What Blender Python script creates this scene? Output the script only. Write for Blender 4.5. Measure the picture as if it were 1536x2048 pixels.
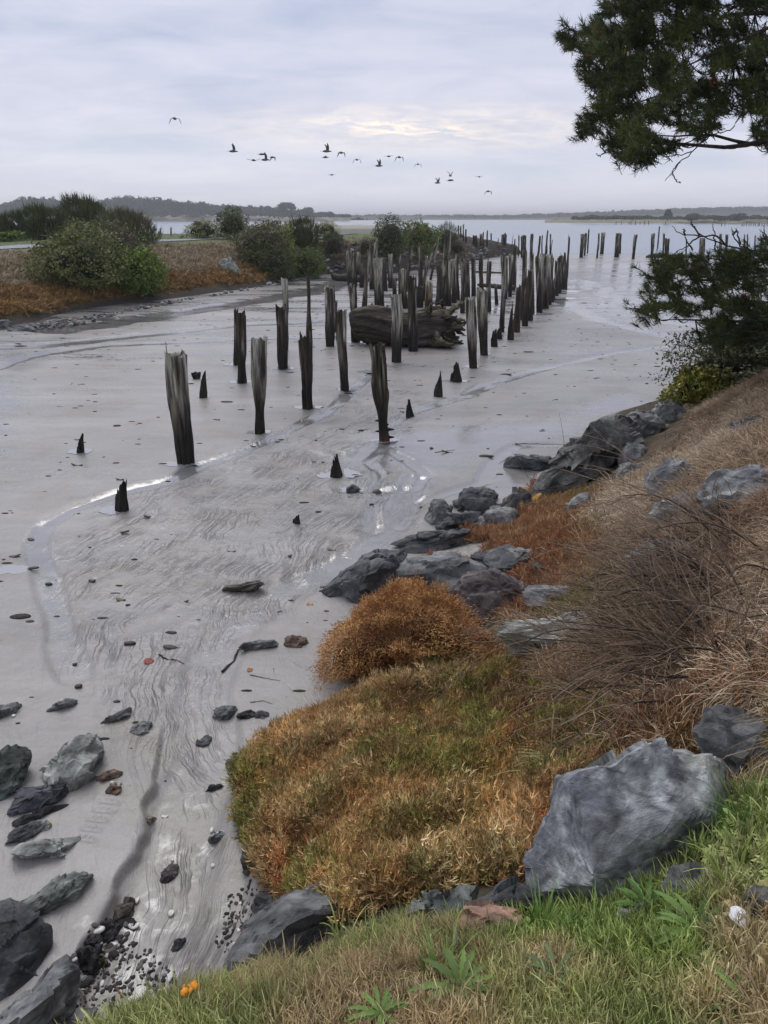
import bpy, math, random
import numpy as np
from mathutils import Vector
random.seed(7)
RNG = np.random.RandomState(11)
S = bpy.context.scene
for o in list(bpy.data.objects): bpy.data.objects.remove(o)
COL = S.collection

# ------------------------------------------------------------------ camera, light, exposure
H, F = 4.2, 1400.0                       # eye height above the mud, focal length in photo pixels
PITCH = math.radians(22.82)
SP, CP = math.sin(PITCH), math.cos(PITCH)
cd = bpy.data.cameras.new('camera'); cam = bpy.data.objects.new('camera', cd); COL.objects.link(cam)
cam.location = (0, 0, H); cam.rotation_euler = (math.pi/2 - PITCH, 0, 0)
cd.sensor_fit = 'VERTICAL'; cd.sensor_height = 36; cd.lens = 36*F/2048
cd.clip_start = 0.05; cd.clip_end = 12000
S.camera = cam
S.render.resolution_x, S.render.resolution_y = 768, 1024
S.render.engine = 'CYCLES'
S.cycles.max_bounces = 5; S.cycles.transparent_max_bounces = 4; S.cycles.volume_bounces = 0
S.view_settings.view_transform = 'Standard'; S.view_settings.look = 'None'
S.view_settings.gamma = 1; S.view_settings.use_curve_mapping = False
S.view_settings.exposure = 0.62
SUN_EL, SUN_AZ = math.radians(56), math.radians(-25)      # azimuth clockwise from +Y
W = bpy.data.worlds.new("World"); S.world = W; W.use_nodes = True
def build_world():
    nt = W.node_tree; N = nt.nodes; L = nt.links; N.clear()
    out = N.new('ShaderNodeOutputWorld'); bg = N.new('ShaderNodeBackground'); bg.inputs[1].default_value = 0.1
    sky = N.new('ShaderNodeTexSky'); sky.sky_type = 'NISHITA'; sky.sun_disc = False
    sky.sun_elevation = SUN_EL; sky.sun_rotation = SUN_AZ
    tc = N.new('ShaderNodeTexCoord'); sep = N.new('ShaderNodeSeparateXYZ'); L.new(tc.outputs['Generated'], sep.inputs[0])
    def M(op, a, b=None, clamp=False):
        n = N.new('ShaderNodeMath'); n.operation = op; n.use_clamp = clamp
        for i, x in enumerate((a, b)):
            if x is None: continue
            if isinstance(x, (int, float)): n.inputs[i].default_value = x
            else: L.new(x, n.inputs[i])
        return n.outputs[0]
    zc = M('MAXIMUM', sep.outputs[2], 0.0)
    den = M('ADD', zc, 0.16)
    u = M('DIVIDE', sep.outputs[0], den); v = M('DIVIDE', sep.outputs[1], den)
    cmb = N.new('ShaderNodeCombineXYZ'); L.new(M('MULTIPLY', u, 0.62), cmb.inputs[0]); L.new(v, cmb.inputs[1])
    def noise(vec, scale, det, rough, dist=0.0):
        n = N.new('ShaderNodeTexNoise'); n.inputs['Scale'].default_value = scale; n.inputs['Detail'].default_value = det
        n.inputs['Roughness'].default_value = rough; n.inputs['Distortion'].default_value = dist; L.new(vec, n.inputs['Vector']); return n.outputs[0]
    n1 = noise(cmb.outputs[0], 0.9, 7, 0.55, 0.4)
    n2 = noise(cmb.outputs[0], 3.3, 6, 0.6, 0.8)
    nn = M('ADD', M('MULTIPLY', n1, 0.7), M('MULTIPLY', n2, 0.3))
    ramp = N.new('ShaderNodeValToRGB'); L.new(nn, ramp.inputs[0])
    e = ramp.color_ramp.elements
    e[0].position = 0.38; e[0].color = (3.25, 3.6, 4.7, 1); e[1].position = 0.62; e[1].color = (5.25, 5.2, 5.95, 1)
    m = ramp.color_ramp.elements.new(0.5); m.color = (4.3, 4.4, 5.3, 1)
    # paler, smoother band of cloud towards the horizon
    hz = N.new('ShaderNodeMapRange'); L.new(zc, hz.inputs[0]); hz.inputs[1].default_value = 0.0; hz.inputs[2].default_value = 0.12
    hz.inputs[3].default_value = 0.8; hz.inputs[4].default_value = 0.0
    mh = N.new('ShaderNodeMix'); mh.data_type = 'RGBA'; L.new(hz.outputs[0], mh.inputs[0]); L.new(ramp.outputs[0], mh.inputs[6]); mh.inputs[7].default_value = (5.6, 5.75, 6.4, 1)
    # the thin bright break in the clouds
    gx = M('DIVIDE', M('SUBTRACT', M('DIVIDE', sep.outputs[0], sep.outputs[1]), 0.025), 0.135)
    gz = M('DIVIDE', M('SUBTRACT', M('SUBTRACT', zc, M('MULTIPLY', M('DIVIDE', sep.outputs[0], sep.outputs[1]), -0.07)), 0.104), 0.0125)
    r2 = M('ADD', M('MULTIPLY', gx, gx), M('MULTIPLY', gz, gz))
    g = M('SUBTRACT', 1.15, r2, True)
    streak = noise(cmb.outputs[0], 9, 5, 0.62, 0.6)
    st = N.new('ShaderNodeMapRange'); L.new(streak, st.inputs[0]); st.inputs[1].default_value = 0.40; st.inputs[2].default_value = 0.62
    fy = M('GREATER_THAN', sep.outputs[1], 0.0)
    gap = M('MULTIPLY', M('MULTIPLY', g, st.outputs[0]), fy)
    hx = M('DIVIDE', M('SUBTRACT', M('DIVIDE', sep.outputs[0], sep.outputs[1]), 0.06), 0.34); hq = M('DIVIDE', M('SUBTRACT', zc, 0.103), 0.034)
    halo = M('MULTIPLY', M('SUBTRACT', 1.0, M('ADD', M('MULTIPLY', hx, hx), M('MULTIPLY', hq, hq)), True), 0.36)
    halo = M('MULTIPLY', halo, M('ADD', 0.35, st.outputs[0]))
    gap = M('MAXIMUM', gap, M('MULTIPLY', halo, fy))
    mg = N.new('ShaderNodeMix'); mg.data_type = 'RGBA'; L.new(gap, mg.inputs[0]); L.new(mh.outputs[2], mg.inputs[6]); mg.inputs[7].default_value = (8.6, 7.3, 6.1, 1)
    ms = N.new('ShaderNodeMix'); ms.data_type = 'RGBA'; ms.inputs[0].default_value = 0.93; L.new(sky.outputs[0], ms.inputs[6]); L.new(mg.outputs[2], ms.inputs[7])
    L.new(ms.outputs[2], bg.inputs[0]); L.new(bg.outputs[0], out.inputs[0])
build_world()
sd = bpy.data.lights.new('sun', 'SUN'); sun = bpy.data.objects.new('sun', sd); COL.objects.link(sun)
sd.energy = 1.1; sd.angle = math.radians(45); sd.color = (1, 0.96, 0.9)
sun.rotation_euler = (math.pi/2 - SUN_EL, 0, math.pi - SUN_AZ)

# ------------------------------------------------------------------ numpy noise
def _h(ix, iy, iz, s):
    n = (ix.astype(np.int64)*374761393 + iy.astype(np.int64)*668265263 + iz.astype(np.int64)*2147483647 + s*1274126177) & 0xffffffff
    n = ((n ^ (n >> 13))*1274126177) & 0xffffffff
    n = ((n ^ (n >> 15))*2246822519) & 0xffffffff
    return ((n ^ (n >> 16)) & 0xffffff)/float(0xffffff)
def vnoise(x, y, z=0.0, s=0):
    x = np.asarray(x, float); y = np.asarray(y, float); z = np.asarray(z, float) + np.zeros_like(x)
    ix, iy, iz = np.floor(x), np.floor(y), np.floor(z); fx, fy, fz = x-ix, y-iy, z-iz
    fx = fx*fx*(3-2*fx); fy = fy*fy*(3-2*fy); fz = fz*fz*(3-2*fz); r = 0
    for a in (0, 1):
        for b in (0, 1):
            for c in (0, 1):
                w = (fx if a else 1-fx)*(fy if b else 1-fy)*(fz if c else 1-fz)
                r = r + w*_h(ix+a, iy+b, iz+c, s)
    return r*2-1
def fbm(x, y, z=0.0, o=4, s=0, g=0.5):
    r = 0; a = 1; t = 0
    for i in range(o):
        r = r + a*vnoise(np.asarray(x)*2**i+i*17.3, np.asarray(y)*2**i+i*5.1, np.asarray(z)*2**i, s+i); t += a; a *= g
    return r/t
def ridge(x, y, z=0.0, o=3, s=0):
    r = 0; a = 1; t = 0
    for i in range(o):
        r = r + a*(1-np.abs(vnoise(np.asarray(x)*2**i, np.asarray(y)*2**i, np.asarray(z)*2**i, s+i))*2); t += a; a *= .5
    return r/t
def ss(x, a=0.0, b=1.0):
    t = np.clip((np.asarray(x, float)-a)/(b-a), 0, 1); return t*t*(3-2*t)

# ------------------------------------------------------------------ photograph geometry: pixel <-> world
def ray(px, py):
    u = (px-768)/F; v = (1024-py)/F
    return u, CP+v*SP, -SP+v*CP
def P(px, py, z):
    u, y, w = ray(px, py); t = (z-H)/w
    return np.array([u*t, y*t, z])
def PT(px, py, t):
    u, y, w = ray(px, py); return np.array([u*t, y*t, H+w*t])
def proj(p):
    p = np.asarray(p, float); x = p[..., 0]; y = p[..., 1]; z = p[..., 2]-H
    d = y*CP - z*SP; v = (y*SP + z*CP)/d; return 768+F*x/d, 1024-F*v
def seg_dist(X, Y, pts, closed=False):
    """distance, arc parameter and side to a polyline"""
    best = np.full(X.shape, 1e9); arc = np.zeros(X.shape); side = np.zeros(X.shape); L = 0
    n = len(pts); rng = range(n if closed else n-1)
    for i in rng:
        a = np.array(pts[i][:2]); b = np.array(pts[(i+1) % n][:2]); d = b-a; l2 = d@d+1e-12
        t = np.clip(((X-a[0])*d[0]+(Y-a[1])*d[1])/l2, 0, 1)
        ex = X-a[0]-t*d[0]; ey = Y-a[1]-t*d[1]; q = np.sqrt(ex*ex+ey*ey); m = q < best
        best = np.where(m, q, best); arc = np.where(m, L+t*math.sqrt(l2), arc)
        side = np.where(m, np.sign(d[0]*ey-d[1]*ex), side); L += math.sqrt(l2)
    return best, arc, side
def inside(X, Y, pts):
    r = np.zeros(np.shape(X), bool); n = len(pts); j = n-1
    for i in range(n):
        xi, yi = pts[i][0], pts[i][1]; xj, yj = pts[j][0], pts[j][1]
        c = ((yi > Y) != (yj > Y)) & (X < (xj-xi)*(Y-yi)/((yj-yi) if yj != yi else 1e-9)+xi)
        r ^= c; j = i
    return r

# ------------------------------------------------------------------ terrain functions
def mudbase(X, Y):
    z = 0.35*ss((8.5-Y)/5.5)
    z = z - 0.0029*np.maximum(Y-36, 0) - 0.0000*X
    return z
def px2mud(px, py):
    z = 0.0
    for _ in range(6):
        p = P(px, py, z); z = float(mudbase(p[0], p[1]))
    return p
STREAMS = [   # (pixels down the centre, half width m, depth m)
    ([(745,745),(700,785),(650,828),(600,850),(545,880),(480,905),(395,935),(330,965),(240,985),(150,1015),(90,1050),(70,1090),(90,1150),(115,1215),(125,1290),(150,1350)], 0.16, 0.035),
    ([(945,790),(885,805),(820,825),(790,850),(775,900),(820,925),(850,950),(835,975),(770,985),(745,1010),(740,1060)], 0.13, 0.035),
    ([(765,905),(735,925),(760,950),(748,985)], 0.10, 0.03),
    ([(830,960),(800,1050),(745,1090),(690,1125),(600,1165),(510,1215),(455,1265),(425,1330),(405,1400),(430,1460),(420,1520),(390,1570),(372,1640),(355,1720),(320,1800),(285,1880),(260,1960),(240,2040)], 0.26, 0.04),
    ([(1110,890),(1030,893),(985,925),(965,965),(900,985),(840,1005),(800,1050)], 0.14, 0.03),
    ([(1400,672),(1340,690),(1220,705),(1130,725),(1050,745),(980,768),(940,788)], 0.22, 0.03),
    ([(-120,700),(100,690),(300,668),(480,650),(640,642),(760,610)], 0.5, 0.05),
    ([(-80,760),(60,712),(220,690),(400,682),(560,676),(700,672)], 0.30, 0.03),
    ([(-40,620),(120,660),(360,625),(520,600),(640,580),(690,560)], 1.0, 0.05),
    ([(1160,560),(1240,600),(1330,640),(1450,655)], 0.8, 0.05),
    ([(1120,600),(1200,640),(1300,662),(1400,680)], 0.5, 0.04),
]
STW = [([px2mud(a, b) for a, b in s[0]], s[1], s[2]) for s in STREAMS]
# steep little bank along the left side of the foreground rill
FLOWL = [px2mud(*p)[:2] for p in [(1150,700),(1000,760),(860,810),(760,860),(640,960),(520,1060),(420,1150),(350,1250),(330,1350),(350,1480),(345,1600),(330,1720),(290,1840),(250,1980),(200,2150)]]
for _ in range(3):
    q_ = [FLOWL[0]]
    for a_, b_ in zip(FLOWL[:-1], FLOWL[1:]): q_ += [a_*.75+b_*.25, a_*.25+b_*.75]
    FLOWL = q_+[FLOWL[-1]]
SCARP = [px2mud(*p) for p in [(305,1560),(290,1640),(272,1700),(235,1760),(225,1800),(205,1850),(160,1900),(150,1960),(170,2030),(200,2100)]]
def mud(X, Y, fine=True):
    X = np.asarray(X, float); Y = np.asarray(Y, float)
    z = mudbase(X, Y)
    z = z + 0.035*fbm(X/4.5, Y/4.5, o=3, s=3)*ss(Y, 3, 10) + 0.06*fbm(X/22, Y/22, o=2, s=5)*ss(Y, 25, 60)
    if fine:
        n = 0.5+0.5*vnoise(X*1.7, Y*1.7, s=31)
        for pts, w, d in STW:
            q, arc, sd_ = seg_dist(X, Y, pts)
            ww = w*(0.75+0.5*n)
            z = z - d*(1-ss(q, ww*0.7, ww*1.25)) + d*0.08*np.exp(-((q-ww*1.6)/(ww*0.4))**2)
        z = z + 0.008*fbm(X*1.6, Y*1.6, o=3, s=9)
        q, arc, sd_ = seg_dist(X, Y, SCARP)
        q2 = q*sd_ + 0.06*fbm(X*5, Y*5, o=3, s=77)
        z = z - 0.06*ss(q2, -0.006, 0.02)*(1-ss(q2, 0.25, 0.9))*ss(6.6-Y, 0, 1.5)
    return z
NB = [  # near bank control points: photo pixel and height
 (300,2300,2.45),(768,2300,2.6),(1300,2300,2.65),(1536,2048,2.68),(1200,2048,2.62),(900,2048,2.57),(620,2048,2.50),(450,2048,2.45),(300,2070,2.42),(170,2100,2.40),(60,2150,2.38),(340,2000,2.28),(190,2040,2.28),
 (1000,1940,2.5),(1500,1850,2.6),(1200,1860,2.42),(1170,1815,2.05),(1240,1795,2.10),(1110,1835,2.15),(1300,1765,2.2),(950,1890,2.3),(760,1880,2.05),(640,1930,2.0),(520,1990,1.95),
 (560,1880,1.15),(700,1770,1.35),(600,1740,0.85),(520,1680,0.5),(480,1560,0.40),(540,1500,0.42),(620,1620,0.95),(760,1620,1.22),(900,1700,1.6),(1040,1760,1.95),
 (640,1450,0.45),(740,1400,0.45),(850,1340,0.42),(900,1500,1.05),(1000,1600,1.45),(1100,1480,1.4),(1250,1600,2.0),(1400,1650,2.4),(1536,1650,2.6),
 (1000,1330,0.5),(960,1260,0.32),(1100,1350,0.9),(1250,1400,1.5),(1400,1400,2.0),(1536,1400,2.4),(1100,1200,0.55),(1250,1200,1.2),(1400,1200,1.9),(1536,1150,2.45),
 (960,1080,0.16),(880,1110,0.10),(1060,1060,0.35),(1150,1060,0.75),(1250,1050,1.2),(1400,1030,2.0),(1536,1000,2.5),
 (1100,990,0.15),(1180,960,0.5),(1250,930,0.75),(1350,920,1.4),(1450,900,2.1),(1536,880,2.5),(1260,880,0.4),(1320,850,0.6),(1400,830,1.3),(1480,790,1.9),(1536,745,2.3),
 (1360,790,0.35),(1420,765,1.0),(1700,740,2.7),(1700,1000,2.75),(1750,1500,2.75),(1700,1900,2.75),(1900,1200,2.8),(2000,800,2.8),
]
NBP = [P(a, b, z) for a, b, z in NB]
for a, b in [(470,1440),(560,1380),(700,1300),(640,1200),(780,1060),(900,960),(1020,880),(1150,810),(1250,740),(1340,690),(380,1600),(420,1720),(400,1850),(300,1900),(250,2040),(100,2300),(-100,2100)]:
    p = px2mud(a, b); NBP.append(np.array([p[0], p[1], p[2]-0.35]))
NBP += [np.array(v, float) for v in [(7.5,17,-.3),(9.5,22,-.3),(9,15,1.6),(12,20,1.5),(14,12,2.8),(13,27,-.4),(6,5,2.8),(6,1,2.8),(0,-2,2.6),(-3,-1.5,2.2),(4,-2,2.7),(-4.5,1.2,-0.3),(18,24,1.5),(20,10,2.9),(20,34,-.4)]]
NBP = np.array(NBP)
def _tps(): 
    A = NBP[:, :2]; n = len(A)
    r = np.sqrt(((A[:, None]-A[None])**2).sum(-1)); K = r+0.0
    M_ = np.zeros((n+3, n+3)); M_[:n, :n] = K - np.eye(n)*0.15; M_[:n, n] = 1; M_[:n, n+1:] = A; M_[n, :n] = 1; M_[n+1:, :n] = A.T
    return np.linalg.solve(M_, np.concatenate([NBP[:, 2], np.zeros(3)]))
TW = _tps()
def bank(X, Y, fine=True):
    X = np.asarray(X, float); Y = np.asarray(Y, float); sh = X.shape; x = X.ravel(); y = Y.ravel()
    z = np.full(x.shape, TW[-3])+TW[-2]*x+TW[-1]*y
    for i in range(len(NBP)):
        z += TW[i]*np.sqrt((x-NBP[i, 0])**2+(y-NBP[i, 1])**2)
    z = np.minimum(z, 2.9)
    if fine: z = z + (0.05*fbm(x*1.1, y*1.1, o=3, s=21)+0.018*fbm(x*5, y*5, o=2, s=22))*ss(z-mudbase(x, y), -0.1, 0.4)
    return z.reshape(sh)
def in_nb(X, Y): return (X > -5) & (X < 20) & (Y > -2.5) & (Y < 33)
SPIT = [P(a, b, 0)[:2] for a, b in [(-60,665),(0,650),(70,640),(150,622),(250,608),(330,600),(420,586),(500,575),(560,563),(600,552),(640,546),(720,546),(780,545),(830,538),(880,530),(930,521),(985,512),(1030,507)]]
SPIT += [np.array(v, float) for v in [(17.5,96),(15.8,125),(15.5,150),(10,260),(4,440),(-110,440),(-62,250),(-26,100),(-40,88),(-120,95),(-120,22),(-30,22)]]
def spit(X, Y, fine=True):
    X = np.asarray(X, float); Y = np.asarray(Y, float)
    q, _, _ = seg_dist(X, Y, SPIT, True); i = inside(X, Y, SPIT); d = np.where(i, q, -q)
    wid = 11.0*(1-0.62*ss(Y, 50, 66))
    z = -0.25 + 2.75*(1-np.exp(-np.maximum(d+0.4, -2)/wid*2.6))*np.where(d > -0.4, 1, 1)
    top = 2.5 - 1.5*ss(Y, 84, 97) - 1.0*ss(Y, 150, 300)
    z = np.minimum(z, top) 
    z = np.where(d < -1.5, -3, z)
    if fine: z = z + 0.10*fbm(X/1.3, Y/1.3, o=3, s=41)*ss(d, -0.5, 1.5)*(1-0.75*ss(z, 2.2, 2.45))
    return z
def G(X, Y, fine=False):
    X = np.atleast_1d(np.asarray(X, float)); Y = np.atleast_1d(np.asarray(Y, float))
    z = mud(X, Y, fine)
    m = in_nb(X, Y)
    if m.any(): z[m] = np.maximum(z[m], bank(X[m], Y[m], True))
    m = (Y > 20) & (X < 20)
    if m.any(): z[m] = np.maximum(z[m], spit(X[m], Y[m], True))
    return z
_T = np.geomspace(0.9, 900, 2200)
def hit(px, py, dz=0.0):
    u, y, w = ray(px, py); X = u*_T; Y = y*_T; Z = H+w*_T
    g = G(X, Y)+dz; b = np.nonzero(Z < g)[0]
    if len(b) == 0: return PT(px, py, 600), 600.0
    i = b[0]; 
    if i == 0: return PT(px, py, _T[0]), _T[0]
    a = Z[i-1]-g[i-1]; c = g[i]-Z[i]; t = _T[i-1]+(_T[i]-_T[i-1])*a/(a+c+1e-12)
    for _ in range(1 if t < 22 else 0):
        tt = t*np.linspace(.985, 1.03, 24); q = G(u*tt, y*tt, True)+dz-(H+w*tt); k = np.nonzero(q > 0)[0]
        if len(k) and k[0] > 0: j = k[0]; t = tt[j-1]+(tt[j]-tt[j-1])*(-q[j-1])/(q[j]-q[j-1]+1e-12)
        break
    return PT(px, py, t), t

# ------------------------------------------------------------------ object helpers
def tag(o, label=None, cat=None, group=None, kind=None):
    if label: o['label'] = label
    if cat: o['category'] = cat
    if group: o['group'] = group
    if kind: o['kind'] = kind
    return o
def empty(name, loc, label, cat, group=None):
    o = bpy.data.objects.new(name, None); COL.objects.link(o); o.location = [float(c) for c in loc]; o.empty_display_size = 0.1
    return tag(o, label, cat, group)
def mesh(name, V, Q=None, T=None, col=None, mat=None, parent=None, smooth=True, attrs=None, origin=None, link=True, mats=None, fm=None):
    V = np.asarray(V, np.float32).reshape(-1, 3)
    if parent is not None and origin is None: origin = np.array(parent.location)
    if origin is None: origin = V.mean(0)*1.0; origin[2] = V[:, 2].min()
    me = bpy.data.meshes.new(name); Vl = V-np.asarray(origin, np.float32)
    me.vertices.add(len(V)); me.vertices.foreach_set('co', Vl.ravel().astype(np.float32))
    Q = np.zeros((0, 4), int) if Q is None else np.asarray(Q).reshape(-1, 4); T = np.zeros((0, 3), int) if T is None else np.asarray(T).reshape(-1, 3)
    idx = np.concatenate([Q.ravel(), T.ravel()]).astype(np.int32)
    st = np.concatenate([np.arange(len(Q))*4, len(Q)*4+np.arange(len(T))*3]).astype(np.int32)
    me.loops.add(len(idx)); me.loops.foreach_set('vertex_index', idx)
    me.polygons.add(len(st)); me.polygons.foreach_set('loop_start', st)
    me.update(calc_edges=True)
    me.polygons.foreach_set('use_smooth', np.full(len(st), bool(smooth)))
    if col is not None:
        col = np.asarray(col, np.float32)
        if col.ndim == 1: col = np.tile(col, (len(V), 1))
        c4 = np.ones((len(V), 4), np.float32); c4[:, :3] = col
        a = me.color_attributes.new('col', 'FLOAT_COLOR', 'POINT'); a.data.foreach_set('color', c4.ravel())
    for k, v in (attrs or {}).items():
        v = np.asarray(v, np.float32)
        if v.ndim == 1: a = me.attributes.new(k, 'FLOAT', 'POINT'); a.data.foreach_set('value', v)
        else: a = me.attributes.new(k, 'FLOAT_VECTOR', 'POINT'); a.data.foreach_set('vector', v.ravel())
    if mat: me.materials.append(mat)
    o = bpy.data.objects.new(name, me); 
    if link: COL.objects.link(o)
    if parent is not None: o.parent = parent; o.location = [float(a-b) for a, b in zip(origin, parent.location)]
    else: o.location = [float(c) for c in origin]
    return o
def ribbons(Pt, Wd, Sd):
    """Pt (N,K,3), Wd (N,K), Sd (N,3) -> V, Q ; flat blades"""
    N_, K = Wd.shape; off = Sd[:, None, :]*Wd[..., None]*0.5
    V = np.stack([Pt-off, Pt+off], 2).reshape(-1, 3)
    b = (np.arange(N_)*K*2)[:, None]; k = np.arange(K-1)[None]*2
    Q = np.stack([b+k, b+k+1, b+k+3, b+k+2], -1).reshape(-1, 4)
    return V, Q
def tubes(Pt, R, n=3):
    Pt = np.asarray(Pt, float); R = np.asarray(R, float); N_, K = R.shape
    d = np.gradient(Pt, axis=1); d /= np.linalg.norm(d, axis=2, keepdims=True)+1e-9
    ref = np.where(np.abs(d[..., 2:3]) > 0.9, np.array([1., 0, 0]), np.array([0, 0, 1.])); a = np.cross(d, ref); a /= np.linalg.norm(a, axis=2, keepdims=True)+1e-9; b = np.cross(d, a)
    th = np.arange(n)/n*2*np.pi
    V = Pt[:, :, None]+R[..., None, None]*(np.cos(th)[:, None]*a[:, :, None]+np.sin(th)[:, None]*b[:, :, None])
    V = V.reshape(-1, 3); base = (np.arange(N_)*K*n)[:, None, None]; k = (np.arange(K-1)*n)[None, :, None]; j = np.arange(n)[None, None]; j2 = (j+1) % n
    Q = np.stack([base+k+j, base+k+j2, base+k+n+j2, base+k+n+j], -1).reshape(-1, 4)
    return V, Q
def merge(parts):
    Vs, Qs, Ts, Cs = [], [], [], []; n = 0
    for p in parts:
        V, Q, T, C = p; V = np.asarray(V, float).reshape(-1, 3); Vs.append(V)
        if Q is not None and len(Q): Qs.append(np.asarray(Q)+n)
        if T is not None and len(T): Ts.append(np.asarray(T)+n)
        C = np.asarray(C, float); Cs.append(np.tile(C, (len(V), 1)) if C.ndim == 1 else C); n += len(V)
    return np.concatenate(Vs), (np.concatenate(Qs) if Qs else None), (np.concatenate(Ts) if Ts else None), np.concatenate(Cs)
def unit(v): return v/(np.linalg.norm(v, axis=-1, keepdims=True)+1e-9)

# ------------------------------------------------------------------ materials
def newmat(name):
    m = bpy.data.materials.new(name); m.use_nodes = True; nt = m.node_tree
    return m, nt.nodes, nt.links, nt.nodes['Principled BSDF']
def mnode(N, L, op, a, b=None, c=None, clamp=False):
    n = N.new('ShaderNodeMath'); n.operation = op; n.use_clamp = clamp
    for i, x in enumerate((a, b, c)):
        if x is None: continue
        if isinstance(x, (int, float)): n.inputs[i].default_value = x
        else: L.new(x, n.inputs[i])
    return n.outputs[0]
def nnoise(N, L, vec, scale, det=5, rough=0.6, dist=0.0):
    n = N.new('ShaderNodeTexNoise'); n.inputs['Scale'].default_value = scale; n.inputs['Detail'].default_value = det
    n.inputs['Roughness'].default_value = rough; n.inputs['Distortion'].default_value = dist
    if vec is not None: L.new(vec, n.inputs['Vector'])
    return n.outputs[0]
def mapr(N, L, x, a, b, c, d):
    n = N.new('ShaderNodeMapRange'); L.new(x, n.inputs[0])
    for i, v in enumerate((a, b, c, d)): n.inputs[i+1].default_value = v
    return n.outputs[0]
def vscale(N, L, vec, sc):
    n = N.new('ShaderNodeVectorMath'); n.operation = 'MULTIPLY'; L.new(vec, n.inputs[0]); n.inputs[1].default_value = sc; return n.outputs[0]
def mat_col(name, rough=0.7, spec=0.3, nscale=8, namt=0.35, bump=0.0, bscale=30, stretch=(1, 1, 1), inst=False, transl=0.0):
    m, N, L, B = newmat(name)
    at = N.new('ShaderNodeAttribute'); at.attribute_name = 'col'; c = at.outputs['Color']
    if inst:
        a2 = N.new('ShaderNodeAttribute'); a2.attribute_type = 'INSTANCER'; a2.attribute_name = 'tint'
        mx = N.new('ShaderNodeMix'); mx.data_type = 'RGBA'; mx.blend_type = 'MULTIPLY'; mx.inputs[0].default_value = 1
        L.new(c, mx.inputs[6]); L.new(a2.outputs['Color'], mx.inputs[7]); c = mx.outputs[2]
    if namt > 0:
        g = N.new('ShaderNodeNewGeometry'); vec = vscale(N, L, g.outputs['Position'], stretch)
        v = mapr(N, L, nnoise(N, L, vec, nscale, 6, 0.65), 0.3, 0.7, 1-namt, 1+namt)
        mx = N.new('ShaderNodeVectorMath'); mx.operation = 'SCALE'; L.new(c, mx.inputs[0]); L.new(v, mx.inputs['Scale']); c = mx.outputs[0]
        if bump > 0:
            b = N.new('ShaderNodeBump'); b.inputs['Strength'].default_value = bump; b.inputs['Distance'].default_value = 0.02
            L.new(nnoise(N, L, vec, bscale, 7, 0.65), b.inputs['Height']); L.new(b.outputs[0], B.inputs['Normal'])
    L.new(c, B.inputs['Base Color']); B.inputs['Roughness'].default_value = rough; B.inputs['Specular IOR Level'].default_value = spec
    return m
M_veg = mat_col('foliage', 0.6, 0.25, 6, 0.3)
M_vegi = mat_col('ground_cover_foliage', 0.6, 0.25, 5, 0.3, inst=True)
M_twig = mat_col('dry_twig', 0.75, 0.2, 20, 0.3)
M_soil = mat_col('bank_soil', 0.85, 0.2, 9, 0.45, 0.7, 40)
M_small = mat_col('shell_and_litter', 0.5, 0.4, 60, 0.15, 0.2, 150)
M_bird = mat_col('feathers', 0.7, 0.2, 8, 0.1)
M_far = mat_col('distant_woodland', 0.9, 0.1, 0.15, 0.3)
def mat_wood(name='weathered_pile_wood', s1=(14, 14, 1.3), s2=(60, 60, 3)):
    m, N, L, B = newmat(name)
    at = N.new('ShaderNodeAttribute'); at.attribute_name = 'col'
    g = N.new('ShaderNodeNewGeometry')
    v1 = vscale(N, L, g.outputs['Position'], s1); v2 = vscale(N, L, g.outputs['Position'], s2)
    f1 = nnoise(N, L, v1, 1.0, 6, 0.65); f2 = nnoise(N, L, v2, 1.0, 4, 0.6)
    k = mnode(N, L, 'MULTIPLY', mapr(N, L, f1, 0.34, 0.66, 0.25, 1.75), mapr(N, L, f2, 0.3, 0.7, 0.6, 1.35))
    mx = N.new('ShaderNodeVectorMath'); mx.operation = 'SCALE'; L.new(at.outputs['Color'], mx.inputs[0]); L.new(k, mx.inputs['Scale'])
    L.new(mx.outputs[0], B.inputs['Base Color'])
    b = N.new('ShaderNodeBump'); b.inputs['Strength'].default_value = 0.8; b.inputs['Distance'].default_value = 0.03
    L.new(mnode(N, L, 'ADD', f1, mnode(N, L, 'MULTIPLY', f2, 0.5)), b.inputs['Height']); L.new(b.outputs[0], B.inputs['Normal'])
    B.inputs['Roughness'].default_value = 0.75; B.inputs['Specular IOR Level'].default_value = 0.3
    return m
M_wood = mat_wood(); M_drift = mat_wood('driftwood_grain', (1.6, 7, 11), (4, 24, 40))
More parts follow.
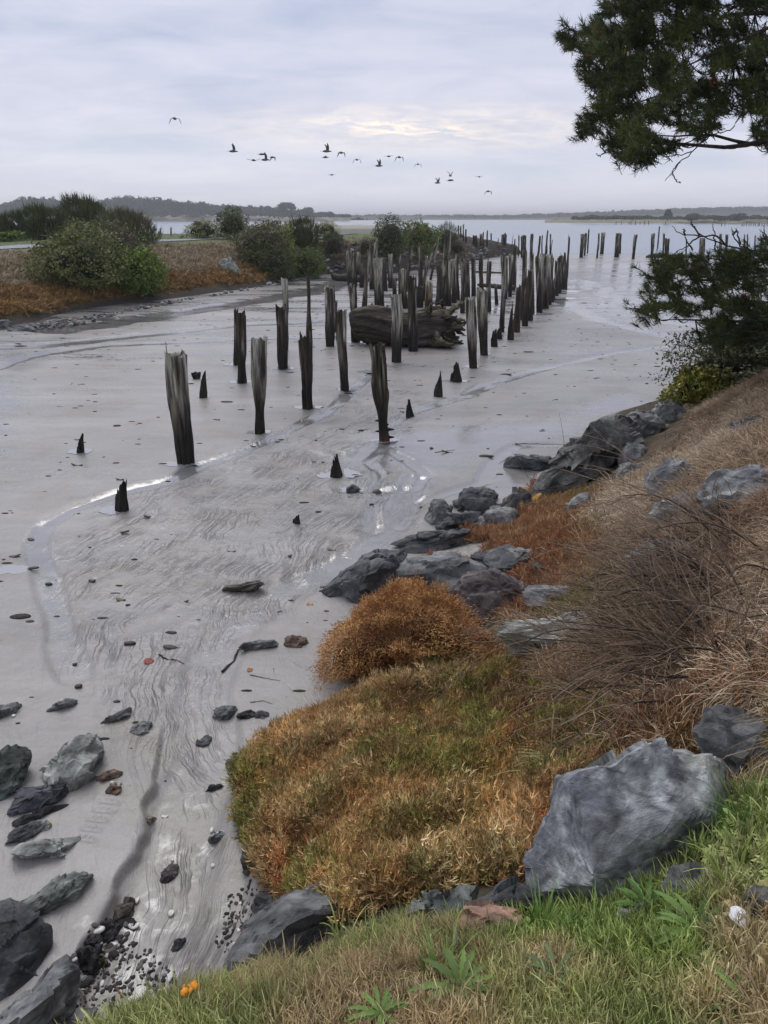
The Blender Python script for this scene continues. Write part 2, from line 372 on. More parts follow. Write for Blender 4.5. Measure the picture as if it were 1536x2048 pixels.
def mat_rock():
    m, N, L, B = newmat('shore_rock')
    at = N.new('ShaderNodeAttribute'); at.attribute_name = 'col'
    tc = N.new('ShaderNodeTexCoord'); v = tc.outputs['Object']
    n1 = nnoise(N, L, v, 6, 10, 0.72, 0.3); n2 = nnoise(N, L, v, 20, 6, 0.7, 0.3); n3 = nnoise(N, L, vscale(N, L, v, (3, 5, 4)), 1.5, 8, 0.7, 0.5)
    k = mnode(N, L, 'MULTIPLY', mapr(N, L, n1, 0.32, 0.7, 0.55, 1.6), mapr(N, L, n2, 0.32, 0.68, 0.7, 1.35))
    mx = N.new('ShaderNodeVectorMath'); mx.operation = 'SCALE'; L.new(at.outputs['Color'], mx.inputs[0]); L.new(k, mx.inputs['Scale'])
    pale = N.new('ShaderNodeMix'); pale.data_type = 'RGBA'; L.new(mapr(N, L, n3, 0.50, 0.64, 0, 0.7), pale.inputs[0]); L.new(mx.outputs[0], pale.inputs[6])
    sc = N.new('ShaderNodeVectorMath'); sc.operation = 'MULTIPLY_ADD'; L.new(at.outputs['Color'], sc.inputs[0]); sc.inputs[1].default_value = (1.75, 1.8, 1.72); sc.inputs[2].default_value = (.02, .021, .017)
    L.new(sc.outputs[0], pale.inputs[7]); L.new(pale.outputs[2], B.inputs['Base Color'])
    b = N.new('ShaderNodeBump'); b.inputs['Strength'].default_value = 0.7; b.inputs['Distance'].default_value = 0.035
    h = mnode(N, L, 'ADD', n1, mnode(N, L, 'ADD', mnode(N, L, 'MULTIPLY', n2, 0.30), mnode(N, L, 'MULTIPLY', n3, 0.8)))
    L.new(h, b.inputs['Height']); L.new(b.outputs[0], B.inputs['Normal'])
    B.inputs['Roughness'].default_value = 0.62; B.inputs['Specular IOR Level'].default_value = 0.4
    return m
M_rock = mat_rock()
def mat_mud():
    m, N, L, B = newmat('wet_tidal_mud')
    g = N.new('ShaderNodeNewGeometry'); pos = g.outputs['Position']
    fl = N.new('ShaderNodeAttribute'); fl.attribute_name = 'flow'; sf = N.new('ShaderNodeSeparateXYZ'); L.new(fl.outputs['Vector'], sf.inputs[0])
    wa = N.new('ShaderNodeAttribute'); wa.attribute_name = 'wet'; ra = N.new('ShaderNodeAttribute'); ra.attribute_name = 'rill'
    sx = N.new('ShaderNodeSeparateXYZ'); L.new(pos, sx.inputs[0])
    # warp the flow coordinates so the rills braid
    w1 = nnoise(N, L, pos, 0.55, 2, 0.5); w2 = nnoise(N, L, pos, 2.1, 3, 0.5)
    s_ = mnode(N, L, 'MULTIPLY', sf.outputs[0], 0.42)
    d_ = mnode(N, L, 'ADD', mnode(N, L, 'MULTIPLY', sf.outputs[1], 7.5), mnode(N, L, 'ADD', mnode(N, L, 'MULTIPLY', w1, 9.0), mnode(N, L, 'MULTIPLY', w2, 1.5)))
    cv = N.new('ShaderNodeCombineXYZ'); L.new(s_, cv.inputs[0]); L.new(d_, cv.inputs[1])
    rill = nnoise(N, L, cv.outputs[0], 1.0, 4, 0.55, 0.35)
    rr = mnode(N, L, 'ABSOLUTE', mnode(N, L, 'SUBTRACT', rill, 0.5)); rr = mapr(N, L, rr, 0.0, 0.035, 0.0, 1.0)
    cv2 = N.new('ShaderNodeCombineXYZ'); L.new(mnode(N, L, 'MULTIPLY', sf.outputs[0], 2.3), cv2.inputs[0]); L.new(mnode(N, L, 'MULTIPLY', d_, 1.9), cv2.inputs[1])
    rf = mnode(N, L, 'ABSOLUTE', mnode(N, L, 'SUBTRACT', nnoise(N, L, cv2.outputs[0], 1.0, 3, 0.5, 0.3), 0.5)); rf = mapr(N, L, rf, 0.0, 0.045, 0.45, 1.0)
    rr = mnode(N, L, 'MINIMUM', rr, rf)
    fade = mapr(N, L, nnoise(N, L, pos, 1.4, 4, 0.7), 0.40, 0.62, 0.0, 1.0)
    rillA = mnode(N, L, 'MULTIPLY', ra.outputs['Fac'], fade)
    speck = nnoise(N, L, pos, 55, 4, 0.7); lump = nnoise(N, L, pos, 7, 6, 0.62, 0.4); big = nnoise(N, L, vscale(N, L, pos, (0.35, 1.0, 1)), 0.55, 4, 0.55, 0.3)
    # long low streaks of wetter and drier mud farther out
    band = nnoise(N, L, vscale(N, L, pos, (0.055, 0.36, 1)), 1.6, 7, 0.62, 0.6)
    bandf = nnoise(N, L, vscale(N, L, pos, (0.35, 1.7, 1)), 1.6, 6, 0.66, 0.4)
    far = mapr(N, L, sx.outputs[1], 8, 36, 0.0, 1.0)
    wet = mnode(N, L, 'ADD', wa.outputs['Fac'], mnode(N, L, 'MULTIPLY', mnode(N, L, 'ADD', mnode(N, L, 'SUBTRACT', mnode(N, L, 'ADD', mnode(N, L, 'MULTIPLY', band, 0.65), mnode(N, L, 'MULTIPLY', bandf, 0.35)), 0.5), 0.0), mnode(N, L, 'ADD', 1.0, mnode(N, L, 'MULTIPLY', far, 2.6))))
    wet = mnode(N, L, 'ADD', wet, mnode(N, L, 'MULTIPLY', mnode(N, L, 'SUBTRACT', lump, 0.5), 0.9))
    wet = mapr(N, L, wet, 0.34, 0.62, 0.0, 1.0)
    # small dark specks and weed crumbs
    sp2 = nnoise(N, L, vscale(N, L, pos, (6, 9, 6)), 1.6, 4, 0.75, 0.8)
    cr = mapr(N, L, sp2, 0.66, 0.72, 0.0, 0.7)
    dry = (0.305, 0.295, 0.280, 1); wetc = (0.265, 0.262, 0.260, 1)
    mx = N.new('ShaderNodeMix'); mx.data_type = 'RGBA'; L.new(wet, mx.inputs[0]); mx.inputs[6].default_value = dry; mx.inputs[7].default_value = wetc
    k = mnode(N, L, 'MULTIPLY', mapr(N, L, big, 0.3, 0.7, 0.80, 1.16), mapr(N, L, speck, 0.3, 0.7, 0.9, 1.1))
    ta = N.new('ShaderNodeAttribute'); ta.attribute_name = 'tone'; tn = mnode(N, L, 'MULTIPLY', ta.outputs['Fac'], mapr(N, L, mnode(N, L, 'ADD', mnode(N, L, 'MULTIPLY', band, .5), mnode(N, L, 'MULTIPLY', bandf, .5)), 0.40, 0.56, 0.15, 1.0)); k = mnode(N, L, 'MULTIPLY', k, mnode(N, L, 'SUBTRACT', 1.0, tn))
    ln = mnode(N, L, 'SUBTRACT', 1.0, mnode(N, L, 'MULTIPLY', mnode(N, L, 'SUBTRACT', 1.0, rr), mnode(N, L, 'MULTIPLY', rillA, 0.34)))
    k = mnode(N, L, 'MULTIPLY', k, ln)
    sc = N.new('ShaderNodeVectorMath'); sc.operation = 'SCALE'; L.new(mx.outputs[2], sc.inputs[0]); L.new(k, sc.inputs['Scale'])
    st = N.new('ShaderNodeMix'); st.data_type = 'RGBA'; st.blend_type = 'MULTIPLY'; L.new(mapr(N, L, nnoise(N, L, pos, 0.8, 7, 0.7, 0.5), 0.48, 0.66, 0, 0.75), st.inputs[0]); L.new(sc.outputs[0], st.inputs[6]); st.inputs[7].default_value = (.84, .78, .68, 1)
    m2 = N.new('ShaderNodeMix'); m2.data_type = 'RGBA'; L.new(cr, m2.inputs[0]); L.new(st.outputs[2], m2.inputs[6]); m2.inputs[7].default_value = (0.045, 0.04, 0.035, 1)
    L.new(m2.outputs[2], B.inputs['Base Color'])
    L.new(mapr(N, L, wet, 0, 1, 0.40, 0.11), B.inputs['Roughness']); L.new(mapr(N, L, wet, 0, 1, 1.6, 2.5), B.inputs['IOR'])
    h = mnode(N, L, 'ADD', mnode(N, L, 'MULTIPLY', rr, mnode(N, L, 'MULTIPLY', rillA, 0.9)), mnode(N, L, 'ADD', mnode(N, L, 'MULTIPLY', lump, 0.6), mnode(N, L, 'MULTIPLY', speck, 0.10)))
    b = N.new('ShaderNodeBump'); L.new(mapr(N, L, wet, 0, 1, 0.8, 0.30), b.inputs['Strength']); b.inputs['Distance'].default_value = 0.02
    L.new(h, b.inputs['Height']); L.new(b.outputs[0], B.inputs['Normal'])
    return m
M_mud = mat_mud()
def mat_water(name, col, rough, bumpd, sx, sy, ior=1.6, strength=0.6):
    m, N, L, B = newmat(name)
    g = N.new('ShaderNodeNewGeometry'); v = vscale(N, L, g.outputs['Position'], (sx, sy, 1))
    B.inputs['Base Color'].default_value = col; B.inputs['Roughness'].default_value = rough; B.inputs['IOR'].default_value = ior
    b = N.new('ShaderNodeBump'); b.inputs['Strength'].default_value = strength; b.inputs['Distance'].default_value = bumpd
    L.new(nnoise(N, L, v, 1.0, 5, 0.6, 0.3), b.inputs['Height']); L.new(b.outputs[0], B.inputs['Normal'])
    if bumpd > 0.02:
        n = nnoise(N, L, vscale(N, L, g.outputs['Position'], (sx*0.02, sy*0.08, 1)), 1.0, 4, 0.6)
        mx = N.new('ShaderNodeMix'); mx.data_type = 'RGBA'; L.new(mapr(N, L, n, 0.35, 0.65, 0, 1), mx.inputs[0]); mx.inputs[6].default_value = col; mx.inputs[7].default_value = tuple(c*1.35 for c in col[:3])+(1,)
        L.new(mx.outputs[2], B.inputs['Base Color'])
    return m
M_sea = mat_water('estuary_water', (0.11, 0.15, 0.20, 1), 0.2, 0.10, 0.45, 1.5, 1.55, 0.5)
M_pud = mat_water('puddle_water', (0.33, 0.335, 0.345, 1), 0.02, 0.002, 3, 5, 2.6, 0.15)  # pale base colour stands in for part of the bright sky reflection

# ------------------------------------------------------------------ the ground
def grid_mesh(name, X, Y, Z, mat, keep=None, **kw):
    r, c = X.shape; V = np.stack([X, Y, Z], -1).reshape(-1, 3); i = np.arange(r-1)[:, None]*c+np.arange(c-1)[None]
    Q = np.stack([i, i+1, i+c+1, i+c], -1)
    if keep is not None:
        k = keep[:-1, :-1] | keep[1:, :-1] | keep[:-1, 1:] | keep[1:, 1:]; Q = Q[k]
        Q = Q.reshape(-1, 4); used = np.zeros(len(V), bool); used[Q.ravel()] = True; mp = np.cumsum(used)-1; V = V[used]; Q = mp[Q]
        for kk in ('col',):
            if kk in kw: kw[kk] = kw[kk][used]
        if 'attrs' in kw: kw['attrs'] = {a: b[used] for a, b in kw['attrs'].items()}
    return mesh(name, V, Q.reshape(-1, 4), mat=mat, origin=(0, 0, 0), **kw)
def build_mud():
    A = np.radians(np.linspace(-47, 47, 430)); R = np.concatenate([[0.3], np.geomspace(1.6, 190, 760)])
    a, r = np.meshgrid(A, R); X = r*np.sin(a)*1.0; Y = r*np.cos(a)-0.0; Z = mud(X, Y)
    wet = np.zeros(X.shape); bd = np.full(X.shape, 1e9); fs = np.zeros(X.shape); fd = np.zeros(X.shape)
    for k, (pts, w, d) in enumerate(STW):
        q, arc, sd_ = seg_dist(X, Y, pts); wet = np.maximum(wet, (0.30+0.7*ss(Y, 6, 15))*(1-ss(q, w*0.3, w*(1.5+.8*fbm(X*2, Y*2, o=2, s=88)))))
    q, fs, sd_ = seg_dist(X, Y, FLOWL); fd = q*sd_; fs = fs+.35*fd
    # the broad shining sheet by the rocks and the fan below it
    for poly, s_, amt in [([(860,960),(850,1050),(700,1130),(560,1190),(470,1260),(420,1380),(440,1470),(480,1500),(450,1400),(500,1260),(640,1200),(760,1080),(700,1010),(760,960)], 0.7, 0.60),
                        ([(1090,930),(1000,900),(960,960),(860,1000),(900,1040),(1080,1000)], 0.6, 0.5),
                        ([(1150,530),(1350,520),(1450,600),(1500,690),(1100,640)], 4, 0.30),
                        ([(700,560),(1000,520),(1150,560),(1100,640),(960,640),(700,600)], 3, 0.16),
                        ([(700,860),(1080,830),(1300,760),(1300,820),(1060,900),(900,960),(760,960),(640,940)], 1.2, 0.42),
                        ([(-100,700),(60,760),(60,900),(-100,940)], 1.0, 0.4)]:
        pw = [px2mud(*p) for p in poly]; q, _, _ = seg_dist(X, Y, pw, True); ins = inside(X, Y, pw); sdv = np.where(ins, q, -q)
        wet = np.maximum(wet, amt*ss(sdv, -s_*0.3, s_))
    # dry sand patch next to the rocks, lower right
    for poly in ([(860,1090),(1000,1080),(960,1140),(880,1110)], [(640,1210),(800,1190),(900,1250),(1000,1300),(700,1400),(560,1440),(470,1520),(450,1380),(480,1290)], [(-50,1250),(60,1290),(200,1500),(280,1560),(240,1750),(150,1900),(200,2048),(-200,2100)]):
        pw = [px2mud(*p) for p in poly]; q, _, _ = seg_dist(X, Y, pw, True); ins = inside(X, Y, pw); sdv = np.where(ins, q, -q)
        wet = wet - 0.35*ss(sdv, -0.1, 0.4)
    wet = wet*(.50+.50*ss(Y, 4.5, 9)); base = 0.22+0.06*ss(Y, 4, 9)+0.08*ss(Y, 20, 60)
    pz = [px2mud(*p) for p in [(900,800),(760,930),(880,960),(850,1050),(640,1200),(480,1300),(460,1500),(560,1900),(200,2060),(270,1700),(290,1550),(120,1350),(60,1120),(180,1010),(420,920),(640,800),(760,740)]]
    q, _, _ = seg_dist(X, Y, pz, True); ins = inside(X, Y, pz); sdv = np.where(ins, q, -q); rl = ss(sdv, -0.15, 0.6)
    # dry scarp sides, footprints
    Z = Z + 0.026*(ridge(fs*0.8+40, fd*3.2+2.2*fbm(X*.8, Y*.8, o=2, s=61), o=2, s=50)-.3)*rl*(1-ss(Y, 14, 20))*ss(fbm(X*0.9, Y*0.9, o=2, s=62), -.35, .35)+0.010*fbm(fs*2.2, fd*11, o=3, s=66)*rl*(1-ss(Y, 12, 18))
    a0, b0 = px2mud(228, 1590), px2mud(160, 1690); q, arc, sd_ = seg_dist(X, Y, [a0, b0]); Z = Z + 0.012*np.sin(arc*2*np.pi/0.085)*(1-ss(q, 0.05, 0.09))-0.006*(1-ss(q, 0.06, 0.11))
    q, _, _ = seg_dist(X, Y, SPIT, True); tone = .62*(1-ss(q, 2.0, 10))*ss(X, 14, 4)
    q, _, _ = seg_dist(X, Y, SCARP); tone = np.maximum(tone, .35*(1-ss(q+.06*fbm(X*9, Y*9, o=2, s=5), .02, .09))*(Y < 6.5)); px_, py_ = proj(np.stack([X, Y, Z], -1)); tone = np.maximum(tone, .45*ss(py_, 1750, 1950)*ss(px_, 120, 220)*(Y > 1)); tone = np.maximum(tone, .20+0*tone)
    for poly, am, s_ in [([(1100,545),(1180,535),(1270,540),(1300,570),(1220,590),(1120,590)], .75, 3.0), ([(1100,640),(1250,640),(1340,670),(1250,680),(1100,672)], .4, 1.5), ([(0,700),(120,705),(60,745),(0,755)], .7, .6)]:
        pw = [px2mud(*p) for p in poly]; q, _, _ = seg_dist(X, Y, pw, True); tone = np.maximum(tone, am*ss(np.where(inside(X, Y, pw), q, -q), -s_, s_))
    nb = in_nb(X, Y); hid = np.zeros(X.shape, bool); hid[nb] = bank(X[nb], Y[nb], False) > Z[nb]+0.6
    flow = np.stack([fs, fd, np.zeros_like(fs)], -1).reshape(-1, 3)
    o = grid_mesh('mudflat', X, Y, Z, M_mud, keep=~hid, attrs={'tone': tone.ravel(), 'flow': flow, 'wet': (wet+base*0.9).ravel(), 'rill': (0.12+0.88*rl).ravel()})
    tag(o, 'wet grey tidal mudflat with braided rills', kind='structure')
build_mud()
def bank_colour(X, Y, Z, mz):
    px, py = proj(np.stack([X, Y, Z], -1)); n = fbm(X*1.5, Y*1.5, o=4, s=90)[..., None]; n2 = fbm(X*6, Y*6, o=3, s=91)[..., None]
    sand = np.array([.30, .288, .27]); soil = np.array([.060, .045, .030]); green = np.array([.058, .052, .028]); straw = np.array([.17, .12, .07])
    h = (Z-mz)[..., None]
    c = np.where(True, soil*(1+.3*n)+straw*0.25*(n > 0.1), 0)
    lawn = ss(0.9*Y*0+2.3-Y+0.35*X, -0.6, 0.6)[..., None]*ss(Z, 1.7, 2.1)[..., None]
    c = c*(1-lawn)+green*(1+.4*n2)*lawn
    sm = 1-ss(h-0.05*n, 0.06, 0.20)
    q = inside(px, py, [(850,1090),(1010,1080),(1020,1140),(900,1130)]) | inside(px, py, [(640,1220),(960,1230),(1020,1330),(860,1350),(600,1460),(540,1480)])
    sm = np.maximum(sm, q[..., None].astype(float))
    return c*(1-sm)+sand*(1+.15*n2)*sm
def build_bank():
    x = np.concatenate([np.arange(-5, 6, 0.045), np.arange(6, 20.01, 0.16)]); y = np.concatenate([np.arange(-2.4, 8, 0.045), np.arange(8, 33, 0.12)])
    X, Y = np.meshgrid(x, y); Z = bank(X, Y); mz = mud(X, Y, False)
    keep = Z > mz-0.06
    V = bank_colour(X, Y, Z, mz)
    o = grid_mesh('bank_ground', X, Y, Z, M_soil, keep=keep, col=V.reshape(-1, 3)); tag(o, 'earth and sand slope of the near bank', kind='structure')
build_bank()
def build_spit():
    x = np.concatenate([np.arange(-125, -30, 1.5), np.arange(-30, 20.1, 0.30)]); y = np.concatenate([np.arange(20, 100, 0.30), np.arange(100, 446, 3.0)])
    X, Y = np.meshgrid(x, y); Z = spit(X, Y); n = fbm(X/2, Y/2, o=4, s=93)[..., None]; n2 = fbm(X*1.5, Y*1.5, o=3, s=94)[..., None]
    g = np.array([.105, .125, .055]); gravel = np.array([.13, .14, .115]); orange = np.array([.15, .10, .04]); tan = np.array([.22, .175, .11]); dark = np.array([.045, .040, .033])
    z = Z[..., None]; top = ss(z+0.12*n, 2.15, 2.4); low = 1-ss(z+.1*n, 0.15, 0.45); mid = ss(z+0.3*n, 0.9, 1.6)
    c = orange*(1-mid)+tan*mid; c = c*(1+.4*n2); c = c*(1-top)+g*(1+.2*n2)*top; c = c*(1-low)+dark*(1+.5*n2)*low
    rk = ss(X+0.0*Y, -6.5, -4.5)[..., None]*(1-top); c = c*(1-rk)+dark*rk
    fr = ss(Y, 92, 120)[..., None]; c = c*(1-fr)+gravel*(1+.3*n2)*fr
    sand = ss(Y, 290, 320)[..., None]; c = c*(1-sand)+np.array([.30, .27, .21])*sand
    keep = Z > mud(X, Y, False)-0.5
    o = grid_mesh('spit_ground', X, Y, Z, M_soil, keep=keep, col=c.reshape(-1, 3)); tag(o, 'low grassy spit beyond the mud channel', kind='structure')
build_spit()
def build_path():
    c = np.array([P(a, b, 2.5)[:2] for a, b in [(-330,505),(-150,500),(0,493),(90,489),(200,485),(330,481),(420,478),(520,475),(640,470),(720,466)]])
    t = np.linspace(0, len(c)-1, 90); cx = np.interp(t, range(len(c)), c[:, 0]); cy = np.interp(t, range(len(c)), c[:, 1])
    d = np.stack([np.gradient(cx), np.gradient(cy)], -1); d = unit(d); nrm = np.stack([-d[:, 1], d[:, 0]], -1)
    w = np.linspace(-1.3, 1.3, 5); X = cx[:, None]+nrm[:, :1]*w*(1+.1*vnoise(t, t)[:, None]); Y = cy[:, None]+nrm[:, 1:]*w
    Z = spit(X, Y)+0.05
    o = grid_mesh('gravel_path', X, Y, Z, mat_col('path_gravel', 0.8, 0.3, 3, 0.35, 0.5, 20), col=np.tile([.24, .27, .31], (X.size, 1))); tag(o, 'blue grey gravel path along the spit', kind='structure')
build_path()
def build_water():
    V = [(-6000, 60, -.155), (6000, 60, -.155), (6000, 9000, -.155), (-6000, 9000, -.155)]
    X, Y = np.meshgrid(np.linspace(-5000, 5000, 40), np.concatenate([np.linspace(62, 200, 12), np.linspace(300, 9000, 20)]))
    o = grid_mesh('water', X, Y, np.full(X.shape, -.155), M_sea); tag(o, 'pale blue estuary water', kind='structure')
build_water()
# far land: sand banks, dunes
def ridge_land(name, pts, label, col, base=-0.4, n=160, depth=120, mat=None, seed=0):
    """pts: list of (px, py_top, distance)"""
    pts = np.array(pts, float); x = np.linspace(pts[0, 0], pts[-1, 0], n); yt = np.interp(x, pts[:, 0], pts[:, 1]); D = np.interp(x, pts[:, 0], pts[:, 2])
    rows = []
    for k, f in enumerate([0, .12, .3, .6, 1.0, 1.6]):
        h = [0, .35, .75, 1.0, 1.0, 0][k]; dd = D+depth*f; X = (x-768)/F*(dd)*1.0/CP*CP; 
        top = np.array([PT(a, b, d)[2] for a, b, d in zip(x, yt, D+depth*.6)])
        rows.append(np.stack([(x-768)/F*dd*(1.0), dd*(CP+(1024-435)/F*SP), base+(top-base)*h*(1+0.06*vnoise(x/9+seed, k*3.1))], -1))
    A = np.array(rows); return tag(grid_mesh(name, A[..., 0], A[..., 1], A[..., 2], mat or M_far, col=np.tile(col, (A.shape[0]*A.shape[1], 1))), label, kind='structure')
ridge_land('far_dune', [(-500,427,860),(0,429,860),(150,431,860),(280,428,860),(330,429,860),(420,431,880),(640,434,900),(700,437,900)], 'pale sand dune beyond the river on the left', (.24, .215, .175), depth=60)
ridge_land('far_shore', [(560,434,900),(760,433,1300),(900,432,1500),(1000,434,1500),(1080,432,1500),(1180,428,1500),(1300,423,1500),(1400,420,1500),(1536,418,1500),(2100,410,1500)], 'low wooded hills on the far shore', (.055, .07, .045), depth=250)
ridge_land('sand_bar', [(1090,441,640),(1130,438,620),(1200,438.5,600),(1350,439,560),(1500,440,540),(2000,440,520)], 'low grassy sand island at right', (.20, .19, .12), depth=40, n=80)
# ------------------------------------------------------------------ timber piles
PILE_N = [0]
def pile(xb, yb, xt, yt, wt, wb, label, group, style='', zb=None, seed=None, name='timber_pile', cat='timber pile', reach=None):
    """old timber pile; base and top given as seen, widths in photo pixels"""
    PILE_N[0] += 1; sd_ = PILE_N[0]*7 if seed is None else seed
    if zb is None: b, t = hit(xb, yb)
    else: b = P(xb, yb, zb); t = (b[2]-H)/ray(xb, yb)[2]
    u, yy, w = ray(xt, yt); tt = b[1]/yy; top = np.array([u*tt, b[1], H+w*tt])
    rb = wb*t/F/2; rt = wt*t/F/2; h = top[2]-b[2]
    near = wt > 13; n = 34 if near else (16 if wt > 7 else 8); m = max(6, min(30, int(h/(0.09 if near else 0.25))))
    th = np.arange(n)/n*2*np.pi; k = np.linspace(0, 1, m)
    # jagged, splintered top: each column of fibre ends at its own height
    jag = {'p': 0.13, 'd': 0.20, 'f': 0.34, 's': 0.62, 'b': 0.13}.get(style[:1], 0.13)
    cut = jag*1.5*(0.5+0.5*vnoise(np.cos(th)*1.6+sd_*1.3, np.sin(th)*1.6, 0*th, s=sd_+3))+jag*1.1*(0.5+0.5*vnoise(np.cos(th)*7, np.sin(th)*7+sd_, 0*th, s=sd_+4))**2
    if style[:1] == 's': cut = .60*(0.5+0.5*np.cos(th-(2.9+.5*(sd_ % 2))))**1.6+0.16*(vnoise(np.cos(th)*4, np.sin(th)*4, 0*th, s=sd_)+1); rt = max(rt, rb*.62)
    if style[:1] == 'f': cut = cut+0.22*np.exp(-((np.cos(th-0.2*sd_))/0.35)**2)
    cut = cut-cut.min(); cut = cut*min(1.0, 0.55/h*max(1, h*0.6)) if style[:1] != 's' else cut
    s0 = -0.25
    kk = s0/h+(1-s0/h)*k                         # goes below the mud
    T_, K_ = np.meshgrid(th, kk); cs, sn = np.cos(T_), np.sin(T_)
    waist = rb+(rt-rb)*ss(K_, 0.08, 0.62)
    if 'w' in style: waist = waist*(1-0.22*np.exp(-((K_-0.22)/0.13)**2))
    grooves = 0.13*vnoise(cs*2.4+sd_, sn*2.4, K_*h*0.55, s=sd_)+0.10*vnoise(cs*5.5, sn*5.5+sd_, K_*h*0.5, s=sd_+1)
    if 'd' in style or 'f' in style: grooves = grooves-0.12*(ridge(cs*2, sn*2+sd_, K_*h*0.4, o=1, s=sd_+5) > 0.6)
    grooves = grooves+0.10*vnoise(cs*11, sn*11+sd_, K_*h*0.8, s=sd_+11)+.06*vnoise(cs*3, sn*3, K_*h*2.6, s=sd_+12)
    R_ = waist*(0.95+grooves*(1.25 if near else 1.4))+0.012*vnoise(cs*6, sn*6, K_*h*3, s=sd_+2)*(t < 30)
    Z_ = b[2]+h*K_; lim = (b[2]+h*(1-cut))[None]; Z_ = np.minimum(Z_, lim+0*Z_)
    kz = (Z_-b[2])/h
    bend = 0.02*h*vnoise(kz*1.3+sd_, kz*0, s=sd_+9)-0.02*h*vnoise(np.array([sd_*1.0]), np.array([0.0]), s=sd_+9)[0]; bend = bend*(1-kz)*4*kz
    cx = b[0]+(top[0]-b[0])*kz+bend; cy = b[1]+0.0*kz+bend*0.6
    X_ = cx+R_*cs; Y_ = cy+R_*sn
    V = np.stack([X_, Y_, Z_], -1).reshape(-1, 3)
    i = np.arange(m-1)[:, None]*n; j = np.arange(n)[None]; j2 = (j+1) % n
    Q = np.stack([i+j, i+j2, i+n+j2, i+n+j], -1).reshape(-1, 4)
    # hollow rotten head: inner ring and centre
    tp = np.stack([X_[-1], Y_[-1], Z_[-1]], -1); c = tp.mean(0); inn = c+(tp-c)*0.55; inn[:, 2] = tp[:, 2]-0.25*rt-0.5*(tp[:, 2]-tp[:, 2].min()); ce = c.copy(); ce[2] = inn[:, 2].min()-0.1*rt
    V = np.concatenate([V, inn, ce[None]]); a = (m-1)*n; Q = np.concatenate([Q, np.stack([a+j[0], a+j2[0], a+n+j2[0], a+n+j[0]], -1)])
    T = np.stack([a+n+j[0], a+n+j2[0], np.full(n, a+2*n)], -1)
    # colour: dark and weed-stained below the tide line, silvered and lichened above
    zz = (V[:, 2]-b[2]); ang = np.arctan2(V[:, 1]-b[1], V[:, 0]-b[0])
    line = 0.9+0.35*vnoise(ang*1.5+sd_, ang*0+zz, s=sd_)
    up = ss(zz, line*0.55, line*1.25)[:, None]
    n1 = vnoise(V[:, 0]*14, V[:, 1]*14, V[:, 2]*1.2, s=sd_+6)[:, None]; n2 = vnoise(V[:, 0]*7+9, V[:, 1]*7, V[:, 2]*2.2, s=sd_+7)[:, None]
    low = np.array([.022, .020, .016]); brown = np.array([.050, .038, .028]); silver = np.array([.34, .33, .29]); lich = np.array([.22, .225, .14]); red = np.array([.10, .045, .022])
    pl = {'p': .82, 'd': 0.15, 'f': 0.34, 's': 0.0, 'b': 0.40}.get(style[:1], 0.3)
    if 'd' in style[1:]: pl = 0.15
    mx = ss(n1+.45*n2, .35-.9*pl, .75-.9*pl)*up*(.3+.7*ss(zz/h, .25, .8))[:, None]
    c = low*(1-up)+brown*(1+.3*n2)*up; c = c*(1-mx)+(silver*(1-np.clip(n2+.2, 0, 1))+lich*np.clip(n2+.2, 0, 1))*mx
    if 'r' in style: rr = ss(n2, 0.0, 0.5)*(1-up)*0.9; c = c*(1-rr)+red*rr
    if 'y' in style: rr = ss(n2, -0.2, 0.4)*np.exp(-((zz[:, None]-0.5*h)/0.35)**2); c = c*(1-rr)+np.array([.33, .20, .04])*rr
    if style[:1] == 's': c = low*(1.0+.5*n2)
    o = mesh(name, V, Q, T, col=np.clip(c, 0.008, 1), mat=M_wood, origin=b, smooth=not near)
    tag(o, label, cat, group)
    return o, b, t, h
GF = 'standing timber piles nearest the camera'
FRONT = [
 (373,925,349,700,40,33,'p','thick pale-streaked pile with a thin iron rod sticking out of its top'),
 (519,866,519,672,29,20,'pw','pale splintered pile with a notched top, second from the left at the front'),
 (472,730,472,614,10,11,'d','slim pile pressed against the back of a taller dark pile on the left'),
 (484,766,480,618,21,19,'dw','dark pile with a kinked foot standing left of the pale notched pile'),
 (570,700,568,555,11,13,'p','thin silver pile rising behind a blunt dark one'),
 (565,738,561,607,23,18,'d','blunt dark pile standing in a puddle with a thin silver pile behind it'),
 (618,690,615,546,8,14,'d','tall spindly pile tapering to a point, behind the split dark pile'),
 (615,817,609,655,26,21,'fd','split dark pile with ragged top at the end of the rill'),
 (672,665,673,600,5,6,'d','short thin dark pile just right of the pale green pile'),
 (660,692,659,571,21,19,'p','stout pale green-grey pile with a flat top beyond the front row'),
 (689,780,683,617,18,18,'p','slim silver pile with a squared top standing in the rill'),
 (770,885,755,684,33,21,'dwr','dark broad-headed pile with knobs near its foot by the forked rill'),
 (794,724,791,585,22,19,'p','pale split pile standing in front of the driftwood trunk'),
 (826,702,823,547,16,18,'d','dark hollowed pile standing in front of the driftwood root mass'),
 (946,736,939,593,21,16,'pr','pale-topped pile with a rusty red foot, right of the driftwood stump'),
 (968,710,965,574,22,17,'pr','pale pile with a reddish lower half just behind the rusty-footed one'),
]
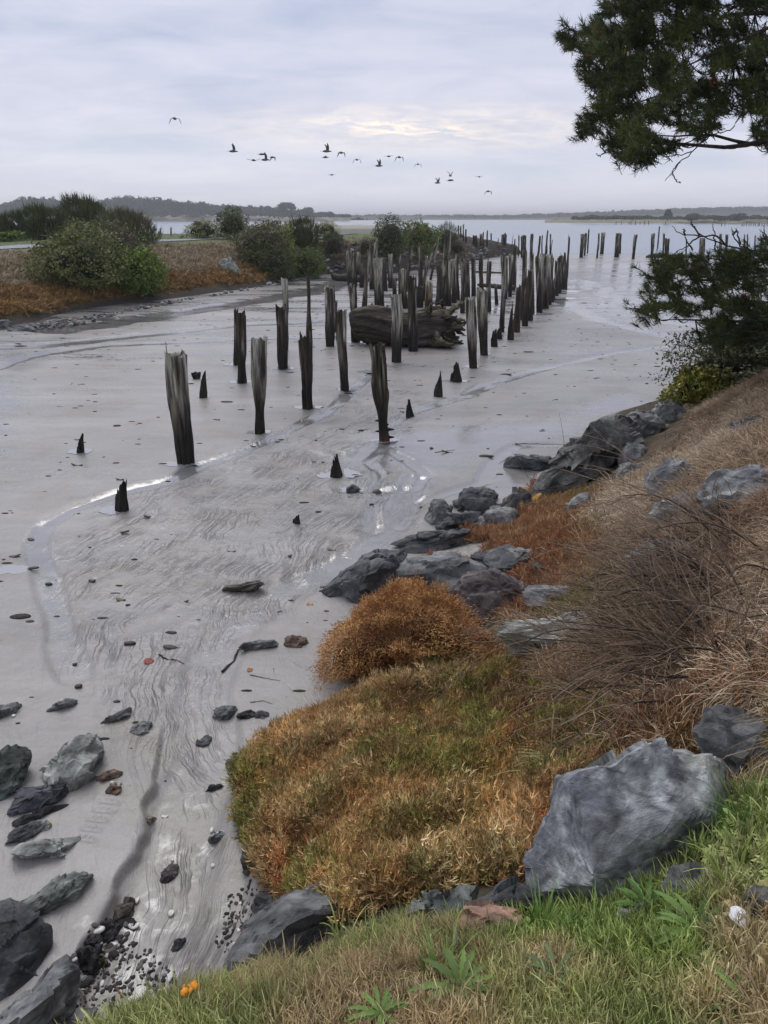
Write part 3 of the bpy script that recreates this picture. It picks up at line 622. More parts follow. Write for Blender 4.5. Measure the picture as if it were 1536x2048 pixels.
SHORT = [
 (988,693,987,655,12,14,'s','short pointed stump at the near end of the right-hand pile row'),
 (998,678,997,650,9,11,'s','little pointed stump against a tall thin pile in the right-hand row'),
 (161,905,162,867,11,13,'s','small jagged stump alone in a round puddle at the far left'),
 (244,1020,243,957,22,27,'s','chunky black stump with a horn-like splinter, nearest on the left'),
 (674,953,667,907,15,24,'s','leaning dark stump in a puddle above the small boulder'),
 (593,1046,593,1027,13,17,'s','tiny squat stump poking out of the mud in the middle of the flat'),
 (406,795,406,740,7,16,'s','thin pointed stump right of the thick front pile'),
 (393,757,392,744,18,14,'b','low rounded stump in a puddle behind the thin pointed one'),
 (877,793,875,738,6,17,'s','needle-thin stump standing alone between two rills'),
 (821,835,814,796,9,17,'s','short leaning stump beside the winding rill'),
 (913,763,909,724,15,20,'s','slanted broken stump in a puddle below the rusty-footed pile'),
 (744,617,743,606,5,7,'s','tiny dark stub behind the left end of the driftwood trunk'),
 (774,620,774,610,5,7,'s','tiny dark stub behind the middle of the driftwood trunk'),
]
MIDDLE = [ # crowded piles, (base, top, widths, style)
 (699,570,698,500,9,10,'b'),(710,574,709,502,11,12,'d'),(717,560,717,503,7,8,'p'),(711,684,703,566,14,16,'d'),(725,575,722,526,10,12,'d'),
 (728,624,738,485,8,11,'f'),(744,579,746,479,12,12,'f'),(751,575,754,473,4,5,'p'),(758,617,757,513,19,20,'p'),(771,582,766,516,9,11,'d'),
 (781,576,781,505,10,10,'p'),(790,600,790,555,9,10,'d'),(801,603,801,505,7,9,'f'),(805,606,826,484,8,11,'f'),(808,617,806,537,13,14,'p'),
 (842,600,840,488,9,11,'d'),(849,602,853,509,6,7,'p'),(836,597,874,486,6,9,'p'),(861,560,880,473,4,6,'p'),(838,615,838,570,16,17,'d'),
 (857,617,859,561,13,15,'py'),(879,620,877,528,13,15,'f'),(889,611,894,458,8,10,'f'),(896,560,901,461,4,6,'p'),(893,611,893,516,16,17,'b'),
 (900,612,899,517,7,8,'p'),(908,606,908,517,10,10,'b'),(916,600,914,507,7,8,'d'),(925,626,924,517,9,10,'f'),(931,602,931,513,7,8,'b'),
 (937,596,936,519,7,7,'d'),(947,592,947,508,9,9,'b'),(964,602,963,507,8,9,'dr'),(977,623,980,515,9,10,'d'),(993,609,992,565,6,7,'d'),
]
ROW = [
 (1003,664,1005,508,9,10,'b'),(1013,598,1013,510,6,7,'d'),(1020,594,1020,507,8,8,'b'),(1027,581,1030,490,7,9,'d'),(1021,679,1021,602,8,13,'s'),
 (1033,664,1036,568,12,14,'fr'),(1050,652,1050,551,12,13,'d'),(1044,640,1049,498,10,11,'b'),(1060,641,1060,537,10,11,'d'),(1065,628,1064,495,9,10,'f'),
 (1079,625,1077,511,13,13,'p'),(1084,618,1084,506,11,12,'p'),(1091,617,1090,508,13,14,'pr'),(1098,609,1098,511,9,10,'p'),(1104,604,1105,504,8,10,'f'),
 (1108,598,1107,552,6,8,'s'),(1113,592,1114,517,7,9,'d'),(1117,586,1119,508,9,11,'f'),(1127,579,1126,503,10,15,'f'),(1131,571,1139,466,5,9,'d'),
]
BACK = [
 (974,493,975,460,3,3,'d'),(982,506,982,466,3,4,'d'),(996,507,996,472,3,4,'s'),(1007,510,1008,465,11,10,'f'),(1022,509,1026,466,2,3,'s'),
 (1030,512,1030,476,3,3,'d'),(1037,513,1038,469,3,3,'d'),(1043,515,1043,471,3,4,'d'),(1049,517,1048,469,9,10,'d'),(1062,516,1064,466,6,6,'d'),
 (1076,516,1080,471,4,6,'d'),(1084,513,1085,469,3,3,'d'),(1092,514,1096,459,4,6,'d'),(1100,505,1101,467,3,3,'d'),(1101,511,1105,479,2,3,'d'),
 (917,470,917,450,3,3,'d'),(922,478,922,451,3,3,'d'),(927,482,927,448,3,3,'d'),(932,486,932,457,3,3,'d'),(949,490,950,470,9,12,'b'),(963,497,962,467,6,8,'b'),(967,500,967,463,3,4,'d'),
]
RIGHT = [
 (1162,515,1165,467,8,7,'b'),(1169,511,1172,465,5,4,'d'),(1175,505,1178,457,3,3,'d'),(1194,516,1198,466,4,4,'b'),(1203,508,1207,464,8,7,'b'),
 (1233,515,1236,465,9,9,'b'),(1240,507,1242,466,4,4,'d'),(1266,518,1272,467,7,6,'b'),(1303,518,1307,466,7,6,'b'),(1315,497,1319,452,3,3,'d'),
 (1326,505,1328,466,4,4,'d'),(1333,508,1335,475,10,9,'f'),(1372,508,1373,478,3,3,'d'),(1403,522,1405,475,11,11,'br'),(1440,510,1441,467,6,6,'b'),
 (1452,510,1454,468,5,5,'b'),(1488,506,1489,467,3,3,'d'),(1495,506,1495,467,3,3,'d'),(1510,508,1511,470,3,4,'d'),(1522,506,1522,474,3,3,'d'),(1531,508,1532,468,4,4,'d'),
]
ORD = ['first','second','third','fourth','fifth','sixth','seventh','eighth','ninth','tenth','eleventh','twelfth','thirteenth','fourteenth','fifteenth','sixteenth','seventeenth','eighteenth','nineteenth','twentieth','twenty-first','twenty-second','twenty-third','twenty-fourth','twenty-fifth','twenty-sixth','twenty-seventh','twenty-eighth','twenty-ninth','thirtieth','thirty-first','thirty-second','thirty-third','thirty-fourth','thirty-fifth','thirty-sixth']
def look(p):
    xb, yb, xt, yt, wt, wb, st = p[:7]
    a = 'thin' if wt <= 5 else ('slim' if wt <= 9 else 'stout')
    b = {'p': 'pale', 'd': 'dark', 'f': 'splintered', 's': 'pointed', 'b': 'weathered'}[st[0]]
    l = ' leaning' if abs(xt-xb) > 5 else ''
    return a+l+' '+b
PILES = {}
for p in FRONT:
    o, b, t, h = pile(*p[:6], p[7], GF, p[6]); PILES[p[0], p[1]] = (b, t)
    if p[0] == 373:
        V, Q = tubes(np.array([[b+[-.02, -.02, h-.25], b+[-.05, -.02, h], b+[-.045, -.02, h+.14]]])-[h*.0, 0, 0]+np.array([ -0.068, 0, 0]), np.array([[.007, .007, .006]]), 6)
        mesh('iron_rod', V, Q, col=(.035, .025, .02), mat=M_twig, parent=o)
    if p[0] == 770:
        parts = []
        for kz, s_ in ((.05, 1), (.11, -1), (.13, 1), (.22, -1), (.18, .4)):
            a = b+np.array([-.03*kz, 0, h*kz]); q = a+np.array([s_*.19, -.06, .03]); parts.append(tubes(np.array([[a, (a+q)/2+[0, 0, .01], q]]), np.array([[.055, .035, .012]]), 5))
        for V, Q in parts: mesh('branch_stub', V, Q, col=(.03, .025, .02), mat=M_wood, parent=o)
for p in SHORT:
    o, b, t, h = pile(*p[:6], p[7], 'rotted pile stumps', p[6], name='pile_stump', cat='pile stump'); PILES[p[0], p[1]] = (b, t)
for grp, lst, wh in (('crowded piles behind the driftwood trunk', MIDDLE, '{} pile, {} head from the left in the crowd behind the driftwood'),
                     ('piles of the long right-hand row', ROW, '{} pile, {} head from the left in the long right-hand row'),
                     ('small piles standing beyond the tip of the spit', BACK, '{} pile, {} head from the left off the spit tip'),
                     ('row of piles standing in the water at right', RIGHT, '{} pile, {} from the left in the row standing in water')):
    for k, p in enumerate(sorted(lst, key=lambda q: q[2])):
        lb = wh.format(look(p), ORD[k])
        z = None if lst is not RIGHT and lst is not BACK else (-0.12 if p[1] > 500 else None)
        if lst is BACK and p[2] < 970 : z = None
        if lst is MIDDLE or lst is ROW: z = float(mudbase(0, 40+0*p[0])) if False else None
        o, b, t, h = pile(*p[:6], lb, grp, p[6], zb=z); PILES[p[0], p[1]] = (b, t)
# faint posts far out
GFP = 'faint posts far out on the estuary'
farp = [(x, 445+0.0*x, 439.5) for x in (1104,1109,1113,1118,1122,1127,1131,1136,1142,1147)]+[(x, 449, 443) for x in (1232,1243,1258,1262,1271,1280,1289,1297,1331)]+[(x, 452, 446) for x in (1443,1450,1484,1488,1493,1498,1502,1507,1511,1516,1519,1524,1529,1534)]
for k, (x, yb, yt) in enumerate(farp):
    g = ('cluster of tiny posts left of the sand island' if x < 1160 else 'tiny posts in front of the sand island' if x < 1400 else 'tiny posts at the right edge of the water')
    o, b, t, h = pile(x, yb, x+.5, yt-(k % 3), 1.6, 1.8, 'tiny dark post far off in a '+g.replace('cluster of tiny posts', 'cluster').replace('tiny posts', 'line'), g, 'd', zb=-0.16, name='distant_post', cat='post')
# fallen beams
def beam(x0, y0, x1, y1, wpx, label, z0=None, name='fallen_beam', col=(.045, .04, .03), lift=0.1, zs=None):
    if zs is None: a, t0 = hit(x0, y0); c, t1 = hit(x1, y1)
    else: a = P(x0, y0, zs); c = P(x1, y1, zs); t0 = np.linalg.norm(a)
    r = wpx*t0/F/2; k = np.linspace(0, 1, 14)[:, None]; pts = a+(c-a)*k; pts[:, 2] += lift*r+r*.25*vnoise(k[:, 0]*5, k[:, 0]*0, s=int(x0)); R = r*(1+.25*vnoise(k[:, 0]*7, k[:, 0], s=int(x1))); R[0] *= .5; R[-1] *= .5
    V, Q = tubes(pts[None], R[None], 9); n1 = vnoise(V[:, 0]*3, V[:, 1]*3, V[:, 2]*20, s=2)[:, None]
    e = np.array([[9*13+j for j in range(9)]]); V = V*1.0
    T = [[0, j+1, j] for j in range(1, 8)]+[[9*13, 9*13+j, 9*13+j+1] for j in range(1, 8)]
    return tag(mesh(name, V, Q, np.array(T), col=np.array(col)*(1+.4*n1), mat=M_wood, origin=a), label, 'beam')
beam(1292, 514, 1400, 515, 10, 'long weed-covered log lying among the piles standing in the water', zs=-0.05, name='floating_log', col=(.05, .055, .03))
beam(955, 582, 1030, 588, 9, 'dark horizontal beam low between the piles, nearest of the two', lift=2.5)
beam(948, 545, 1008, 547, 4, 'thin dark plank lying on the wet mud behind the piles', lift=.5)
beam(664, 558, 735, 566, 14, 'old dark log stranded at the foot of the stony bank', lift=.7, name='stranded_log')
beam(735, 560, 830, 562, 7, 'mossy pale log lying behind the crowded piles', lift=.8, name='mossy_log', col=(.11, .11, .06))
def birdstump():
    pass

# ------------------------------------------------------------------ driftwood trunk with its root mass
def driftwood():
    a, t = hit(712, 676); 
    root = empty('driftwood_trunk', PT(800, 690, t*0.99), 'huge dark driftwood trunk with flared root mass, lying among the piles', 'driftwood')
    D = 24.9
    def W3(px, py, dz=0): return PT(px, py, D+dz)
    # trunk: deep grooved fibres that flare to the right into the root mass
    cl = [(706,655,28,.2),(722,650,34,.1),(745,651,38,0),(775,657,38,-.1),(805,663,37,-.2),(835,661,37,-.2),(860,657,42,-.1),(882,653,47,0)]
    m = 46; n = 72; ks = np.linspace(0, len(cl)-1, m); c = np.array(cl, float)
    X = [np.interp(ks, range(len(cl)), c[:, i]) for i in range(4)]
    ctr = np.array([W3(x, y, d) for x, y, d in zip(X[0], X[1], X[3])]); R = X[2]*D/F*np.concatenate([[.75], np.ones(m-1)])
    ax = unit(np.gradient(ctr, axis=0)); up = np.array([0, 0, 1.]); s1 = unit(np.cross(ax, up)); s2 = np.cross(s1, ax)
    th = np.arange(n)/n*2*np.pi; T_, K_ = np.meshgrid(th, np.linspace(0, 1, m)); cs, sn = np.cos(T_+K_*0.5), np.sin(T_+K_*0.5)
    g = 1+0.15*ridge(cs*2.6, sn*2.6, K_*1.0, o=2, s=4)+0.13*vnoise(cs*6, sn*6, K_*1.6, s=6)-0.10+0.09*vnoise(cs*13, sn*13, K_*3, s=8)-.10*(vnoise(cs*4, sn*4, K_*2.2, s=14) > .35)
    rr = R[:, None]*g; V = ctr[:, None]+rr[..., None]*(np.cos(T_)[..., None]*s1[:, None]*0.85+np.sin(T_)[..., None]*s2[:, None])
    i = np.arange(m-1)[:, None]*n; j = np.arange(n)[None]; j2 = (j+1) % n
    Q = np.stack([i+j, i+j2, i+n+j2, i+n+j], -1).reshape(-1, 4); V = V.reshape(-1, 3)
    V = np.concatenate([V, [ctr[0]+[.12, 0, 0], ctr[-1]+[.2, 0, 0]]]); T = [[m*n, q, (q+1) % n] for q in range(n)]+[[m*n+1, (m-1)*n+(q+1) % n, (m-1)*n+q] for q in range(n)]
    nn = vnoise(V[:, 0]*1.3, V[:, 2]*9, V[:, 1]*4, s=3)[:, None]; zz = V[:, 2:3]
    col = np.array([.042, .032, .025])*(1+.6*nn); tp = ss(zz, .75, 1.2)*ss(nn, -.2, .6); col = col*(1-tp)+np.array([.17, .15, .10])*tp
    sandy = ss(V[:, 0:1], 0.6, 1.6)*(1-ss(zz, .35, .8)); col = col*(1-sandy*.7)+np.array([.13, .12, .11])*sandy*.7
    mesh('trunk', V, Q, np.array(T), col=np.clip(col, .01, 1), mat=M_drift, parent=root)
    r = np.random.RandomState(12); k = 0
    for q in range(60):
        # twisted roots and torn plates radiating out of the flared end
        a = r.uniform(-2.2, 2.4); s0 = np.array([r.uniform(850, 888), 653+r.uniform(-32, 32)]); ln = r.uniform(22, 62); ex = s0[0]+ln*math.cos(a)*.9+12; ey = s0[1]-ln*math.sin(a)*.95
        ex = min(ex, 931-abs(ey-645)*.12); ey = min(max(ey, 604), 699); cx_ = (s0[0]+ex)/2+r.uniform(-9, 9); cy_ = (s0[1]+ey)/2+r.uniform(-9, 9)
        bz = r.uniform(-.9, .3); pts = np.array([W3(s0[0], s0[1], -.1+bz*.2), W3(cx_, cy_, bz*.7), W3(ex*.6+cx_*.4, ey*.75+cy_*.25, bz), W3(ex, ey, bz+r.uniform(-.25, .25))]); kk = np.linspace(0, 3, 13)
        pts = np.stack([np.interp(kk, range(4), pts[:, c_]) for c_ in range(3)], -1); 
        for _ in range(2): pts[1:-1] = (pts[:-2]+2*pts[1:-1]+pts[2:])/4
        pts = pts+0.05*np.stack([vnoise(kk*2+q, kk*0+c_, s=q) for c_ in range(3)], -1); R0 = r.uniform(.07, .25)
        R_ = R0*(1-kk/3*.85)*(1+.25*vnoise(kk*3, kk, s=q+4)); n_ = 12; V, Q = tubes(pts[None], R_[None], n_); cen = np.repeat(pts, n_, 0); off = V-cen; th_ = np.tile(np.arange(n_)/n_*6.283, 13)
        off = off*(1+.22*np.cos(th_*4+q)+.25*vnoise(V[:, 0]*9, V[:, 1]*9, V[:, 2]*9, s=q))[:, None]; ax_ = unit(r.normal(size=3)); off = off-ax_*((off@ax_)*.45)[:, None]; V = cen+off
        nv = vnoise(V[:, 0]*6, V[:, 1]*12, V[:, 2]*12, s=q)[:, None]; c0 = np.array([[.045, .036, .026], [.075, .062, .04], [.12, .105, .07], [.03, .025, .02]][q % 4])*(1+.6*nv)
        T = np.array([[12*n_, 12*n_+c_, 12*n_+c_+1] for c_ in range(1, n_-1)]); mesh('root', V, Q, T, col=np.clip(c0, .008, 1), mat=M_drift, parent=root)
driftwood()

# ------------------------------------------------------------------ rocks
def ico(sub):
    import bmesh
    bm = bmesh.new(); bmesh.ops.create_icosphere(bm, subdivisions=sub, radius=1); V = np.array([v.co[:] for v in bm.verts]); T = np.array([[v.index for v in f.verts] for f in bm.faces]); bm.free(); return V, T
ICO = {k: ico(k) for k in (2, 3, 4, 5, 6)}
C_DARK = (.060, .062, .066); C_GREY = (.145, .15, .15); C_MID = (.105, .108, .108); C_PALE = (.23, .24, .22); C_BLUE = (.205, .215, .22); C_RED = (.30, .18, .13); C_BROWN = (.10, .07, .05); C_BLACK = (.022, .022, .024)
def fracture(L, sc, r, rough=1.0):
    """break the surface into planar, stepped cells at two scales"""
    q = L/sc; wq = q+.05*np.stack([fbm(q[:, 0]*5, q[:, 1]*5, q[:, 2]*5+k*7, o=2, s=k) for k in range(3)], -1); un = unit(L)
    for cells, amp, slope, an in ((15, .024, .17, 1.6), (60, .008, .15, 1.9)):
        S_ = q[r.randint(len(q), size=cells)]+.02*r.normal(size=(cells, 3)); A_ = np.array([1.0, 1.0, an])
        D2 = (((wq[:, None]-S_[None])*A_)**2).sum(-1); k = D2.argmin(1); g = r.normal(size=(cells, 3))*slope; a = r.uniform(-1, .6, cells)*amp
        L = L+un*(sc*rough*(a[k]+((q-S_[k])*g[k]).sum(1)))[:, None]
    return L
ROCKN = [0]; GB_ = 'boulders along the foot of the near bank'
def rock(outline, label, col=C_MID, thick=0.9, group=None, sub=None, t=None, wetline=0.0, facets=24, flat=0.0, name='rock', cat='rock', tilt=None, lichen=None, rough=1.0, bottom=None, colfn=None):
    ROCKN[0] += 1; sd_ = ROCKN[0]*3+1; r = np.random.RandomState(sd_)
    O = np.array(outline, float); c = np.array([(O[:, 0].min()+O[:, 0].max())/2, (O[:, 1].min()+O[:, 1].max())/2])
    hpx = np.ptp(O[:, 1]); wpx = np.ptp(O[:, 0])
    if t is None:
        if bottom is None: th_ = math.atan((c[1]-435)/F)+.02; bottom = .56+.34*(1-math.sin(min(th_*1.15, 1.2)))**1.5
        _, t = hit(c[0], O[:, 1].min()+hpx*bottom)
    size = max(wpx, hpx)
    if sub is None: sub = 6 if size > 260 else 5 if size > 90 else 4 if size > 28 else 3
    D, T = ICO[sub]
    ang = np.arctan2(O[:, 1]-c[1], O[:, 0]-c[0]); rad = np.hypot(O[:, 0]-c[0], O[:, 1]-c[1])
    # densify the outline along its edges, then read radius by angle
    pts = []
    for i in range(len(O)):
        a, b = O[i], O[(i+1) % len(O)]
        for k in np.linspace(0, 1, 8, endpoint=False): pts.append(a+(b-a)*k)
    pts = np.array(pts); ang = np.arctan2(pts[:, 1]-c[1], pts[:, 0]-c[0]); rad = np.hypot(pts[:, 0]-c[0], pts[:, 1]-c[1]); o_ = np.argsort(ang); ang = ang[o_]; rad = rad[o_]
    ang = np.concatenate([ang-2*np.pi, ang, ang+2*np.pi]); rad = np.tile(rad, 3)
    th = np.arctan2(-D[:, 2], D[:, 0]); s_ = np.hypot(D[:, 0], D[:, 2]); Rr = np.interp(th, ang, rad)
    inpl = np.clip(s_, 0, 1)**0.55
    dep = np.sign(D[:, 1])*np.abs(D[:, 1])**0.75
    m = (1.14 if group == GB_ else 1.08)*t/F; rx = Rr*inpl*np.cos(th)*m; ry = -Rr*inpl*np.sin(th)*m
    thick_m = thick*min(wpx, hpx*1.6)*m*0.5
    # camera frame at the rock
    u0, y0, w0 = ray(*c); ctr = PT(c[0], c[1], t)-[0, 0, (-.12 if group == 'rocks half hidden in the dry grass of the bank' else .05 if wpx > 70 else .16)*min(hpx, wpx)*t/F]; d = unit(np.array([u0, y0, w0])); rt = unit(np.cross(d, [0, 0, 1])); up = np.cross(rt, d)
    L = np.stack([rx, dep*thick_m, ry], -1); ext = np.abs(L).max(0)+1e-6; Nn = L/ext
    # facets: cut with random planes so the faces are broken stone, not pebbles
    for k in range(facets):
        nv = unit(r.normal(size=3)); nv[1] = -abs(nv[1])*1.3 if k % 3 else abs(nv[1]); nv = unit(nv)
        h = Nn@nv; lim = np.quantile(h, 0.995)*((0.62 if k < 5 else .80)+0.17*r.rand()); ex = np.maximum(h-lim, 0)
        Nn = Nn-nv*(ex*(0.93 if abs(nv[1]) > .35 else .4))[:, None]
    L = Nn*ext; sc = size*m
    q = L/sc*1.0
    n1 = ridge(q[:, 0]*2.2+sd_, q[:, 1]*2.2, q[:, 2]*2.2, o=4, s=sd_)-0.2; n2 = fbm(q[:, 0]*9+sd_, q[:, 1]*9, q[:, 2]*9, o=3, s=sd_+5); n3 = ridge(q[:, 0]*6, q[:, 1]*2.5, q[:, 2]*5+sd_, o=2, s=sd_+8)
    L = L+unit(L)*(sc*(0.022*n1+0.014*n2+0.012*n3)*rough)[:, None]
    L = fracture(L, sc, r, rough)
    for ax, lo, hi in ((0, -(c[0]-O[:, 0].min()), O[:, 0].max()-c[0]), (2, c[1]-O[:, 1].max(), c[1]-O[:, 1].min())):
        a, b = np.quantile(L[:, ax], [.004, .996]); L[:, ax] = ((L[:, ax]-a)/(b-a)*(hi-lo)+lo)*(t/F)*(1.15 if group == GB_ else 1.2 if group == 'rocks half hidden in the dry grass of the bank' else 1.02)
    V = ctr+L[:, :1]*rt+L[:, 1:2]*d+L[:, 2:3]*up
    cc = np.array(col)*np.clip(1+1.5*fbm(q[:, 0]*4+sd_, q[:, 1]*4, q[:, 2]*4, o=4, s=sd_+2, g=.65)[:, None], .4, 2.0)
    if lichen is not None:
        ln = fbm(q[:, 0]*6, q[:, 1]*6, q[:, 2]*6, o=3, s=5)[:, None]; upw = ss(unit(L)@np.array([0, -.3, 1.0]), 0.2, 0.7)[:, None]
        k = ss(ln, .08, .2)*upw; cc = cc*(1-k)+np.array(lichen)*k
    if colfn is not None: cc = colfn(cc, q, V)
    o = mesh(name, V, None, T, col=np.clip(cc, .008, 1), mat=M_rock, smooth=False, origin=None)
    return tag(o, label, cat, group)
def big_col(cc, q, V):
    n = fbm(q[:, 0]*7, q[:, 1]*7, q[:, 2]*9, o=4, s=52, g=.7)[:, None]; n3_ = fbm(q[:, 0]*24, q[:, 1]*24, q[:, 2]*30, o=3, s=57, g=.7)[:, None]; cc = cc*np.clip(1+1.3*n+1.5*n3_, .3, 2.3)
    u = ss(fbm(q[:, 0]*4+5, q[:, 1]*4, q[:, 2]*5, o=4, s=54)[:, None], .12, .3); cc = cc*(1-u*.6)+np.array([.09, .095, .105])*u*.6
    n = fbm(q[:, 0]*2.2+3, q[:, 1]*3, q[:, 2]*3.2, o=4, s=50)[:, None]; b = ss(n, .0, .3); cc = cc*(1-b*.5)+np.array([.20, .21, .25])*b*.5
    n = ridge(q[:, 0]*1.6-q[:, 2]*1.2, q[:, 1]*2, q[:, 2]*1.5, o=3, s=60)[:, None]; p = ss(n, .55, .85); return cc*(1-p*.5)+np.array([.42, .43, .37])*p*.6
def big_boulder():
    # a tilted slab: pale top face towards the sky, undercut dark face towards the lawn
    O = [(1058,1650),(1075,1612),(1120,1585),(1170,1560),(1230,1522),(1300,1492),(1325,1485),(1345,1490),(1370,1478),(1420,1474),(1462,1490),(1480,1512),(1478,1560),(1440,1620),(1400,1665),(1345,1725),(1335,1745),(1290,1785),(1210,1815),(1150,1840),(1090,1850),(1058,1830),(1052,1760),(1066,1700)]
    return O
o = rock(big_boulder(), 'largest boulder, a blue-grey slab with pale veins undercut towards the lawn', C_BLUE, thick=0.85, facets=0, colfn=big_col, rough=.75, bottom=.72, name='boulder', cat='boulder')
def sculpt(o, planes, rim=None):
    """flatten the boulder with chosen planes given in (camera-right, away, up) directions"""
    me = o.data; n = len(me.vertices); V = np.zeros(n*3, np.float32); me.vertices.foreach_get('co', V); V = V.reshape(-1, 3).astype(float); c = (V.max(0)+V.min(0))/2; L = V-c; 
    for nv, q in planes:
        nv = unit(np.array(nv, float)); h = L@nv; lim = h.max()*q; ex = np.maximum(h-lim, 0); rough_ = 0.02*fbm(L[:, 0]*6, L[:, 1]*6, L[:, 2]*6, o=4, s=3)
        L = L-nv*(ex*0.97)[:, None]+nv*(rough_*(ex > 0))[:, None]
    W_ = L+c+np.array(o.location); cen = W_.mean(0); d = unit(cen-np.array([0, 0, H])); rt = unit(np.cross(d, [0, 0, 1])); up = np.cross(rt, d); tt = (cen-[0, 0, H])@d; O = np.array(FIT_, float)
    for ax, lo, hi, k in ((rt, O[:, 0].min(), O[:, 0].max(), 0), (up, O[:, 1].max(), O[:, 1].min(), 1)):
        px = proj(W_)[k]; a, b = px.min(), px.max(); 
        if k == 1: a, b = b, a
        h = (W_-cen)@ax; ha, hb = h.min(), h.max(); s_ = (hi-lo)/(b-a); mid = ((lo+hi)/2-(a+b)/2)*(hb-ha)/(b-a); W_ = W_+ax*(((h-(ha+hb)/2)*(s_-1)+mid)[:, None])
    V = (W_-np.array(o.location)).astype(np.float32); me.vertices.foreach_set('co', V.ravel()); me.update()
FIT_ = big_boulder()
sculpt(o, [((-.12, -.62, .78), .60), ((.50, -.62, -.60), .55), ((-.45, -.80, -.25), .72), ((.2, -.5, .85), .70), ((-.85, -.45, .25), .74), ((.15, -.95, .22), .66), ((.75, -.35, .55), .74)])
GB = 'boulders along the foot of the near bank'; GS = 'stones lying on the mud at lower left'; GC = 'clods and stones along the foreground rill'; GH = 'rocks half hidden in the dry grass of the bank'
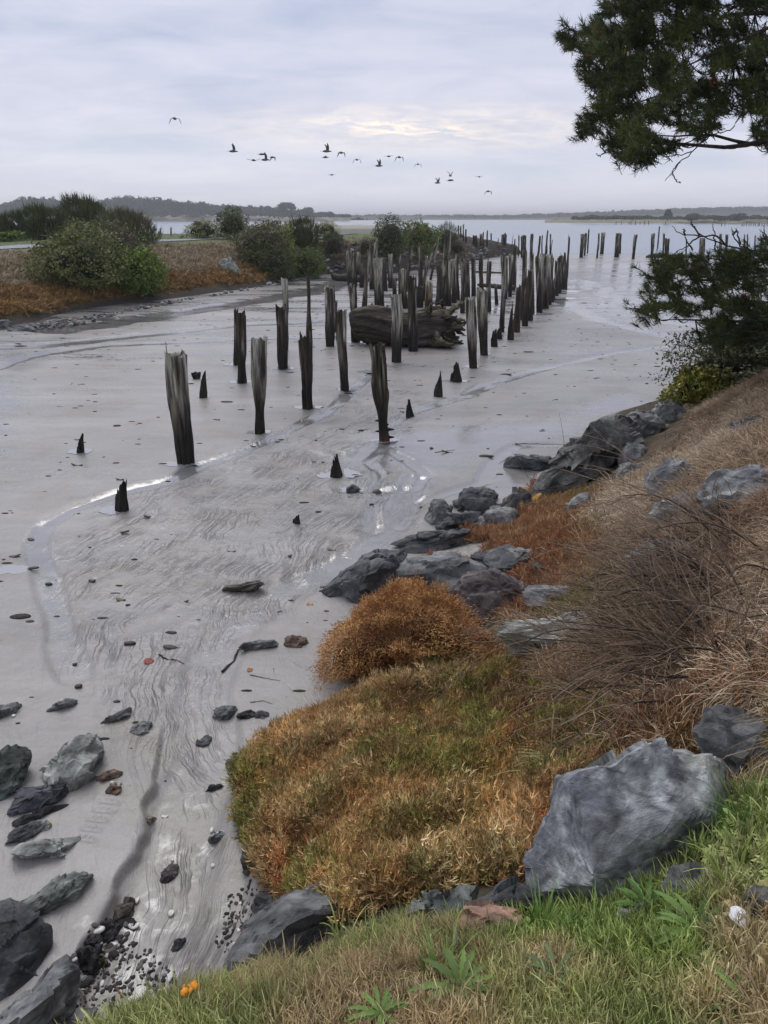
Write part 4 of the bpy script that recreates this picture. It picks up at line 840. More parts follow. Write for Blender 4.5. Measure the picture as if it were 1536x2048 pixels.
ROCKS = [
 ([(1405,1475),(1440,1440),(1500,1428),(1530,1450),(1545,1500),(1560,1560),(1500,1590),(1460,1560)],'dark grey boulder leaning behind the upper end of the largest boulder',C_MID,GB,{}),
 ([(595,1738),(625,1733),(655,1753),(668,1800),(640,1832),(605,1825),(590,1785)],'black pitted stone at the lower edge of the orange mat',C_BLACK,GB,{'rough':1.5}),
 ([(475,1905),(520,1850),(590,1812),(665,1796),(705,1820),(700,1900),(640,1960),(500,1960)],'broad smooth slate-grey rock sloping to the sand below the lawn',C_MID,GB,{'facets':5,'rough':.5}),
 ([(800,1860),(830,1812),(860,1797),(890,1800),(925,1780),(965,1790),(985,1815),(970,1850),(930,1885),(870,1895),(815,1890)],'knobbly grey-green rock beside the reddish one',(.13,.145,.135),GB,{'rough':2.0}),
 ([(915,1875),(935,1830),(975,1813),(1020,1822),(1048,1845),(1050,1885),(1000,1905),(940,1905)],'small reddish-brown rock at the edge of the lawn',C_RED,GB,{'facets':7}),
 ([(965,1805),(985,1775),(1020,1765),(1062,1772),(1085,1800),(1075,1840),(1030,1860),(980,1850)],'dark earth-stained stone in the gap left of the largest boulder',C_DARK,GB,{'rough':1.4}),
 ([(1225,1850),(1245,1820),(1280,1800),(1295,1815),(1285,1860),(1250,1880)],'small pale stone tucked beneath the largest boulder',C_GREY,GB,{}),
 ([(1340,1800),(1355,1752),(1400,1736),(1435,1745),(1450,1775),(1410,1810),(1360,1825)],'flat dark rock half sunk in the lawn right of the largest boulder',C_MID,GB,{'thick':.5}),
 ([(1500,1825),(1520,1795),(1570,1790),(1600,1830),(1540,1850)],'dark slab at the right edge of the lawn',C_MID,GB,{'thick':.5}),
 ([(-40,1510),(0,1500),(30,1494),(64,1502),(62,1540),(45,1570),(20,1600),(-40,1620)],'dark greenish rock cut by the left edge above the slate stone',(.045,.055,.048),GS,{}),
 ([(78,1570),(95,1520),(140,1480),(175,1478),(205,1505),(207,1532),(160,1562),(135,1590),(95,1588)],'pale mottled boulder on the left sand',C_PALE,GS,{}),
 ([(166,1476),(180,1460),(200,1470),(205,1490),(190,1498)],'small dark stone resting on top of the pale mottled boulder',C_MID,GS,{}),
 ([(20,1600),(50,1566),(100,1572),(132,1598),(118,1622),(60,1625),(18,1618)],'slate-blue flat rock below the pale mottled boulder',(.06,.063,.075),GS,{'thick':.7}),
 ([(30,1630),(55,1618),(90,1620),(127,1630),(122,1639),(70,1638),(34,1637)],'long thin black stone lying under the slate-blue rock',C_BLACK,GS,{'thick':.8}),
 ([(15,1668),(30,1648),(65,1645),(83,1658),(75,1678),(40,1683)],'dark lump at the upper end of the pale elongated stone',C_DARK,GS,{}),
 ([(70,1645),(92,1638),(102,1652),(88,1668),(72,1660)],'small grey stone with a yellow lichen patch',C_GREY,GS,{'lichen':(.45,.33,.08)}),
 ([(38,1684),(55,1668),(85,1676),(120,1690),(155,1702),(153,1713),(115,1722),(70,1708)],'pale elongated stone with a rusty orange tip',C_PALE,GS,{'thick':.9}),
 ([(38,1782),(60,1770),(110,1758),(150,1765),(180,1783),(160,1805),(122,1820),(70,1808),(42,1798)],'grey-green angular stone alone on the left sand',(.13,.145,.13),GS,{'facets':14}),
 ([(-80,1850),(-20,1815),(40,1812),(66,1838),(78,1870),(93,1898),(82,1950),(40,1985),(10,2000),(-80,2010)],'large smooth dark boulder at the left edge',C_DARK,GS,{'facets':12,'rough':.6,'sub':6}),
 ([(-40,2035),(0,2010),(45,1985),(75,1992),(115,1972),(148,1998),(165,2030),(160,2080),(40,2110),(-60,2100)],'layered grey rock in the lower left corner',C_GREY,GS,{'facets':14,'rough':1.3}),
 ([(-30,1425),(0,1404),(20,1404),(40,1415),(22,1432),(-20,1440)],'low grey rock at the left edge near the rill fan',C_MID,GS,{}),
 ([(92,1417),(105,1400),(130,1394),(153,1407),(138,1420),(110,1424)],'rounded stone with a pale rim half buried in the sand',C_MID,GS,{'lichen':(.32,.32,.29)}),
 ([(188,1447),(220,1436),(256,1423),(262,1436),(240,1444)],'flat wedge-shaped stone with one raised end',C_MID,GS,{'thick':1.2}),
 ([(260,1462),(272,1445),(290,1439),(304,1447),(300,1462),(275,1470)],'grey-blue stone on the edge of the rill',C_GREY,GS,{}),
 ([(424,1442),(436,1415),(455,1407),(474,1412),(476,1432),(455,1445)],'grey stone at the left of a small dark cluster by the rill',C_MID,GS,{}),
 ([(474,1434),(482,1422),(500,1418),(512,1425),(510,1436),(490,1440)],'black stone in the middle of the small cluster by the rill',C_BLACK,GS,{}),
 ([(508,1425),(520,1418),(535,1424),(538,1436),(520,1440)],'small dark stone at the right of the cluster by the rill',C_DARK,GS,{}),
 ([(390,1492),(402,1474),(415,1469),(424,1477),(418,1487),(402,1497)],'dark tilted stone in the middle of the rill',C_DARK,GC,{}),
 ([(194,1548),(208,1538),(228,1538),(243,1548),(236,1560),(208,1562)],'flat brown clod above the footprint trail',C_BROWN,GC,{}),
 ([(211,1572),(228,1561),(243,1570),(238,1585),(222,1590)],'brown and white lump at the start of the footprint trail',C_BROWN,GC,{'lichen':(.5,.48,.42)}),
 ([(278,1637),(288,1628),(302,1631),(314,1640),(303,1650),(284,1646)],'rounded tan pebble on the edge of the steep rill bank',(.22,.18,.14),GC,{'facets':3}),
 ([(411,1577),(422,1566),(440,1567),(446,1575),(430,1584)],'small black stone in the lower rill',C_BLACK,GC,{}),
 ([(452,1522),(468,1508),(488,1510),(506,1518),(498,1530),(470,1534)],'dark clod at the left edge of the orange mat',C_DARK,GC,{}),
 ([(568,1290),(577,1270),(600,1266),(618,1272),(620,1290),(595,1297)],'small squarish brown rock left of the round orange bush',C_BROWN,GC,{}),
 ([(480,1295),(492,1284),(520,1279),(548,1283),(556,1295),(520,1302)],'low flat dark stone left of the small brown rock',C_MID,GC,{'thick':1}),
 ([(446,1178),(462,1168),(485,1170),(502,1163),(520,1166),(526,1178),(505,1188),(470,1188)],'dark lump like a waterlogged log in the shallow stream',(.06,.05,.04),GC,{'thick':1.2}),
 ([(691,985),(697,972),(708,965),(720,971),(721,984),(706,990)],'small black boulder in the mud below the leaning stump',C_DARK,GC,{}),
 ([(744,986),(750,978),(760,976),(766,983),(757,990)],'fist-sized stone right of the small black boulder',C_MID,GC,{}),
 ([(224,1822),(232,1800),(250,1794),(270,1803),(268,1825),(248,1836)],'muddy brown stone on the steep edge of the foreground rill',(.07,.06,.05),GC,{}),
 ([(196,1858),(204,1836),(224,1830),(240,1845),(243,1868),(228,1882),(200,1878)],'black clod below the muddy brown stone',C_BLACK,GC,{'rough':2}),
 ([(148,1925),(160,1898),(190,1888),(207,1905),(200,1940),(180,1960),(155,1955)],'wet black clod above the layered corner rock',C_BLACK,GC,{'rough':2}),
 ([(315,1755),(325,1738),(345,1727),(357,1738),(350,1755),(330,1764)],'dark streaked stone lying in the lower rill',(.06,.05,.05),GC,{}),
 ([(416,1672),(428,1660),(448,1662),(455,1673),(438,1684),(420,1682)],'small grey stone with a white speck by the mat edge',C_MID,GC,{'lichen':(.5,.5,.5)}),
 ([(482,1700),(492,1688),(512,1692),(530,1712),(527,1740),(505,1752),(486,1730)],'mossy dark stone under the left side of the orange mat',(.06,.06,.05),GC,{}),
 ([(505,1800),(520,1782),(545,1785),(553,1805),(545,1832),(518,1835)],'wet dark stone at the foot of the slope above the slate-grey rock',C_DARK,GC,{}),
 ([(340,1890),(352,1876),(368,1880),(372,1892),(356,1900)],'small dark stone in the shelly rill bottom',C_DARK,GC,{}),
 ([(480,1880),(495,1850),(520,1862),(530,1880),(505,1895)],'rusty brown clod among shells right of the rill',C_BROWN,GC,{}),
 ([(655,1215),(668,1170),(690,1140),(720,1115),(752,1104),(785,1108),(810,1128),(818,1165),(800,1198),(760,1205),(735,1190),(690,1212)],'black humped boulder left of its grey twin above the round bush',C_DARK,GB,{}),
 ([(808,1145),(815,1115),(840,1106),(885,1108),(930,1124),(975,1148),(985,1190),(955,1215),(900,1215),(830,1195)],'speckled grey boulder between two dark ones above the round bush',C_GREY,GB,{'facets':7}),
 ([(918,1190),(935,1160),(980,1142),(1030,1165),(1065,1205),(1062,1240),(1035,1265),(985,1262),(945,1235)],'purplish-brown boulder right of the round orange bush',(.085,.072,.07),GB,{}),
 ([(957,1118),(970,1100),(1000,1092),(1050,1093),(1085,1102),(1090,1130),(1050,1160),(990,1155),(962,1135)],'flat-topped dark boulder with pale upper face beneath the twigs',C_DARK,GB,{'lichen':(.2,.2,.19)}),
 ([(800,1108),(820,1082),(845,1064),(880,1058),(920,1066),(955,1078),(935,1095),(880,1100),(830,1110)],'long low black rock pointing into the stream',C_DARK,GB,{'facets':9}),
 ([(848,1055),(850,1015),(862,996),(885,994),(900,1008),(906,1035),(890,1060),(860,1065)],'upright dark rock at the left of the clustered shore rocks',C_MID,GB,{}),
 ([(912,1022),(915,990),(935,978),(965,980),(990,990),(995,1015),(985,1035),(940,1038)],'blocky black rock in the middle of the clustered shore rocks',C_DARK,GB,{}),
 ([(940,988),(950,974),(968,970),(985,978),(992,1000),(970,1010),(948,1005)],'rounded olive-grey rock peeping over the blocky black one',(.10,.10,.085),GB,{'facets':5}),
 ([(880,1050),(900,1030),(940,1024),(972,1030),(972,1062),(930,1082),(890,1078)],'wide black rock in front of the clustered shore rocks',C_DARK,GB,{}),
 ([(955,1060),(968,1030),(1000,1014),(1035,1025),(1030,1055),(985,1078)],'sloping slate rock left of the lichen-spotted one',C_MID,GB,{}),
 ([(1003,1030),(1012,998),(1030,983),(1052,977),(1072,990),(1085,1018),(1070,1045),(1025,1050)],'black rock spotted with orange lichen',C_DARK,GB,{'lichen':(.42,.24,.04)}),
 ([(1016,928),(1030,918),(1060,914),(1088,910),(1108,922),(1112,938),(1070,946),(1030,944)],'dark low rock with ridged top lying in the wet mud beyond the bank',C_DARK,GB,{'thick':1}),
 ([(1080,1005),(1088,955),(1110,915),(1140,890),(1165,875),(1175,845),(1200,830),(1228,832),(1252,850),(1258,880),(1240,915),(1200,945),(1165,985),(1120,1012)],'tallest boulder of the shore, a grey folded block leaning left',(.095,.095,.09),GB,{'sub':6,'rough':1.3}),
 ([(1238,850),(1255,832),(1290,823),(1318,832),(1330,858),(1318,885),(1270,895),(1245,880)],'broad grey boulder just right of the tallest one',C_GREY,GB,{}),
 ([(1308,830),(1315,800),(1335,793),(1360,800),(1375,825),(1360,855),(1325,862)],'upright grey boulder at the upper end of the shoreline rocks',C_GREY,GB,{}),
 ([(1240,900),(1262,880),(1290,885),(1295,915),(1270,935),(1245,930)],'small grey rock wedged below the broad grey boulder',C_MID,GB,{}),
 ([(1235,955),(1250,935),(1285,930),(1305,940),(1290,962),(1255,968)],'flat pale rock surrounded by dry grass below the wedge rock',C_GREY,GH,{}),
 ([(1300,985),(1305,955),(1325,938),(1355,934),(1385,948),(1385,985),(1360,1015),(1315,1015)],'rounded grey rock in the middle of the dry grass slope',C_GREY,GH,{}),
 ([(1308,1050),(1320,1020),(1355,1000),(1395,1005),(1390,1040),(1350,1080),(1320,1080)],'grey rock just below the rounded one on the grass slope',C_GREY,GH,{}),
 ([(1415,1010),(1440,970),(1490,955),(1536,968),(1580,1010),(1560,1050),(1480,1055),(1425,1045)],'broad blue-grey rock behind twigs at the right edge',C_BLUE,GH,{}),
 ([(1060,1215),(1075,1190),(1120,1182),(1170,1185),(1190,1205),(1150,1235),(1085,1235)],'flat grey rock seen through the bare twigs',C_GREY,GH,{}),
 ([(1025,1300),(1045,1270),(1090,1258),(1150,1235),(1205,1235),(1240,1255),(1215,1290),(1130,1315),(1060,1322)],'pale streaked slab lying low under the bare twigs',C_PALE,GH,{}),
 ([(1135,1040),(1145,1005),(1165,996),(1182,1010),(1175,1040),(1155,1052)],'small grey rock at the left of the rusty slope',C_GREY,GH,{}),
 ([(1262,1165),(1285,1120),(1330,1098),(1385,1110),(1410,1150),(1380,1190),(1300,1195)],'grey rock deep behind the tangle of twigs',C_GREY,GH,{}),
 ([(1468,862),(1480,845),(1505,838),(1525,850),(1518,870),(1485,872)],'small dark rock high on the dry grass bank',C_MID,GH,{}),
 ([(1060,1140),(1080,1122),(1110,1128),(1105,1150),(1075,1158)],'small dark stone beside the flat-topped dark boulder',C_DARK,GB,{}),
 ([(438,518),(450,508),(465,515),(476,530),(482,545),(470,550),(450,535)],'lone pale boulder on the grassy slope across the channel',(.17,.19,.17),None,{'thick':.9}),
 ([(-20,645),(0,636),(14,636),(20,650),(8,662),(-15,664)],'grey boulder at the far left foot of the opposite bank',C_MID,'boulders at the foot of the opposite bank',{}),
 ([(18,655),(30,649),(52,650),(68,658),(60,664),(30,663)],'flat grey boulder right of the one at the far left',C_MID,'boulders at the foot of the opposite bank',{}),
 ([(160,1880),(172,1868),(190,1872),(192,1886),(172,1892)],'small black clod beside the rill bank',C_BLACK,GC,{}),
]
for O, lb, c, g, kw in ROCKS: rock(O, lb, c, group=g, **kw)
# rip-rap and stones along the foot of the spit; small stones sharing a few meshes
def stones():
    protos = []
    for k in range(7):
        D, T = ICO[2]; r = np.random.RandomState(k+40); N_ = D*np.array([1, .8, .6])
        for q in range(9):
            nv = unit(r.normal(size=3)); h = N_@nv; ex = np.maximum(h-h.max()*(.6+.2*r.rand()), 0); N_ = N_-nv*(ex*.95)[:, None]
        c = np.array([C_MID, C_GREY, C_DARK, C_DARK, C_BROWN, C_PALE, C_MID][k])
        protos.append(mesh('stone', N_*.5, None, T, col=c*(1+.2*vnoise(D[:, 0]*3, D[:, 1]*3, D[:, 2]*3, s=k)[:, None]), mat=M_rock, smooth=False, origin=(0, 0, 0), link=False))
    r = np.random.RandomState(5); n = 0
    zones = [([(642,478),(700,470),(760,500),(760,560),(655,556)], 75, (6,13), 'stones heaped on the bank left of the crowded piles', 'angular grey stone in the heap on the bank left of the crowded piles'),
             ([(760,505),(960,495),(1030,500),(1040,512),(960,518),(830,545),(770,548)], 110, (5,11), 'stones of the low point behind the crowded piles', 'angular dark stone on the low stony point behind the piles'),
             ([(60,652),(330,605),(480,582),(600,556),(640,545),(640,556),(560,570),(420,594),(330,610),(90,664)], 210, (5,13), 'stones along the muddy foot of the opposite bank', 'low dark stone in the mud at the foot of the opposite bank')]
    for poly, cnt, (a, b), g, lb in zones:
        P_ = np.array(poly); c = 0
        while c < cnt:
            x = r.uniform(P_[:, 0].min(), P_[:, 0].max()); y = r.uniform(P_[:, 1].min(), P_[:, 1].max())
            if not inside(np.array([x]), np.array([y]), poly)[0]: continue
            c += 1; p, t = hit(x, y); s = r.uniform(a, b)*t/F*1.1; pr = protos[r.randint(len(protos)) if s > 0 else 0]
            o = pr.copy(); COL.objects.link(o); o.name = 'stone'; o.location = p+np.array([0, 0, s*.12]); o.scale = (s*r.uniform(.8, 1.5), s, s*r.uniform(.6, 1.1)); o.rotation_euler = (r.uniform(-.4, .4), r.uniform(-.4, .4), r.uniform(0, 6.3)); tag(o, lb, 'stone', g)
stones()
# heap of small stones on the mud near side, left as clods
def clods():
    D, T = ICO[2]; r = np.random.RandomState(9); n = 800; parts = []
    X = r.uniform(-22, 14, n*4); Y = 4+38*r.rand(n*4)**1.6; px, py = proj(np.stack([X, Y, 0*X], -1)); k = (px > -60) & (px < 1500) & ~inside(X, Y, SPIT)
    X = X[k][:n]; Y = Y[k][:n]; Z = mud(X, Y); bz = np.where(in_nb(X, Y), bank(X, Y), -9)
    for x, y, z, b in zip(X, Y, Z, bz):
        if b > z: continue
        s = r.uniform(.005, .020)*(1+y/35)*(2.2 if r.rand() < .06 else 1); c = np.array([.05, .045, .038])*r.uniform(.6, 1.8)
        parts.append((D*[s*r.uniform(1, 3.2), s, s*.3]*(1+.25*r.rand(len(D), 1))+[x, y, z+s*.1], None, T, c))
    V, Q, T_, C = merge(parts); tag(mesh('mud_crumbs', V, None, T_, col=C, mat=M_soil, origin=(0, 0, 0)), 'scattered crumbs of weed and mud on the flat', kind='stuff')
clods()
def pebble_bed():
    D, T = ICO[2]; r = np.random.RandomState(19); parts = []
    for poly, cnt, a, b in (([(140,1990),(190,1890),(235,1850),(300,1880),(345,1930),(360,2000),(300,2060),(180,2090)], 420, .004, .011), ([(455,1790),(500,1770),(545,1840),(520,1890),(455,1920),(430,1880)], 150, .004, .011), ([(196,1830),(250,1790),(265,1840),(215,1900),(160,1960),(140,1920)], 90, .006, .022), ([(480,1640),(520,1660),(560,1760),(540,1800),(490,1760)], 70, .005, .014)):
        pw = np.array([px2mud(*p) for p in poly]); c = 0
        xs = r.uniform(pw[:, 0].min(), pw[:, 0].max(), cnt*8); ys = r.uniform(pw[:, 1].min(), pw[:, 1].max(), cnt*8); ok = inside(xs, ys, pw); xs = xs[ok][:cnt]; ys = ys[ok][:cnt]; zs = G(xs, ys, True)
        for x, y, z in zip(xs, ys, zs):
            s = r.uniform(a, b); q = r.rand(); cl = np.array([.045, .042, .04]) if q < .62 else np.array([.12, .11, .10]) if q < .85 else np.array([.09, .055, .04]) if q < .93 else np.array([.55, .54, .52])
            an = r.uniform(0, 6.28); V = D*[s*r.uniform(.8, 1.8), s, s*.5]*(1+.25*r.rand(len(D), 1)); V = np.stack([V[:, 0]*math.cos(an)-V[:, 1]*math.sin(an), V[:, 0]*math.sin(an)+V[:, 1]*math.cos(an), V[:, 2]], -1)
            parts.append((V+[x, y, z+s*.15], None, T, cl*r.uniform(.6, 1.4)))
    V, Q, T_, C = merge(parts); tag(mesh('pebble_bed', V, None, T_, col=C, mat=M_soil, origin=(0, 0, 0)), 'dark pebbles and broken shell in the rill bottom', kind='stuff')
pebble_bed()

# ------------------------------------------------------------------ puddles round the piles
def puddle(px, py, wpx, hpx, label, seed, group='puddles round the piles'):
    b, t = hit(px, py); a = wpx*t/F/2; u, yy, w = ray(px, py); d = hpx/2*t/F/abs(w/np.linalg.norm([u, yy, w])); d = max(d, a*.5) if hpx < 0 else d
    n = 40; th = np.arange(n)/n*2*np.pi; rr = .80+.42*fbm(np.cos(th)*1.7+seed, np.sin(th)*1.7, o=4, s=seed, g=.7)+.10*vnoise(np.cos(th)*7, np.sin(th)*7+seed, s=seed)
    X = b[0]+a*rr*np.cos(th); Y = b[1]+d*rr*np.sin(th); Zg = mud(X, Y); z = np.quantile(mud(b[0]+a*.8*np.cos(th), b[1]+d*.8*np.sin(th)), .62)+.004
    V = np.concatenate([np.stack([X, Y, np.full(n, z)], -1), [[b[0], b[1], z]]]); T = [[n, i, (i+1) % n] for i in range(n)]
    o = mesh('puddle', V, None, np.array(T), mat=M_pud, origin=(b[0], b[1], z), smooth=False); return tag(o, label, 'puddle', group)
PUD = [(161,903,70,12,'round puddle about the small jagged stump at the far left'),(232,1019,72,22,'puddle at the left side of the chunky black stump'),(360,928,90,12,'puddle round the foot of the thick front pile'),
 (519,864,66,10,'puddle round the foot of the pale notched pile'),(484,764,62,10,'puddle below the dark pile with kinked foot'),(474,728,66,7,'puddle behind the dark pile with kinked foot'),(566,737,66,7,'puddle round the blunt dark pile'),(615,814,72,10,'puddle round the split dark pile'),
 (400,757,50,7,'puddle round the low rounded stump'),(408,794,36,5,'small puddle at the thin pointed stump'),(672,948,110,24,'wide puddle at the leaning dark stump'),(690,778,50,8,'puddle round the slim silver pile'),(911,762,76,7,'puddle below the slanted broken stump'),
 (946,733,50,6,'puddle at the foot of the rusty-footed pile'),(770,884,70,12,'puddle at the foot of the knobbed pile'),(968,709,36,4,'small puddle right of the pale reddish pile'),(740,745,60,8,'puddle behind the broad-headed pile'),(712,684,50,5,'puddle left of the driftwood trunk'),
 (1080,628,70,5,'puddle at the near end of the right-hand row'),(1100,612,80,4,'puddle along the middle of the right-hand row'),(1125,597,70,4,'puddle along the far part of the right-hand row'),(1145,583,60,4,'puddle off the far end of the right-hand row'),(1005,603,60,6,'pool between the crowded piles'),(990,618,50,4,'thin pool in front of the crowded piles'),(915,606,60,4,'pool behind the root mass'),(1050,655,30,3,'thin puddle inside the right-hand row'),(20,1140,90,20,'shallow pool at the left edge of the flat'),(705,980,70,14,'puddle round the small black boulder')]
for k, p in enumerate(PUD): puddle(*p, seed=k+3)

# ------------------------------------------------------------------ gulls
def bird(px, py, span, flap, yaw, label, roll=0.0):
    t = 62.0*(1+.03*math.sin(px)); p = PT(px, py, t); sp_ = span*t/F; s = sp_/1.25
    root = empty('gull', p, label, 'gull', 'flock of gulls over the mudflat'); root.rotation_euler = (roll, 0, yaw)
    k = np.linspace(0, 1, 9); R = np.array([.012, .045, .062, .07, .07, .06, .04, .03, .008])*s*1.15; x = (k-.55)*.62*s
    V, Q = tubes(np.stack([x, 0*x, .02*s*np.sin(k*3)], -1)[None], R[None], 8); col = np.where(V[:, :1] > .12*s, .10, .13)*np.array([1, .97, .9])
    b = mesh('body', V, Q, col=col, mat=M_bird, parent=root, origin=(0, 0, 0)); b.location = (0, 0, 0)
    th = np.arange(10)/10*6.283
    for sg in (-1, 1):
        kk = np.linspace(0, 1, 8); f1, f2 = flap; ang = f1*(1-ss(kk, .3, .6))+f2*ss(kk, .3, .6); ds = .62*s/7
        y = np.concatenate([[0], np.cumsum(np.cos(ang[1:])*ds)]); z = np.concatenate([[0], np.cumsum(np.sin(ang[1:])*ds)]); sw = .05*s*np.sin(kk*3.1)-.16*s*kk**2
        ch = s*np.array([.17, .175, .17, .16, .14, .115, .075, .015]); le = np.stack([sw+.07*s, sg*y, z], -1); te = le-np.stack([ch, 0*ch, .012*s+0*ch], -1); md = (le*.6+te*.4)+[0, 0, .016*s]; un = (le*.6+te*.4)-[0, 0, .008*s]
        V = np.stack([le, md, te, un], 1).reshape(-1, 3); Q = [[i*4+a, i*4+(a+1) % 4, i*4+4+(a+1) % 4, i*4+4+a] for i in range(7) for a in range(4)]
        c = np.where(np.repeat(kk, 4)[:, None] > .72, np.array([.035, .035, .035]), np.array([.12, .115, .11])); w_ = mesh('wing', V, Q, col=c, mat=M_bird, parent=root, origin=(0, 0, 0)); w_.location = (0, 0, 0)
    V = np.array([[-.33, 0, 0], [-.47, .07, 0], [-.49, 0, .01], [-.47, -.07, 0], [-.33, 0, .02]])*s; m_ = mesh('tail', V, None, [[0, 1, 2], [0, 2, 3], [4, 2, 1], [4, 3, 2]], col=(.14, .135, .13), mat=M_bird, parent=root, origin=(0, 0, 0)); m_.location = (0, 0, 0)
DN = (.25, -1.15); UP = (1.1, .75); MD = (.35, -.2); FL = (.1, .3)
BIRDS = [(350,238,30,DN,1.5,'largest gull, alone at far left with both wings bent down'),(468,303,27,UP,.25,'gull second from the left with both wings raised in a V'),(508,321,24,FL,1.2,'pale gull gliding at the lower left of the middle cluster'),(525,309,22,MD,.6,'gull at the top of the tight cluster of four'),
 (532,320,26,UP,.2,'white-bellied gull with raised wings in the tight cluster'),(546,315,20,DN,.8,'gull at the right end of the tight cluster'),(655,303,28,UP,.3,'dark gull with widely raised wings in the middle of the flock'),(652,315,19,FL,.1,'flat-winged gull just beneath the dark raised-wing gull'),
 (683,306,24,DN,1.0,'gull with drooping wings right of the dark raised-wing gull'),(714,320,22,DN,1.3,'gull with arched wings below the middle of the flock'),(664,350,15,MD,.9,'lowest small gull under the middle of the flock'),(759,332,24,UP,.3,'pale gull with upright wings left of a close pair'),
 (778,313,18,MD,.9,'left gull of a close level pair'),(799,315,24,DN,1.1,'right gull of the close level pair, wings down'),(836,329,19,DN,1.2,'small gull between the level pair and the right group'),(876,366,20,UP,.4,'gull at the lower left of the right group, wings up'),
 (901,352,17,UP,.9,'upper gull of the overlapping pair at right'),(902,361,21,MD,.3,'lower pale gull of the overlapping pair at right'),(959,354,15,FL,.9,'small gull at upper far right of the flock'),(977,383,20,DN,.9,'lowest gull at the far right end of the flock')]
for b in BIRDS: bird(b[0], b[1], b[2]*1.35, *b[3:])
#==PART3==
# ------------------------------------------------------------------ vegetation
def outline_map(outline, t, thick, D, rho=None):
    """map unit directions D (x right, y away, z up) and radii rho into a body with the given outline"""
    O = np.array(outline, float); c = np.array([(O[:, 0].min()+O[:, 0].max())/2, (O[:, 1].min()+O[:, 1].max())/2]); pts = []
    for i in range(len(O)):
        a, b = O[i], O[(i+1) % len(O)]
        for k in np.linspace(0, 1, 6, endpoint=False): pts.append(a+(b-a)*k)
    pts = np.array(pts); ang = np.arctan2(pts[:, 1]-c[1], pts[:, 0]-c[0]); rad = np.hypot(pts[:, 0]-c[0], pts[:, 1]-c[1]); o_ = np.argsort(ang); ang = ang[o_]; rad = rad[o_]
    ang = np.concatenate([ang-2*np.pi, ang, ang+2*np.pi]); rad = np.tile(rad, 3)
    th = np.arctan2(-D[:, 2], D[:, 0]); s_ = np.hypot(D[:, 0], D[:, 2]); Rr = np.interp(th, ang, rad); m = t/F
    rho = np.ones(len(D)) if rho is None else rho
    L = np.stack([Rr*s_**.8*np.cos(th)*m, D[:, 1]*thick*min(np.ptp(O[:, 0]), np.ptp(O[:, 1])*1.5)*m*.5, -Rr*s_**.8*np.sin(th)*m], -1)*rho[:, None]
    ctr = PT(c[0], c[1], t); u0, y0, w0 = ray(*c); d = unit(np.array([u0, y0, w0])); rt = unit(np.cross(d, [0, 0, 1])); up = np.cross(rt, d)
    return ctr+L[:, :1]*rt+L[:, 1:2]*d+L[:, 2:3]*up, ctr, min(np.ptp(O[:, 0]), np.ptp(O[:, 1]))*m
def rdirs(n, r): return unit(r.normal(size=(n, 3)))
def leaves(Pc, r, size, asp=.45, upb=0.0):
    n = len(Pc); a = unit(r.normal(size=(n, 3))+[0, 0, upb]); b = unit(np.cross(a, rdirs(n, r))); s = size*r.uniform(.6, 1.4, (n, 1))
    V = np.stack([Pc-a*s*.5, Pc+b*s*asp*.5, Pc+a*s*.5, Pc-b*s*asp*.5], 1).reshape(-1, 3); Q = np.arange(n*4).reshape(-1, 4); return V, Q
def strands(Pc, Dr, ln, wd, r, K=4, droop=0.3, side=None):
    n = len(Pc); k = np.linspace(0, 1, K)[None, :, None]; ln = np.broadcast_to(ln, (n,))[:, None, None]
    Pt = Pc[:, None]+Dr[:, None]*k*ln+np.array([0, 0, -1.])*droop*ln*k**2
    sd_ = unit(np.cross(Dr, rdirs(n, r))) if side is None else side
    W_ = np.broadcast_to(wd, (n,))[:, None]*np.array([1, .95, .7, .12])[None] if K == 4 else np.broadcast_to(wd, (n,))[:, None]*np.linspace(1, .15, K)[None]
    return ribbons(Pt, W_, sd_)
